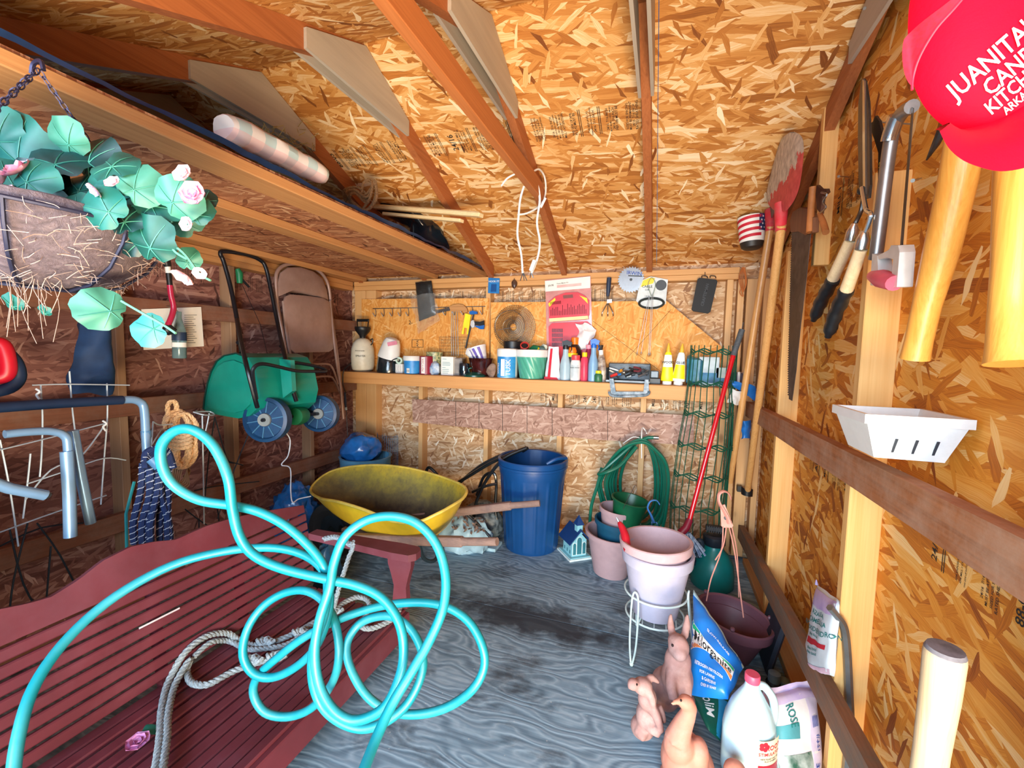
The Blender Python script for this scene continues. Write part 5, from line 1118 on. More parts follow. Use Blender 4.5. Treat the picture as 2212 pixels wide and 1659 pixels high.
# dark blue bag and red reel at the picture's edge
mb = MB(); rows = [(676, 183, 232), (700, 178, 236), (740, 168, 238), (780, 160, 241), (815, 153, 243), (850, 154, 242)]
def rowsurf(rows, P, N, t, n=10, m=6, jig=0, f=20):
    """rounded body between left/right outline rows; P(px,py) -> point, bulging both ways along N"""
    xs = spl([V((a, b, c)) for a, b, c in rows], 3)
    mb = MB(); N = V(N)
    fn = lambda s: (lambda u, v: (lambda r: P(r[1] * (1 - v) + r[2] * v, r[0]) + N * (s * t * max(0, 1 - (2 * v - 1) ** 2) ** .5 * min(1, 4 * u + .15, 4 * (1 - u) + .15)))(xs[min(len(xs) - 1, int(round(u * (len(xs) - 1))))]))
    mb.grid(fn(1), len(xs) - 1, n); mb.grid(lambda v, u: fn(-1)(u, v), n, len(xs) - 1)
    if jig: mb.jig(jig, f)
    return mb
mb = rowsurf(rows, lambda a, b: aX(a, b, -2.35), (1, 0, 0), .06, 14, jig=.02, f=14); s = mb.build('cloth_bag', mat('bag_navy', '#12335c', .75, var=.3, scale=9)); tag(s, 'dark blue cloth bag hung on the wall above the aluminium frame', 'bag'); MB().tube([aX(205, 690, -2.40), aX(208, 676, -2.5), aX(208, 668, -2.60)], .006, 6).build('hang_loop', pad, s)
s = thing('cable_reel', 'red and navy reel hung on the wall by the cloth bag', 'reel', aX(5, 830, -2.3))
MB().tube(spl([aX(-40, 745, -2.3), aX(0, 742, -2.28), aX(14, 765, -2.27), aX(18, 800, -2.27), aX(4, 815, -2.28), aX(-40, 820, -2.3)], 5), .024, 10).build('body', red, s)
tubeP([aX(-30, 850, -2.3), aX(20, 838, -2.28), aX(40, 815, -2.28), aX(34, 785, -2.28), aX(18, 765, -2.28)], .022, 10, m=pad, name='strap', par=s)
# teal stake behind the navy rope
s = thing('teal_stake', 'thin teal plastic stake standing behind the navy rope coil', 'stake', aX(275, 1200, -2.1)); MB().tube([aX(290, 1040, -2.1), aX(272, 1110, -2.1), aX(274, 1195, -2.1)], .006, 6).build('stake', mat('teal_stake', '#2a8f98', .4), s)
# thin white cord under the spreader, string tag on the wall
s = tubeP([aX(619, 936, -2.15), aX(627, 952, -2.15), aX(622, 985, -2.15), aX(608, 1004, -2.15), aX(627, 1012, -2.13), aX(628, 1060, -2.1), aX(632, 1085, -2.05), aX(645, 1078, -2.05), aX(672, 1072, -2.0)], .0035, 6, m=mat('string_pale', '#d5dde6', .8), name='string'); tag(s, 'thin white string trailing down from the spreader wheel', 'string')
# blue plastic sack on the floor behind the swing crest
def crush(mb, c, jg, f):
    c = V(c)
    for i, p in enumerate(mb.v):
        d = (p - c); h = 0
        for k in (1, 2.1, 4.3): h += (1 - 2 * abs(noise.noise(p * f * k + V((3, 1, 7))))) / k * .6
        mb.v[i] = p + d.normalized() * h * jg + V(noise.noise_vector(p * f * 2.3)) * jg * .35
    return mb
def crumple(c, r, jg, f, m, name, lab, cat, n=18):
    mb = MB(); mb.ball(c, r, n * 2); crush(mb, c, jg, f); return tag(mb.build(name, m, ang=60), lab, cat)
bluebag = mat('sack_blue', '#1f66b0', .25, var=.25, scale=10, coat=.4)
crumple(aX(636, 1072, -2.46) + V((0, 0, -.13)), (.12, .13, .20), .05, 13, bluebag, 'blue_sack', 'blue plastic sack behind the swing crest', 'bag', 24)
crumple(V((aY(706, 1130, 1.86).x, 1.86, .16)), (.05, .06, .16), .03, 16, mat('sack_dim', '#1f4a6c', .3, var=.3, scale=12), 'dim_sack', 'dim blue sack beside the wheelbarrow nose', 'bag', 20)
# ================================================================== RIGHT WALL
ash = wood('ash_handle', '#e2a54e', '#c98530', 'Z', .35, 60, knots=False); ashY = wood('ash_shaft', '#d9a466', '#bd8244', 'Z', .35, 70, knots=False)
pal = wood('pale_handle', '#d8c09a', '#bfa47c', 'Z', .6, 60, knots=False); chrome = mat('chrome', '#c9ccd0', .18, .95); stl2 = mat('dark_steel', '#4a4744', .38, .8, dirt='#8b7f74', dirt_amt=.4)
nailm = mat('nail', '#b9b4ac', .3, .9)
# shovels, heads up, shafts down to the corner clip
conc = mat('shovel_grey', '#8f8a84', .7, .2, var=.2, dirt='#c9c3ba', dirt_amt=.6, scale=24, bump=.002); redsh = mat('shovel_red', '#c82f3c', .45, var=.1, dirt='#8f7f78', dirt_amt=.45, scale=26)
def shovel(lab, top, rows, shaft, soc, m_top, m_low):
    s = thing('shovel', lab, 'shovel', shaft[-1])
    mbt = rowsurf(rows, top, CF, .022, 12)
    ob = mbt.build('blade', [m_top], s)
    MB().tube(spl(soc, 4), lerpl([.030, .026, .0215], 4 * (len(soc) - 1) + 1), 12).build('socket', m_low, s)
    MB().tube(shaft, .0195, 12).build('shaft', ashY, s)
    return s, ob
P1 = lambda a, b: aX(a, b, .47); P2 = lambda a, b: aX(a, b, .53)
sb_, so_ = aY(1614, 1066, 3.14), aX(1688, 486, .47)
s1, b1 = shovel('long handled shovel with a red and grey blade, its shaft in the black clip', P1, [(286, 1706, 1718), (296, 1692, 1731), (315, 1682, 1736), (345, 1673, 1735), (380, 1664, 1731), (410, 1657, 1725), (432, 1656, 1716), (447, 1664, 1706), (456, 1674, 1698)], [so_, sb_], [P1(1688, 440), P1(1687, 465), P1(1686, 500)], conc, redsh)
# painted part of the blade: the red has worn off towards the tip
q = N('shovel_worn'); q.set(Roughness=.55); cc = q.coord(); sx = q.n('SeparateXYZ'); q.l(cc, sx.inputs[0])
nz = q.noise(cc, 9, 5, .65); zz = q.math('ADD', sx.outputs[2], q.math('MULTIPLY', nz.outputs[0], .22))
zr = P1(1700, 380).z - s1.location.z + .10
k_ = q.math('LESS_THAN', zz, zr); nz2 = q.noise(cc, 30, 4)
q.l(q.mix(k_, q.ramp(nz2.outputs[0], [(.35, '#a29d97'), (.65, '#d6d0c6')]).outputs[0], q.ramp(nz2.outputs[0], [(.3, '#b83240'), (.7, '#d8505a')]).outputs[0]).outputs[0], q.b.inputs['Base Color'])
b1.data.materials[0] = q.m
s2, b2 = shovel('second long handled shovel, dull grey blade behind the red one', P2, [(316, 1668, 1690), (330, 1661, 1692), (370, 1652, 1690), (420, 1647, 1684), (450, 1650, 1676), (470, 1658, 1668)], [aX(1664, 490, .53), aY(1576, 1042, 3.05)], [P2(1664, 455), P2(1664, 475), P2(1663, 500)], mat('shovel_brown', '#7b6a60', .6, .3, var=.2), redsh)
s = thing('tool_clip', 'black spring clip on the corner post holding a shovel shaft', 'clip', aY(1612, 1062, 3.18)); q_ = aY(1614, 1056, 3.14)
mb = MB(); AR = [R(150 + 250 * i / 16) for i in range(17)]
mb.grid(lambda u, v: q_ + V((.034 * math.cos(AR[round(u * 16)]), .034 * math.sin(AR[round(u * 16)]), -.035 + .045 * v - .012 * u)), 16, 1); mb.grid(lambda v, u: q_ + V((.030 * math.cos(AR[round(u * 16)]), .030 * math.sin(AR[round(u * 16)]), -.035 + .045 * v - .012 * u)), 1, 16); mb.bb(q_ + V((-.055, .012, -.03)), q_ + V((-.026, .05, .008))); mb.build('clip', black, s)
# flag mug
c = aY(1624, 538, 2.85); q = mpp(c); s = thing('flag_mug', 'stars and stripes tin cup hung near the shovel blades', 'cup', c); T = frame(c, (1, 0, .05), (0, 1, 0), (-.05, .05, 1))
MB().lathe([(15 * q, 0), (20 * q, 3 * q), (24 * q, 18 * q), (28 * q, 68 * q), (26 * q, 68 * q), (18 * q, 6 * q)], 28, T=T).build('cup', cardw, s)
MB().lathe([(15.2 * q, -.001), (20.3 * q, 3 * q), (23.4 * q, 14 * q)], 28, T=T, cap=(1, 0)).build('base', mat('mug_dark', '#2a2420', .5), s)
def mugp(a, z): r = (24 + (z - 18) * .08) * q * 1.012; return T @ V((r * math.cos(a), r * math.sin(a), z * q))
for i in range(4):
    z0 = 18 + i * 12.5; mb = MB(); mb.grid(lambda u, v: mugp(-math.pi * 1.02 + 2.25 * u, z0 + 6.2 * v - 4 * (u - .5) ** 2 + 6 * u), 14, 1); mb.build('red_stripe', inkred, s)
mb = MB(); mb.grid(lambda u, v: mugp(-1.2 + 1.4 * u, 34 + 34 * v), 8, 4); mb.build('blue_field', mat('flag_blue', '#24345f', .5), s)
def star(fn, r): return [fn(r * (1 if i % 2 == 0 else .42) * math.sin(i * math.pi / 5), r * (1 if i % 2 == 0 else .42) * math.cos(i * math.pi / 5)) for i in range(10)]
for i in range(4):
    for j in range(3):
        a0, z0 = -1.0 + j * .32 + (i % 2) * .12, 40 + i * 7.5; rr_ = (24 + (z0 - 18) * .08) * q * 1.02
        mb = MB(); mb.add(star(lambda x, y: T @ V((rr_ * math.cos(a0 + x / rr_), rr_ * math.sin(a0 + x / rr_), z0 * q + y)), 2.8 * q), [tuple(range(10))]); mb.build('star', white, s, smooth=False)
# rusty shears
s = thing('garden_shears', 'rusty hand shears with two worn tan handles on the wall', 'shears', aX(1760, 500, .54)); tn = mat('handle_rust', '#b5713c', .6, var=.2)
MB().tube([aX(1756, 404, .545), aX(1752, 450, .545), aX(1750, 502, .545)], [.014, .013, .015], 10).build('handle', tn, s); MB().tube([aX(1771, 462, .55), aX(1778, 480, .55), aX(1784, 502, .55)], [.009, .011, .012], 10).build('handle', tn, s)
mb = MB().pX([(1764, 400), (1772, 408), (1784, 408), (1786, 416), (1776, 424), (1772, 462), (1764, 450), (1762, 420)], .55, .012); mb.build('jaw', mat('rust', '#5a3a2a', .7, .4, var=.3, scale=40), s, smooth=False)
MB().tube(spl([aX(1774, 416, .54), aX(1786, 420, .53), aX(1778, 436, .53), aX(1784, 448, .53), aX(1772, 460, .54)], 4), .0032, 6).build('spring', steel, s)
# hand saw
s = thing('hand_saw', 'old rusty hand saw hanging tip down on a stud', 'saw', aX(1710, 862, .545)); sbm = mat('saw_rust', '#4a413d', .55, .6, var=.2, scale=12, dirt='#8f8580', dirt_amt=.5)
tip = [(1752, 498), (1742, 600), (1730, 700), (1720, 800), (1711, 866), (1704, 862), (1703, 800), (1705, 700), (1708, 600), (1711, 498)]
MB().pX(tip, .553, .0015).build('blade', sbm, s, smooth=False)
mb = MB()
for i in range(70):
    t = i / 70; y = 505 + 350 * t; x = 1711 - 8 * min(1, t * 1.25); mb.pX([(x, y), (x, y + 4.2), (x - 2.2, y + 2.6)], .553, .0015)
o = mb.build('teeth', sbm, s, smooth=False); o['kind'] = 'stuff'
MB().pX([(1708, 502), (1706, 478), (1712, 458), (1728, 448), (1744, 452), (1756, 470), (1755, 502), (1740, 508), (1724, 500)], .548, .022).build('handle', wood('saw_handle', '#8a5a3a', '#6a4028', 'Z', knots=False), s, smooth=False)
# loppers
s = thing('hedge_shears', 'hedge shears with wooden handles and black grips hung blades up', 'shears', aX(1800, 725, .50))
bl_ = [(1860, 174), (1864, 170), (1868, 176), (1875, 222), (1878, 300), (1879, 400), (1876, 428), (1862, 432), (1855, 410), (1853, 300), (1854, 222)]
MB().pX(bl_, .515, .006).build('blade', stl2, s, smooth=False); MB().pX([(1863, 172), (1867, 176), (1868, 260), (1869, 420), (1864, 425), (1863, 300)], .511, .004).build('blade', chrome, s, smooth=False)
MB().ball(aX(1861, 412, .512), .012, 10).build('pivot_bolt', stl2, s)
tubeP([aX(1862, 405, .505), aX(1868, 440, .505), aX(1872, 455, .505), aX(1881, 462, .50), aX(1878, 478, .50), aX(1870, 500, .50)], .006, 8, m=chrome, name='tang', par=s)
tubeP([aX(1866, 425, .52), aX(1860, 455, .52), aX(1850, 478, .51), aX(1842, 492, .505)], .006, 8, m=stl2, name='tang', par=s)
for (a, b, c_, d_, e_) in (((1846, 482), (1838, 518), (1797, 606), (1800, 604), (1757, 692)), ((1868, 498), (1860, 538), (1827, 630), (1829, 626), (1788, 728))):
    MB().tube([aX(*a, .50), aX((a[0] + b[0]) / 2, (a[1] + b[1]) / 2, .50), aX(*b, .50)], [.007, .0165, .017], 12).build('ferrule', chrome, s)
    MB().tube([aX(*b, .50), aX(*c_, .50)], [.0155, .0175], 12).build('handle', pal, s)
    P = spl([aX(*d_, .50), aX(d_[0] * .5 + e_[0] * .5 - 3, d_[1] * .5 + e_[1] * .5, .50), aX(*e_, .50)], 6)
    MB().tube(P, [.0195 + .0022 * math.sin(i * 2.1) - (.010 * max(0, i - 9) / 3) for i in range(len(P))], 12).build('grip', black, s)
# flat pry bar and bow saw
s = thing('flat_bar', 'black flat pry bar with a yellow size label, beside the bow saw', 'pry bar', aX(1892, 470, .53))
MB().pX([(1877, 270), (1886, 262), (1891, 250), (1899, 262), (1906, 290), (1908, 320), (1906, 400), (1893, 470), (1887, 468), (1896, 392), (1897, 330), (1888, 300)], .535, .006).build('bar', mat('bar_black', '#231e1c', .4), s, smooth=False)
txt('13', flat(aX(1901, 356, .5345), (0, 0, 1), (0, 1, 0)), yellow, s, .02)
s = thing('bow_saw', 'tubular steel bow saw with a red grip hung on two nails', 'bow saw', aX(1920, 620, .52)); tubem = mat('tube_grey', '#8d8a88', .35, .8, dirt='#4d4a48', dirt_amt=.4)
tubeP([aX(1970, 230, .52), aX(1950, 243, .52), aX(1934, 268, .52), aX(1925, 300, .52), aX(1916, 360, .52), aX(1905, 450, .52), aX(1894, 540, .52), aX(1890, 560, .52)], .0155, 12, m=tubem, name='bow', par=s)
tubeP([aX(1938, 250, .515), aX(1930, 268, .514), aX(1922, 292, .514), aX(1919, 304, .514)], .0165, 12, m=chrome, name='tension_lever', par=s)
MB().pX([(1969, 232), (1973, 234), (1949, 534), (1944, 532)], .518, .0015).build('blade', stl2, s, smooth=False)
mb = MB().pX([(1884, 548), (1895, 552), (1897, 590), (1891, 618), (1880, 616), (1882, 580)], .505, .03); mb.build('lower_socket', mat('cast_white', '#cfd2d2', .4, .4), s, smooth=False)
MB().pX([(1920, 540), (1925, 530), (1940, 530), (1943, 545), (1937, 620), (1924, 622), (1929, 560), (1915, 556), (1898, 560), (1896, 552)], .505, .03).build('hand_guard', mat('cast_white', '#cfd2d2', .4, .4), s, smooth=False)
MB().tube([aX(1886, 596, .51), aX(1905, 602, .505), aX(1932, 612, .505)], [.014, .022, .018], 12).build('grip', mat('grip_rose', '#d2506a', .45), s)
MB().pX([(1872, 516), (1891, 500), (1886, 536), (1874, 552), (1868, 544), (1866, 530)], .528, .003).build('yellow_tag', yellow, s, smooth=False)
def nail(a, b, x0=.64, name='nail', lab=None):
    p0, p1 = aX(*a, x0), aX(*b, x0 - .05)
    n_ = MB().tube([p0, p1], .0022, 6); n_.tube([p1, p1 + (p1 - p0).normalized() * .002], .005, 8); o = n_.build(name, nailm); return tag(o, lab, 'nail')
nail((1969, 268), (1903, 264), lab='bright nail through the top of the bow saw')
nail((1950, 545), (1922, 542), lab='nail under the bow saw blade'); nail((1888, 13), (1868, 18), lab='bright nail high on the gable wall above the shears'); nail((1746, 152), (1742, 154), .60, lab='dark nail in the gable rafter')
nail((1832, 382), (1812, 381), lab='nail beside the blades of the hedge shears'); nail((1990, 385), (1972, 390), lab='nail in the stud beside the pick handle')
s = thing('steel_spike', 'dark steel spike poking from behind the red cap', 'spike', aX(2002, 345, .56)); MB().tube([aX(2036, 280, .56), aX(2022, 310, .56), aX(2002, 345, .57)], [.010, .008, .002], 8).build('spike', stl2, s)
# two thick tool handles on the wall, and one below
def thick(name, lab, pts, rs, x, m=ash):
    s = thing(name, lab, 'handle', aX(*pts[-1], x)); P = spl([aX(a, b, x) for a, b in pts], 5)
    MB().tube(P, lerpl([r * mpp(aX(a, b, x)) for r, (a, b) in zip(rs, pts)], len(P)), 18, flat=1).build('shaft', m, s); return s
thick('pick_handle', 'slanted golden pick handle hanging below the red cap on the wall', [(2085, 300), (2066, 400), (2034, 540), (2002, 660), (1985, 735), (1976, 775)], [34, 33, 31, 25, 24, 26], .55)
thick('pick_handle', 'thicker golden pick handle beside the slanted one, its flared end down', [(2200, 240), (2195, 400), (2190, 560), (2185, 660), (2188, 740), (2190, 786)], [36, 36, 35, 36, 42, 48], .50)
s = thick('axe_handle', 'pale axe handle with a blunt grey end standing by the stud', [(2042, 1404), (2040, 1420), (2030, 1500), (2012, 1620), (1996, 1740), (1975, 1900)], [32, 36, 34, 30, 30, 30], .50, pal)
T = zframe(aX(2042, 1403, .50), (aX(2042, 1404, .5) - aX(2040, 1420, .5))); MB().lathe([(.032 * .9, -.004), (.026, .003), (.004, .004)], 18, T=T).build('end_grain', mat('end_grey', '#6f6c72', .8, var=.3, scale=40), s)
# white seed tray on the rail
rz = aX(1850, 975, .533).z
fl_, fr_ = aX(1872, 896, .455), aX(2006, 930, .64)
y0 = fl_.y; s = thing('planter_tray', 'small white rectangular planter tray standing on the worn rail', 'planter', V((.56, y0 + .1, rz)))
zt = fl_.z + .002; zb = zt - .105; yb = y0 + .20
def ring(i, z, e=0): return [V((.455 + i - e, y0 + i * .8 - e, z)), V((.648 - i + e, y0 + i * .8 - e, z)), V((.648 - i + e, yb - i * .8 + e, z)), V((.455 + i - e, yb - i * .8 + e, z))]
loops = [ring(.03, zb), ring(.004, zt - .022), ring(0, zt - .022, .004), ring(0, zt, .004), ring(.006, zt), ring(.034, zb + .004)]
vs = [p for r_ in loops for p in r_]; fs = [(i * 4 + k, i * 4 + (k + 1) % 4, (i + 1) * 4 + (k + 1) % 4, (i + 1) * 4 + k) for i in range(5) for k in range(4)] + [(3, 2, 1, 0), (20, 21, 22, 23)]
MB().add(vs, fs).build('tray', mat('tray_white', '#dedfdd', .45, var=.04, dirt='#a8aaa8', dirt_amt=.35), s, smooth=False)
for i in range(3):
    x = .515 + i * .038; MB().prism([V((x, y0 + .0265 - .0005, zb + .006)), V((x + .005, y0 + .0265 - .0005, zb + .006)), V((x + .007, y0 + .008, zb + .05)), V((x + .002, y0 + .008, zb + .05))], (0, -.002, 0)).build('drain_slot', mat('slot_ink', '#2a3038', .6), s, smooth=False)
# steel bar leaning at the stud
s = thing('crow_bar', 'grey steel bar with a bent top leaning at the stud', 'bar', aX(1836, 1575, .50)); yb_ = sy2 - .02; P = spl([aY(1792, 1312, yb_), aY(1806, 1328, yb_), aY(1822, 1352, yb_), aY(1829, 1400, yb_), aY(1833, 1480, yb_), aY(1836, 1575, yb_), V((aY(1836, 1575, yb_).x, yb_, .04))], 5)
MB().tube(P, .016, 6, flat=.7).build('bar', mat('bar_grey', '#7f8384', .4, .7, dirt='#4f4f50', dirt_amt=.4), s)
# fertilizer sack between the studs
def quadbag(Pq, t, m, s, nm='sack', nu=16, nv=18, jg=.006, p=.5, Nn=None):
    a, b, c_, d_ = Pq
    Nn = Nn or (b - a).cross(d_ - a).normalized()
    if Nn.dot(CF) > 0: Nn = -Nn
    def bul(u, v): return (max(0, 1 - abs(2 * u - 1) ** 3) * max(0, 1 - abs(2 * v - 1) ** 4)) ** p
    f = lambda u, v, k=1: (a * (1 - u) + b * u) * (1 - v) + (d_ * (1 - u) + c_ * u) * v + Nn * (k * t * bul(u, v)) + V(noise.noise_vector(((a * (1 - u) + b * u) * (1 - v) + (d_ * (1 - u) + c_ * u) * v) * 16)) * jg
    mb = MB(); mb.grid(lambda v, u: f(u, v), nv, nu); mb.grid(lambda u, v: f(u, v, -.8), nu, nv); mb.build(nm, m, s, ang=80)
    return lambda u, v: f(u, v) + Nn * .0012
def quadtxt(f, tx, u0, v0, W, H, m, s, size, rot=0, name='lettering'):
    cr, sr_ = math.cos(rot), math.sin(rot)
    return txt(tx, lambda x, y: f(u0 + (x * cr - y * sr_) / W, v0 - (x * sr_ + y * cr) / H), m, s, size, name)
def quadpatch(f, u0, u1, v0, v1, m, s, nm='print', n=8, uv=None):
    mb = MB(); mb.grid(lambda v, u: (f(*uv(u, v)) if uv else f(u0 + (u1 - u0) * u, v0 + (v1 - v0) * v)), n, n); return mb.build(nm, m, s)
tealink = mat('ink_tealdark', '#1f7f7c', .6); lilac = mat('sack_lilac', '#b9a6dc', .5, col2='#d8ccea', scale=10)
s = thing('azalea_food_bag', 'pale fertilizer bag with teal lettering standing between two wall studs', 'bag', aX(1775, 1450, .60))
Q = [aX(1764, 1262, .58), aX(1816, 1300, .565), aX(1800, 1462, .54), aX(1738, 1440, .555)]
f = quadbag(Q, .035, mat('sack_paleblue', '#d5e4ec', .45, var=.05), s, Nn=V((-.75, -.66, 0)))
quadpatch(f, .04, .96, .02, .20, lilac, s); quadpatch(f, .06, .94, .9, .98, mat('sack_pink', '#d8b8cc', .5), s); quadpatch(f, .12, .82, .58, .65, inkred, s)
for v_, tx, sz in ((.26, 'AZALEA', .022), (.35, 'CAMELLIA', .025), (.46, 'RHODODENDRON', .025)): quadtxt(f, tx, .46, v_, .13, .24, tealink, s, sz * .8)
for v_ in (.53, .70, .75): quadtxt(f, 'plant food', .4, v_, .13, .24, tealink, s, .012)
MB().tube([Q[0] + V((0, 0, 0)), Q[0] + V((-.004, -.006, .02))], [.006, .001], 6).build('corner_ear', lilac, s)
# red trucker cap hung on the wall
cp0 = aD(2205, 75, .43); q = mpp(cp0)
cap = thing('trucker_cap', 'bright red cap with white lettering hung high on the wall', 'cap', cp0)
capm = mat('cap_red_cloth', '#c80020', .75, var=.05, scale=60, bump=.0006); meshm = mat('cap_mesh', '#b80a28', .8, var=.3, scale=220)
TC = frame(cp0, CX, -CD, -CF)
RX, RYc, RZc = 244 * q, 236 * q, 120 * q
EXP = 2.6
def sp2(x): return math.copysign(abs(x) ** (2 / EXP), x)
def crown(u, v):                                                # u round the rim, v towards the button
    a = 2 * math.pi * u; r_ = max(0, math.cos(v * math.pi / 2)) ** .62; z = math.sin(v * math.pi / 2)
    return TC @ V((RX * r_ * sp2(math.cos(a)), RYc * r_ * sp2(math.sin(a)), RZc * z))
mb = MB(); mb.grid(lambda u, v: crown(u, v * .97), 160, 60, cu=True)
mb.add([crown(i / 160, .97) for i in range(160)], [tuple(range(160))]); mb.add([crown(i / 160, 0) for i in range(160)], [tuple(range(160))[::-1]])
mb.build('front_crown', capm, cap, ang=70); capm.node_tree.nodes['Principled BSDF'].inputs['Specular IOR Level'].default_value = .12
MS = spl([V((a, b, 0)) for a, b in ((2085, -10), (2058, 22), (2022, 62), (1995, 104), (1978, 140), (1969, 175), (1968, 196))], 4)
def dome(px, py, off=.0012):
    lo, hi = 0.0, RZc
    for _ in range(24):
        z = (lo + hi) / 2; k = 1 - z / .43; xx, yy = ((px - 1106) * k - 1099) * q, -((py - 829.5) * k + 754.5) * q
        r_ = min(1, (abs(xx / RX) ** EXP + abs(yy / RYc) ** EXP) ** (1 / EXP)); c_ = r_ ** (1 / .62)
        if RZc * max(0, 1 - c_ * c_) ** .5 > z: lo = z
        else: hi = z
    return TC @ V((xx, yy, z + off))
mb = MB(); mb.grid(lambda u, v: (lambda m_: dome(m_.x * (1 - v) + (m_.x - 4 - 48 * (1 - abs(2 * u - .9)) ) * v, m_.y - 6 * v, .0014))(MS[min(len(MS) - 1, int(round(u * (len(MS) - 1))))]), len(MS) - 1, 5); mb.build('mesh_side', meshm, cap, ang=70)
MB().tube([dome(p.x, p.y, .0012) for p in MS], .0012, 6).build('seam_piping', mat('piping_red', '#d81c38', .6), cap)
JL = spl([V((a, b, 0)) for a, b in ((2026, 276), (2060, 281), (2090, 278), (2120, 271), (2150, 262), (2180, 248), (2212, 230), (2260, 205), (2320, 195))], 4)
EL = spl([V((a, b, 0)) for a, b in ((2030, 284), (2048, 318), (2075, 343), (2110, 359), (2160, 370), (2212, 363), (2262, 345), (2310, 310), (2340, 262))], 4)
def brim(u, v, o=0):
    i = min(len(JL) - 1, int(round(u * (len(JL) - 1)))); p = JL[i].lerp(EL[i], v)
    return (dome(JL[i].x, JL[i].y, .001 + o) * (1 - v) + aD(EL[i].x, EL[i].y, .375 - o) * v) + ez * (.010 * math.sin(math.pi * v))
ez = -CF
mb = MB(); mb.grid(lambda v, u: brim(u, v), 8, len(JL) - 1); mb.grid(lambda u, v: brim(u, v, -.004), len(JL) - 1, 8); mb.build('brim', capm, cap, ang=70)
al = R(41)
def onc(tx, ty):
    """lettering pressed to the dome, rising along its arch"""
    def fn(x, y):
        X = tx + x; Y = ty + y
        return dome(2049 + X * math.cos(al) - Y * math.sin(al), 208 - X * math.sin(al) - Y * math.cos(al), .0024)
    return fn
wl_ = mat('letter_white', '#f2f2f2', .6)
for tx_, ty_, s_, w_ in (("JUANITA'S", 0, 54, 170), ('CANDY', -44, 48, 165), ('KITCHEN', -78, 40, 160), ('ARKADELPHIA', -104, 24, 150)):
    key = (tx_, 1.0); txt(tx_, lambda x, y: V((x, y, 0)), wl_, cap, 1, 'tmp'); t_ = bpy.data.objects[[o for o in bpy.data.objects.keys() if o.startswith('tmp')][0]]; bpy.data.objects.remove(t_)
    xs = [v[0] for v in TXT[key][0]]; wid = max(xs) - min(xs)
    off = {0: 0, -44: 62, -78: 40, -104: 62}[ty_]
    txt(tx_, onc(off + wid * s_ / 2 - 2, ty_), wl_, cap, s_)
# ================================================================== FLOOR THINGS
# blue trash can
canb = mat('can_blue', '#0d4580', .38, var=.08, scale=8, coat=.2)
c = aZ(1147, 1176, 0); q = mpp(c + V((0, 0, .35))); cr = 1
s = thing('trash_can', 'big blue ribbed plastic trash can by the back wall', 'trash can', c)
HB = .64
def flute(a, z):
    k = ((a * 16 / (2 * math.pi)) % 1); w = min(1, max(0, (abs(k - .5) - .36) / .07)); lim = .47 + .03 * math.sqrt(max(0, 1 - (2 * k - 1) ** 2))
    return 1 + .020 * w if .012 < z < lim else (1.02 if z >= lim else 1)
prof = [(.186, 0), (.190, .012), (.192, .03)] + [(.192 + .036 * t / 12, .03 + .49 * t / 12) for t in range(1, 13)] + [(.2285, .53), (.236, .56), (.234, .60), (.244, .61), (.246, .64), (.240, .648), (.226, .644), (.222, .60), (.19, .06), (.0, .05)]
prof[-1] = (.01, .05)
MB().lathe(prof, 192, o=c, rib=lambda a, z: flute(a, z)).build('body', canb, s)
MB().lathe([(.240, .585), (.250, .59), (.250, .605), (.240, .61)], 48, o=c, cap=(0, 0)).build('rim_band', canb, s)
hz = c + V((.14, -.15, .645)); MB().tube(spl([hz, hz + V((.06, .03, .035)), hz + V((.11, .10, .03))], 5), .012, 8).build('handle', canb, s)
# black hose drooping into the can and cords behind the barrow
s = thing('black_hose', 'stiff black hose coils leaning between wheelbarrow and trash can', 'hose', aY(1010, 1170, 2.85)); bh = mat('hose_black', '#0f1418', .3, coat=.4)
def bt(pts, r, y): return MB().tube(spl([aY(a, b, y + d) for a, b, d in pts], 6), r, 8).build('hose_loop', bh, s)
bt([(960, 1060, 0), (1010, 1030, 0), (1060, 1000, 0), (1110, 978, .02), (1138, 968, .05), (1130, 974, .12)], .013, 2.86)
bt([(990, 1045, .05), (1040, 1005, .08), (1095, 978, .12)], .013, 2.9)
bt([(1138, 968, .04), (1090, 990, .0), (1055, 1030, -.02), (1030, 1080, -.03), (1022, 1120, -.03), (1008, 1155, -.03)], .012, 2.84)
bt([(1030, 1070, 0), (1045, 1030, 0), (1066, 1022, 0), (1072, 1045, 0), (1070, 1100, 0), (1076, 1130, 0)], .011, 2.9)
bt([(1020, 1063, 0), (1050, 1050, 0), (1073, 1045, .02)], .010, 2.82)
bt([(978, 1088, -.05), (1010, 1112, -.02), (1040, 1140, .0), (1060, 1162, .0)], .009, 2.7)
bt([(918, 1028, .12), (925, 1010, .12), (938, 1018, .12), (950, 1032, .12), (985, 1060, .1)], .012, 2.85)
# wheelbarrow
q = N('barrow_dirt'); q.set(Roughness=.55); cc = q.coord('Object'); sx = q.n('SeparateXYZ'); q.l(cc, sx.inputs[0]); n1 = q.noise(cc, 7, 6, .7); n2 = q.noise(cc, 40, 4)
hz_ = q.math('ADD', sx.outputs[2], q.math('MULTIPLY', q.math('SUBTRACT', n1.outputs[0], .5), .30))
dk_ = q.ramp(hz_, [(.30, '#3a342e'), (.40, '#6f6440'), (.50, '#a8963c'), (.60, '#d6b42a')])
q.l(q.mix(q.ramp(n2.outputs[0], [(.5, (0, 0, 0, 1)), (.8, (.5,) * 3 + (1,))]).outputs[0], dk_.outputs[0], '#5a5140').outputs[0], q.b.inputs['Base Color']); tray = q.m; 
s = thing('wheelbarrow', 'wheelbarrow with a dirty yellow steel tray and grey wooden handles', 'wheelbarrow', V((-1.45, 2.28, 0)))
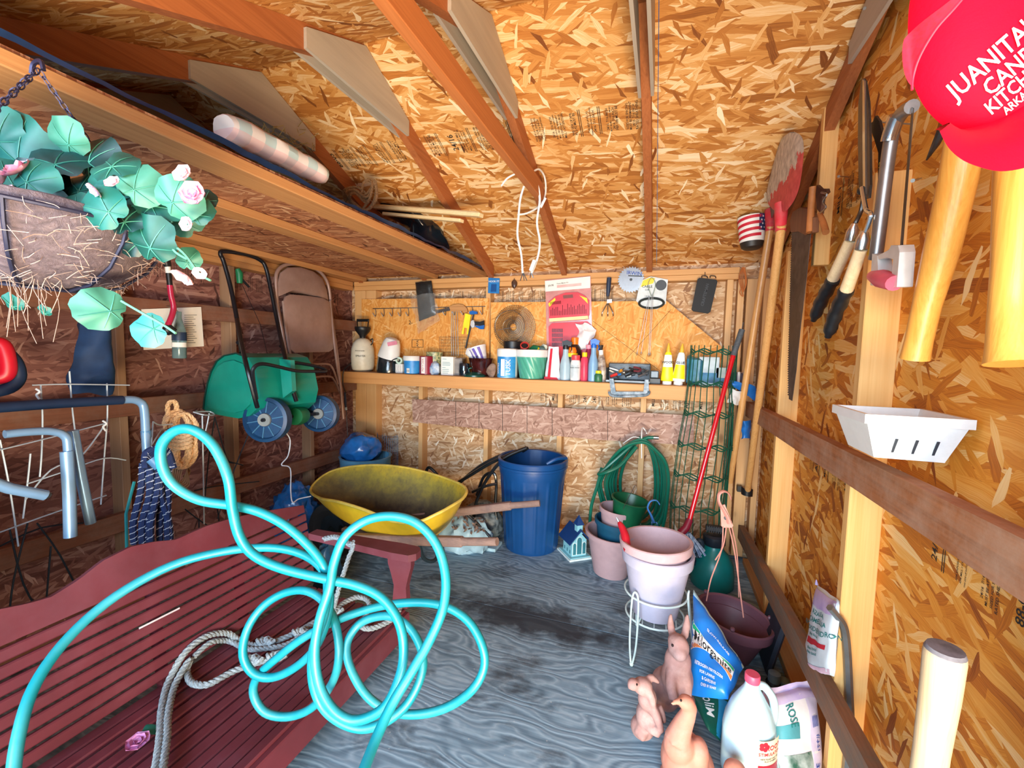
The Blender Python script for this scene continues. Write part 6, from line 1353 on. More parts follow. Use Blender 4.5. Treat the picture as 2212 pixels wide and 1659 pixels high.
rim = [(673, 1060, 2.30), (690, 1036, 2.42), (720, 1018, 2.52), (760, 1009, 2.56), (817, 1006, 2.58), (870, 1011, 2.58), (920, 1022, 2.57), (962, 1035, 2.52), (992, 1047, 2.42), (1005, 1060, 2.30), (996, 1077, 2.20), (970, 1094, 2.10), (940, 1110, 2.03), (900, 1126, 1.99), (850, 1124, 1.98), (790, 1100, 1.99), (735, 1083, 2.03), (695, 1076, 2.14)]
RM = spl([aY(a, b, y) for a, b, y in rim], 4, closed=True); n_ = len(RM)
cen = sum(RM, V()) / n_; bc = V((cen.x + .06, 2.28, .30))
bw_, bh_ = .30, .17
def brl(t, p):                                                   # from rim (t=0) to floor of the tray (t=1)
    d = p - cen; tgt = bc + V((max(-bw_, min(bw_, d.x * .60)), max(-bh_, min(bh_, d.y * .62)), 0)); k = t ** 1.0
    return p.lerp(tgt, k) + V((0, 0, -.035 * math.sin(math.pi * t)))
rings = [[p + (p - cen).normalized() * .012 + V((0, 0, -.008)) for p in RM], [p + (p - cen).normalized() * .006 + V((0, 0, .004)) for p in RM]] + [[brl(t / 7, p) for p in RM] for t in range(8)]
vs = [p for r_ in rings for p in r_]; fs = [(i * n_ + k, (i + 1) * n_ + k, (i + 1) * n_ + (k + 1) % n_, i * n_ + (k + 1) % n_) for i in range(len(rings) - 1) for k in range(n_)] + [tuple((len(rings) - 1) * n_ + k for k in range(n_))]
m_in = MB().add(vs, fs); m_in.build('tray', tray, s, ang=60)
rings = [[p + (p - cen).normalized() * .012 + V((0, 0, -.008)) for p in RM]] + [[brl(t / 7, p) + V((0, 0, -.006)) + (p - cen).normalized() * .004 for p in RM] for t in range(8)]
vs = [p for r_ in rings for p in r_]; fs = [(i * n_ + k, i * n_ + (k + 1) % n_, (i + 1) * n_ + (k + 1) % n_, (i + 1) * n_ + k) for i in range(len(rings) - 1) for k in range(n_)] + [tuple((len(rings) - 1) * n_ + k for k in range(n_))[::-1]]
MB().add(vs, fs).build('tray_underside', mat('barrow_yellow2', '#d8b62a', .42, var=.08), s, ang=60)
MB().tube([p + (p - cen).normalized() * .010 for p in RM], .009, 8, closed=True).build('rolled_rim', mat('barrow_rim', '#dcc256', .42, var=.15, dirt='#8f7f5c', dirt_amt=.4), s)
hw = wood('barrow_handle', '#9a8076', '#77625c', 'X', .8, 50, dirt='#4a4450', dirt_amt=.5, knots=False)
def handle(pts, d):
    P = [aY(a, b, y) for a, b, y in pts]; mb = MB(); mb.bar(P[0], P[1], .042, .05, (0, 0, 1), .006); mb.tube([P[1].lerp(P[0], .02), P[1].lerp(P[2], .08), P[2]], [.024, .021, .021], 12); return mb.build('handle', hw, s)
handle([(705, 1160, 2.08), (1000, 1170, 1.99), (1074, 1170, 1.97)], 0); handle([(800, 1128, 2.42), (1105, 1092, 2.56), (1166, 1087, 2.59)], 0)
bkt = mat('barrow_steel', '#2a3a44', .5, .5, var=.2)
for pts in ([(905, 1170, 2.02), (915, 1205, 2.05), (935, 1212, 2.1), (945, 1195, 2.15), (935, 1140, 2.2)], [(860, 1170, 2.02), (862, 1230, 2.02), (868, 1255, 2.04), (876, 1240, 2.08), (868, 1180, 2.1)], [(745, 1110, 2.3), (735, 1140, 2.25), (740, 1165, 2.1)], [(930, 1130, 2.4), (945, 1160, 2.4), (930, 1180, 2.35)]):
    MB().tube(spl([aY(a, b, y) for a, b, y in pts], 5), .011, 8).build('leg', bkt, s)
MB().bar(aY(795, 1190, 2.15), aY(935, 1165, 2.3), .03, .006).build('cross_brace', bkt, s, smooth=False)
for yy in (2.14, 2.42): MB().bb((bc.x - .30, yy - .02, .245), (bc.x + .24, yy + .02, .285), .004).build('tray_riser', hw, s, smooth=False)
wc_ = V((-2.02, 2.28, .19)); T = zframe(wc_, (0, 1, 0)); MB().lathe([(.10, -.02), (.14, -.045), (.18, -.04), (.19, 0), (.18, .04), (.14, .045), (.10, .02)], 28, T=T).build('tyre', mat('tyre', '#1d2024', .8), s); MB().lathe([(.02, -.06), (.03, -.03), (.10, -.02), (.10, .02), (.03, .03), (.02, .06)], 20, T=T).build('wheel_hub', bkt, s)
for a, b in ((758, 1037), (704, 1060)):
    pass
# things under and behind the barrow
tag(MB().bb(aY(975, 1165, 2.75) * 1.0, aY(1070, 1130, 2.9)).build('unused', white), 'x', 'x') if False else None
crumple(V((aY(1000, 1150, 2.72).x, 2.72, -.005)) + V((0, 0, .10)), (.16, .10, .11), .06, 9, mat('sack_icy', '#9fc4d8', .4, var=.15, scale=14), 'torn_sack', 'torn pale blue sack spilling dark leaves behind the handles', 'bag', 22)
mb = MB(); rr = random.Random(4); cc0 = V((aY(1015, 1115, 2.68).x, 2.64, .2))
for i in range(60):
    p = cc0 + V((rr.uniform(-.10, .12), rr.uniform(-.06, .06), rr.uniform(-.03, .05))); u = V((rr.uniform(-1, 1), rr.uniform(-1, 1), rr.uniform(-1, 1))).normalized() * .02; w = u.orthogonal().normalized() * .009
    mb.add([p - u, p + w, p + u, p - w], [(0, 1, 2, 3)])
o = mb.build('dry_leaves', mat('dry_leaf', '#4a3430', .8, col2='#8d7a70', scale=50), smooth=False); tag(o, 'dark dry leaves spilling from the torn sack', 'leaves', kind='stuff')
crumple(V((aY(1045, 1130, 2.95).x, 2.95, .12)), (.14, .10, .13), .03, 8, mat('sack_stripe', '#6f7d84', .4, col2='#2d3a44', scale=34), 'striped_sack', 'grey striped sack between torn sack and trash can', 'bag', 20)
s = thing('grey_post', 'short grey post end standing under the wheelbarrow handle', 'post', aY(948, 1165, 2.75)); MB().bb(aY(938, 1172, 2.78), aY(962, 1112, 2.84), .004).build('post', mat('post_grey', '#8f9492', .7), s, smooth=False)
s = thing('foam_board', 'pale blue foam board lying under the near wheelbarrow handle', 'board', aZ(900, 1180, .0) + V((0, .2, 0))); p = aZ(1072, 1185, .02); MB().bb((p.x - .55, p.y - .02, .0), (p.x, p.y + .12, .022), .003).build('board', mat('foam_blue', '#a9cfdf', .6, var=.15, scale=20, dirt='#5a7a8a', dirt_amt=.4), s, smooth=False)
# blue bin with a blue sack and a roll of wire mesh in the corner
c = aY(790, 1010, 2.90); s = thing('pale_bin', 'pale blue bin in the corner topped by a blue sack', 'bin', V((c.x, 2.90, 0))); rb_ = 53 * mpp(c)
MB().lathe([(rb_ * .8, 0), (rb_, aY(790, 988, 2.9).z), (rb_ * 1.04, aY(790, 984, 2.9).z), (rb_ * .94, aY(790, 984, 2.9).z), (rb_ * .75, .03)], 26, o=(c.x, 2.90, 0)).build('bin', mat('bin_paleblue', '#5f9cc0', .45, var=.1), s)
mb = MB(); pc = aY(780, 968, 2.9); mb.ball(pc, (.13, .12, .10), 40); crush(mb, pc, .045, 8); s = mb.build('blue_sack', bluebag); tag(s, 'bright blue sack crumpled on top of the pale bin', 'bag')
s = thing('mesh_roll', 'roll of blue grey wire mesh standing in the corner behind the sack', 'mesh', aY(840, 1010, 3.12)); mb = MB(); x0, x1 = aY(816, 960, 3.12).x, aY(860, 960, 3.12).x; zt = aY(838, 940, 3.12).z; zb = .02
for i in range(17): a = math.pi * (1 + i / 16); xx = (x0 + x1) / 2 + (x1 - x0) / 2 * math.cos(a); yy = 3.12 + .05 * math.sin(a); mb.tube([V((xx, yy, zb)), V((xx, yy, zt + .02 * math.sin(i)))], .0016, 4)
for j in range(50): z = zb + (zt - zb) * j / 49; mb.tube([V(((x0 + x1) / 2 + (x1 - x0) / 2 * math.cos(math.pi * (1 + i / 12)), 3.12 + .05 * math.sin(math.pi * (1 + i / 12)), z)) for i in range(13)], .0014, 4)
o = mb.build('mesh', mat('mesh_blue', '#4f7f9e', .4, .4), s); o['kind'] = 'stuff'
# birdhouse chapel
c = aZ(1240, 1196, 0); s = thing('birdhouse', 'small chapel birdhouse with a navy roof beside the trash can', 'birdhouse', c)
mint = mat('mint_paint', '#8fcfdc', .55, var=.05); navy = mat('navy_roof', '#173a72', .5, var=.08); wtr = mat('trim_white', '#dfeff0', .5)
TB = M.Translation(c) @ M.Rotation(R(38), 4, 'Z')
def Bx(a, b, nm, m, bev=0): mb = MB(); mb.T = TB; mb.bb(a, b, bev); return mb.build(nm, m, s, smooth=False)
Bx((-.085, -.105, 0), (.085, .095, .012), 'base', wtr); Bx((-.075, -.095, .012), (.075, .085, .017), 'base_step', mint)
Bx((-.055, -.07, .017), (.055, .06, .125), 'body', mint)
mb = MB(); mb.T = TB; mb.prism([V((-.055, -.07, .125)), V((.055, -.07, .125)), V((0, -.07, .185))], (0, .13, 0)); mb.build('gable', mint, s, smooth=False)
for sg in (-1, 1):
    mb = MB(); mb.T = TB; mb.prism([V((0, -.095, .197)), V((sg * .082, -.095, .108)), V((sg * .082, -.095, .120)), V((0, -.095, .209))], (0, .175, 0)); mb.build('roof_slope', navy, s, smooth=False)
Bx((-.02, -.075, .17), (.02, -.035, .235), 'steeple', mint)
mb = MB(); mb.T = TB; mb.add([V((-.028, -.083, .235)), V((.028, -.083, .235)), V((.028, -.027, .235)), V((-.028, -.027, .235)), V((0, -.055, .30))], [(0, 1, 4), (1, 2, 4), (2, 3, 4), (3, 0, 4), (3, 2, 1, 0)]); mb.build('spire', navy, s, smooth=False)
def arch(x, w, z0, z1, y, m, nm, t):
    mb = MB(); mb.T = TB; mb.prism([V((x - w, y, z0)), V((x + w, y, z0)), V((x + w, y, z1))] + [V((x + w * math.cos(a), y, z1 + w * 1.3 * math.sin(a))) for a in [i * math.pi / 8 for i in range(1, 8)]] + [V((x - w, y, z1))], (0, t, 0)); return mb.build(nm, m, s, smooth=False)
pane = mat('pane_teal', '#3c7f8c', .2)
for x, w, z1 in ((0, .017, .125), (-.036, .011, .095), (.036, .011, .095)):
    arch(x, w + .004, .026, z1, -.0725, wtr, 'window_frame', .003); arch(x, w, .03, z1, -.0745, pane, 'window_pane', .003)
for y in (-.05, -.01, .03):
    mb = MB(); mb.T = TB; mb.prism([V((-.0565, y, .03)), V((-.0565, y + .012, .03)), V((-.0565, y + .012, .05)), V((-.0565, y + .006, .056)), V((-.0565, y, .05))], (.002, 0, 0)); mb.build('side_window', pane, s, smooth=False)
# green hose coil on a hook
gh = mat('hose_green', '#0b6650', .3, var=.08, coat=.2); s = thing('green_hose_coil', 'dark green garden hose coiled on a white hook on the back wall', 'hose', aY(1378, 1150, 3.12)); rr = random.Random(9)
for i in range(9):
    rx = 42 + i * 4.6 + rr.uniform(-3, 3); bot = 1128 + i * 5 + rr.uniform(-14, 14); ox = rr.uniform(-8, 8); d = 3.16 - .016 * i
    pts = [(1386, 950 + rr.uniform(-2, 6)), (1386 - rx * .55 + ox, 965 + i), (1382 - rx + ox, 1010 + i * 2), (1380 - rx * 1.05 + ox, 1060), (1378 - rx * .6 + ox, bot - 22), (1382 + ox, bot), (1392 + rx * .5 + ox, bot - 25), (1390 + rx * .75 + ox, 1060), (1390 + rx * .7 + ox, 1005), (1388 + rx * .4 + ox * .5, 965 + i)]
    MB().tube(spl([aY(a, b, d) for a, b in pts], 5, closed=True), .0115, 8, closed=True).build('hose_loop', gh, s)
MB().tube(spl([aY(a, b, d) for a, b, d in ((1384, 945, 3.08), (1350, 975, 3.03), (1310, 1010, 2.98), (1293, 1024, 2.95), (1310, 1020, 2.93), (1340, 1005, 2.95), (1375, 965, 3.0))], 6), .012, 8).build('hose_bend', gh, s)
MB().tube(spl([aY(a, b, d) for a, b, d in ((1300, 1010, 3.05), (1290, 1050, 3.02), (1278, 1090, 2.98), (1274, 1130, 2.95))], 6), .0115, 8).build('hose_tail', gh, s)
MB().tube([aY(1386, 950, 3.06), aY(1400, 945, 3.05), aY(1418, 945, 3.05)], .012, 10).build('hose_end', gh, s); MB().tube([aY(1412, 945, 3.05), aY(1423, 945.5, 3.05)], .0125, 10).build('coupling', steel, s)
s = thing('wall_hook', 'white wire hook holding the green hose on the back wall', 'hook', aY(1386, 960, 3.1)); MB().tube(spl([aY(1386, 990, 3.04), aY(1386, 940, 3.05), aY(1388, 924, 3.1), aY(1394, 930, 3.1), aY(1397, 936, 3.06)], 5), .004, 6).build('hook', white, s); MB().tube(spl([aY(1386, 948, 3.05), aY(1368, 944, 3.08), aY(1346, 958, 3.1)], 4), .0035, 6).build('arm', white, s)
# green folding wire trellis
gw = mat('wire_green_dark', '#14523f', .4, .2); c = aY(1512, 1180, 2.86); s = thing('wire_trellis_tower', 'tall green folding wire fence standing in the corner behind the broom', 'trellis', V((c.x, 2.9, 0)))
rg = [(757, 1492, 1588), (826, 1486, 1580), (890, 1478, 1584), (958, 1465, 1582), (1022, 1456, 1572), (1090, 1448, 1560), (1150, 1446, 1560)]
def tr(i, t, wob=0):
    y, a, b = rg[i]; an = math.pi * (1 - t); Yc = 2.93
    p0, p1 = aY(a, y, Yc), aY(b, y, Yc); cx_, rx = (p0.x + p1.x) / 2, (p1.x - p0.x) / 2
    return V((cx_ + rx * math.cos(an) * 1.0, Yc - (.07 + .03 * (i / 6)) * math.sin(an) + wob * .5, (p0.z + p1.z) / 2 + wob))
for i in range(len(rg)):
    for k, ph in enumerate((0, 1.0, 2.0)): MB().tube([tr(i, j / 64, .009 * math.sin(j / 64 * 2 * math.pi * 3.5 + ph) - .008 * k) for j in range(65)], .0042, 6).build('wave_wire', gw, s)
for j in range(12): MB().tube([tr(0, j / 11) + V((0, 0, .03))] + [tr(i, j / 11) for i in range(len(rg))] + [V((tr(6, j / 11).x, tr(6, j / 11).y, .03))], .0030, 6).build('upright_wire', gw, s)
for j in range(5): MB().tube([tr(0, .8 + j * .05) + V((.02, .05, .02)), tr(6, .75 + j * .05) + V((.02, .06, -.1))], .0032, 6).build('upright_wire', gw, s)
# red broom
s = thing('red_broom', 'long red pole brush with grey grip leaning before the wire trellis', 'broom', aY(1480, 1165, 2.62)); rp = mat('pole_red', '#c2101f', .25, coat=.6, var=.04)
tp, md, lw = aY(1603, 712, 2.86), aY(1584, 768, 2.84), aY(1490, 1122, 2.64)
MB().tube([tp, md], .0165, 12).build('grip', mat('grip_grey', '#4a5055', .7, var=.2, scale=90), s); MB().tube([aY(1606, 696, 2.86), tp], .004, 6).build('hang_eye', steel, s)
MB().tube([md, lw], .0135, 12).build('pole', rp, s); MB().tube([lw, aY(1482, 1140, 2.62), aY(1470, 1152, 2.61)], [.019, .021, .024], 10).build('socket', mat('socket_red', '#7a1230', .4), s)
mb = MB(); rr = random.Random(8); hc_ = aY(1476, 1150, 2.62)
for i in range(46): a, b = rr.uniform(-.06, .12), rr.uniform(-.05, .06); mb.tube([hc_ + V((a * .3, b * .3, 0)), hc_ + V((a, b - .02, -.13 + .4 * abs(a) - rr.uniform(0, .02)))], .0035, 4)
o = mb.build('bristles', mat('bristle', '#3c5c86', .6, col2='#9fb4c8', scale=60), s); o['kind'] = 'stuff'
# flower pots
pinkp = mat('pot_pink', '#b79aa0', .6, var=.06, dirt='#8d7f88', dirt_amt=.3); lilp = mat('pot_lilac', '#b5b2c6', .55, var=.05, dirt='#8e8794', dirt_amt=.3)
def pot(base, h, r0, r1, m, name, lab, T=None, lip=.03, n=36):
    s = thing(name, lab, 'pot', base); T = T or M.Translation(V(base))
    MB().lathe([(r0 * .85, 0), (r0, .004), (r1 * .955, h - lip), (r1 * 1.03, h - lip), (r1 * 1.06, h - .004), (r1 * 1.03, h), (r1 * .96, h - .002), (r1 * .92, h - lip), (r0 * .92, .012), (.003, .010)], n, T=T).build('body', m, s); return s
b0 = aZ(1318, 1236, 0); q = mpp(b0)
tl_ = lambda dx, dy, dz, ax: M.Translation(b0 + V((dx, dy, dz))) @ M.Rotation(R(ax), 4, 'Y')
pot(b0, 108 * q * .86, 36 * q, 58 * q, pinkp, 'flower_pot', 'large pinkish plastic pot on the floor beside the birdhouse', tl_(0, 0, 0, 3))
pot(b0 + V((.01, 0, .12)), 96 * q * .8, 30 * q, 44 * q, mat('pot_blue', '#15506e', .45), 'flower_pot', 'blue pot nested inside the large pinkish pot', tl_(.012, 0, .125, 4))
pot(b0 + V((.02, 0, .2)), 92 * q * .8, 26 * q, 39 * q, pinkp, 'flower_pot', 'smaller pinkish pot nested in the blue pot', tl_(.02, .005, .21, 5))
pot(b0 + V((.09, 0, .32)), 52 * q, 28 * q, 38 * q, mat('pot_green', '#0f5c3a', .35), 'flower_pot', 'dark green pot on top of the nested pinkish pots', tl_(.085, -.01, .345, 9), .015)
s = thing('hanger_wire', 'thin wire standing up from the dark green pot', 'wire', aY(1345, 1100, 2.6)); MB().tube([aY(1346, 1100, 2.58), aY(1356, 1078, 2.58), aY(1372, 1048, 2.6)], .0016, 5).build('wire', steel, s)
b1 = aD(1414, 1322, 2.02); q = mpp(b1); b1.z = max(b1.z, .2); BZ = b1.z
s = thing('wire_plant_stand', 'white wire plant stand on the floor carrying the nested lilac pots', 'stand', V((b1.x, b1.y, 0))); wst = mat('stand_white', '#cfe3e0', .4, var=.05)
def ringz(r, z, y_=0): return [V((b1.x + r * math.cos(a), b1.y + r * math.sin(a), z)) for a in [i * math.pi / 20 for i in range(40)]]
MB().tube(ringz(64 * q, BZ + .105), .0045, 8, closed=True).build('upper_ring', wst, s); MB().tube(ringz(60 * q, BZ - .004), .0045, 8, closed=True).build('lower_ring', wst, s)
for k in range(5): a = -.8 + k * .4; MB().tube([V((b1.x + 60 * q * math.cos(math.pi / 2 + a), b1.y + 60 * q * math.sin(math.pi / 2 + a), BZ - .004)), V((b1.x + 60 * q * math.cos(-math.pi / 2 - a), b1.y + 60 * q * math.sin(-math.pi / 2 - a), BZ - .004))], .003, 6).build('cross_wire', wst, s)
ft = aZ(1364, 1436, 0.004)
dirs = [(ft - V((b1.x, b1.y, 0))).normalized()]; dirs += [M.Rotation(R(120 * k), 3, 'Z') @ dirs[0] for k in (1, 2)]
for d in dirs:
    tq = V((-d.y, d.x, 0)) * .018; Rr = 66 * q; up = V((b1.x, b1.y, 0)) + d * Rr; L = max(.12, (ft - V((b1.x, b1.y, 0))).length if d is dirs[0] else .20); fo = V((b1.x, b1.y, .004)) + d * L
    MB().tube(spl([fo + tq * .2, up * .5 + fo * .5 + tq + V((0, 0, BZ * .5)), up + tq + V((0, 0, BZ + .09)), up + V((0, 0, BZ + .135)), up - tq + V((0, 0, BZ + .09)), up * .5 + fo * .5 - tq + V((0, 0, BZ * .5)), fo - tq * .2], 5), .0045, 8).build('leg', wst, s)
    MB().ball(fo, .010, 8).build('foot', wst, s)
pot(b1, .30, 46 * q, 70 * q, lilp, 'flower_pot', 'pale lilac plastic pot standing in the white wire stand', M.Translation(b1), .05)
pot(b1 + V((0, 0, .17)), .20, 51 * q, 71 * q, mat('pot_rose', '#c2a4a8', .6, var=.06, dirt='#94818a', dirt_amt=.35), 'flower_pot', 'pinkish pot nested in the lilac pot, topmost on the stand', M.Translation(b1 + V((-.004, 0, .15))) @ M.Rotation(R(-2), 4, 'Y'), .04)
s = thing('hand_pruner', 'red handled pruner stuck upright between the pots', 'pruner', aD(1350, 1185, 2.12)); MB().tube(spl([aD(1356, 1190, 1.96), aD(1351, 1160, 2.0), aD(1344, 1140, 2.03), aD(1337, 1128, 2.05)], 4), [.018, .019, .0195, .020, .020, .019, .018, .017, .016, .015, .013, .011, .008][:13], 10).build('grip', mat('pruner_red', '#a81528', .35, coat=.4), s); MB().tube([aD(1339, 1132, 2.05), aD(1332, 1118, 2.06)], [.007, .003], 6).build('tip', steel, s)
def hook_hanger(name, lab, pts, m, k, hole, wires=()):
    s = thing(name, lab, 'hanger', pts[-1]); P = spl(pts, 6); n = len(P); MB().tube(P, [k * (.75 + .9 * max(0, (i / (n - 1) - .55)) * 2.2) for i in range(n)], 10, flat=.4).build('hook', m, s)
    for w in wires: MB().tube(spl(w, 4), .0030, 6).build('strand', m, s)
    return s
hook_hanger('blue_hanger', 'blue plastic hanging basket hook behind the wire stand pots', [aD(1425, 1090, 2.35), aD(1418, 1081, 2.35), aD(1405, 1083, 2.35), aD(1399, 1097, 2.35), aD(1406, 1112, 2.35), aD(1412, 1128, 2.35)], mat('hanger_blue', '#3f7fc0', .4), .011, None, [[aD(1408, 1128, 2.35), aD(1408, 1140, 2.33), aZ(1408, 1225, .01)], [aD(1416, 1128, 2.35), aD(1421, 1142, 2.33), aZ(1425, 1225, .01)]])
# brown hanging basket
b2 = aZ(1600, 1440, .0); cR = aD(1566, 1322, 2.04); s = thing('brown_basket', 'brown plastic hanging basket on the floor below the rail', 'pot', V((cR.x, cR.y, 0)))
br = mat('pot_brown', '#6a4450', .5, var=.08); q = mpp(cR); T = M.Translation(V((cR.x + .015, cR.y, .004))) @ M.Rotation(R(8), 4, 'Y'); hh = cR.z
MB().lathe([(.085, 0), (.10, .004), (72 * q * .93, hh - .05), (76 * q, hh - .045), (77 * q, hh - .005), (74 * q, hh), (70 * q, hh - .008), (70 * q, hh - .045), (.09, .03), (.004, .028)], 40, T=T).build('bowl', br, s)
MB().lathe([(.055, .031), (.06, .031)], 24, T=T, cap=(0, 0)).build('drain_ring', br, s)
for a in (.3, 2.4, 4.5): MB().ball(T @ V((74 * q * math.cos(a), 74 * q * math.sin(a), hh + .008)), .011, 8).build('lug', br, s)
sal = mat('hanger_salmon', '#c98a7c', .45)
hook_hanger('salmon_hanger', 'salmon pink hanger hook with thin strands above the brown basket', [aD(1579, 1078, 2.0), aD(1574, 1066, 2.0), aD(1563, 1061, 2.0), aD(1553, 1068, 2.0), aD(1553, 1084, 2.0), aD(1560, 1098, 2.0), aD(1567, 1112, 2.0), aD(1573, 1130, 2.0)], sal, .013, None, [[aD(1562, 1138, 2.0), aD(1558, 1190, 2.0), aD(1536, 1250, 2.02), aD(1526, 1298, 2.04)], [aD(1569, 1138, 2.0), aD(1562, 1180, 1.98), aD(1545, 1210, 1.96)], [aD(1575, 1138, 2.0), aD(1588, 1200, 2.0), aD(1606, 1334, 1.98)], [aD(1580, 1136, 2.0), aD(1592, 1195, 2.05), aD(1596, 1290, 2.1)]])
s = bpy.data.objects['salmon_hanger']; yp = aD(1568, 1115, 2.0).y
MB().pY([(1556, 1092), (1566, 1090), (1584, 1136), (1581, 1140), (1562, 1140), (1558, 1136)], yp - .004, .008).build('plate', sal, s, smooth=False); MB().lathe([(.009, 0), (.009, .002)], 14, T=zframe(aY(1568, 1119, yp - .0045), (0, -1, 0))).build('hole', dgrey, s)
# green pump sprayer tank
c = aZ(1537, 1262, 0); q = mpp(c); s = thing('green_sprayer', 'teal green pump sprayer tank with black top in the corner', 'sprayer', c); gtk = mat('tank_teal', '#0f7874', .35, var=.08)
MB().lathe([(40 * q, 0), (43 * q, 4 * q), (43 * q, 30 * q), (40 * q, 50 * q), (30 * q, 70 * q), (20 * q, 80 * q), (18 * q, 90 * q)], 28, o=c).build('tank', gtk, s)
MB().lathe([(19 * q, 88 * q), (22 * q, 92 * q), (22 * q, 108 * q), (18 * q, 112 * q)], 24, o=c, rib=lambda a, z: 1 + .03 * math.sin(16 * a)).build('cap', mat('cap_navyblack', '#141d28', .5), s)
mb = MB(); mb.bb(c + V((-18 * q, -.02, 118 * q)), c + V((18 * q, .02, 130 * q)), .006)
for i in range(8): mb.bb(c + V(((-17 + i * 4.5) * q, -.024, 117 * q)), c + V(((-15 + i * 4.5) * q, -.02, 131 * q)))
mb.build('pump_handle', mat('cap_navyblack', '#141d28', .5), s, smooth=False)
MB().tube(spl([c + V((-38 * q, -.04, 45 * q)), c + V((-42 * q, -.06, 75 * q)), c + V((-32 * q, -.06, 100 * q)), c + V((-26 * q, -.06, 92 * q)), c + V((-34 * q, -.07, 66 * q))], 6), .017, 10).build('spray_hose', mat('hose_slate', '#1e3444', .5), s)
# statues
terra = mat('terracotta_pale', '#a5807c', .75, var=.08, scale=30, dirt='#d9c4c0', dirt_amt=.35, bump=.0015); terra2 = mat('terracotta_warm', '#c88672', .7, var=.08, scale=20, dirt='#c8b0ae', dirt_amt=.4)
eye_m = mat('eye_dark', '#2a1f22', .3)
d0 = 1.62
def S_(px, py, d): return aD(px, py, d)
def rb_(k): return k * d0 / FPX
kk = lambda *r: tuple(rb_(x) for x in r)
s = thing('rabbit_statue', 'tall terracotta rabbit statue with upright ears before the fertilizer sack', 'statue', aZ(1455, 1520, 0))
blob([('b', S_(1442, 1480, 1.66), kk(36, 34, 40)), ('b', S_(1462, 1466, 1.62), kk(34, 32, 46)), ('b', S_(1464, 1430, 1.62), kk(28, 26, 38)), ('b', S_(1466, 1398, 1.60), kk(22, 22, 25)), ('b', S_(1468, 1412, 1.575), kk(15, 16, 15)), ('b', S_(1463, 1386, 1.61), kk(20, 20, 16)),
      ('t', [S_(1454, 1378, 1.63), S_(1449, 1352, 1.66), S_(1449, 1325, 1.68)], kk(8, 8.5, 3)), ('t', [S_(1478, 1378, 1.63), S_(1483, 1352, 1.66), S_(1485, 1326, 1.68)], kk(8, 8.5, 3)),
      ('t', [S_(1452, 1450, 1.60), S_(1449, 1480, 1.57), S_(1455, 1510, 1.56)], kk(13, 11, 10)), ('t', [S_(1478, 1450, 1.60), S_(1484, 1480, 1.57), S_(1483, 1508, 1.56)], kk(13, 11, 10)),
      ('b', S_(1440, 1512, 1.66), kk(24, 30, 16)), ('b', S_(1480, 1512, 1.66), kk(22, 28, 16)), ('b', S_(1422, 1490, 1.74), kk(22, 24, 26))], .006, 'body', terra, s, 4)
for a in (1453, 1480): MB().ball(S_(a, 1394, 1.583), rb_(3.2), 8).build('eye', eye_m, s)
s = thing('rabbit_statue', 'smaller terracotta rabbit statue standing on hind legs, ears laid back', 'statue', aZ(1395, 1600, 0)); d0 = 1.52
blob([('b', S_(1400, 1545, 1.52), kk(26, 26, 36)), ('b', S_(1388, 1570, 1.54), kk(26, 26, 24)), ('b', S_(1398, 1508, 1.50), kk(20, 20, 26)), ('b', S_(1388, 1482, 1.49), kk(21, 19, 17)), ('b', S_(1368, 1478, 1.48), kk(13, 13, 12)), ('b', S_(1362, 1481, 1.478), kk(7, 8, 8)),
      ('t', [S_(1396, 1470, 1.50), S_(1408, 1464, 1.51), S_(1424, 1476, 1.52)], kk(6, 8, 3)), ('t', [S_(1400, 1486, 1.47), S_(1408, 1510, 1.465), S_(1415, 1540, 1.47)], kk(6, 8.5, 3)),
      ('t', [S_(1410, 1532, 1.48), S_(1420, 1552, 1.46), S_(1428, 1580, 1.46)], kk(12, 9, 7)), ('t', [S_(1420, 1525, 1.50), S_(1430, 1545, 1.49), S_(1433, 1560, 1.49)], kk(10, 8, 6)),
      ('t', [S_(1380, 1575, 1.52), S_(1388, 1590, 1.50), S_(1394, 1597, 1.49)], kk(13, 10, 7)), ('t', [S_(1400, 1562, 1.50), S_(1410, 1576, 1.475), S_(1426, 1588, 1.465)], kk(14, 10, 7))], .0055, 'body', terra, s, 4)
MB().ball(S_(1375, 1479, 1.467), rb_(3), 8).build('eye', eye_m, s)
s = thing('goose_statue', 'salmon terracotta goose statue with a curved neck, between rabbit and jug', 'statue', aZ(1480, 1700, 0)); d0 = 1.38
blob([('b', S_(1478, 1640, 1.40), kk(50, 56, 56)), ('b', S_(1500, 1660, 1.44), kk(44, 56, 50)), ('b', S_(1466, 1610, 1.37), kk(32, 32, 34)), ('t', [S_(1462, 1600, 1.36), S_(1474, 1568, 1.36), S_(1487, 1540, 1.36), S_(1488, 1520, 1.36)], kk(28, 21, 16, 16)), ('b', S_(1482, 1517, 1.355), kk(18, 17, 15)), ('t', [S_(1474, 1514, 1.35), S_(1460, 1516, 1.345), S_(1450, 1522, 1.34)], kk(8, 6, 3)), ('b', S_(1508, 1628, 1.37), kk(22, 30, 34)), ('b', S_(1470, 1690, 1.40), kk(46, 50, 40))], .006, 'body', terra2, s, 5)
for a, b in ((1471, 1513),): MB().ball(S_(a, b, 1.335), rb_(2.6), 8).build('eye', eye_m, s)
s = thing('gosling_statue', 'small rounded pinkish statue head at the foot of the white jug', 'statue', aZ(1588, 1700, 0)); d0 = 1.35
blob([('b', S_(1588, 1666, 1.35), kk(24, 24, 22)), ('b', S_(1592, 1700, 1.38), kk(34, 34, 34))], .007, 'body', terra2, s, 4)
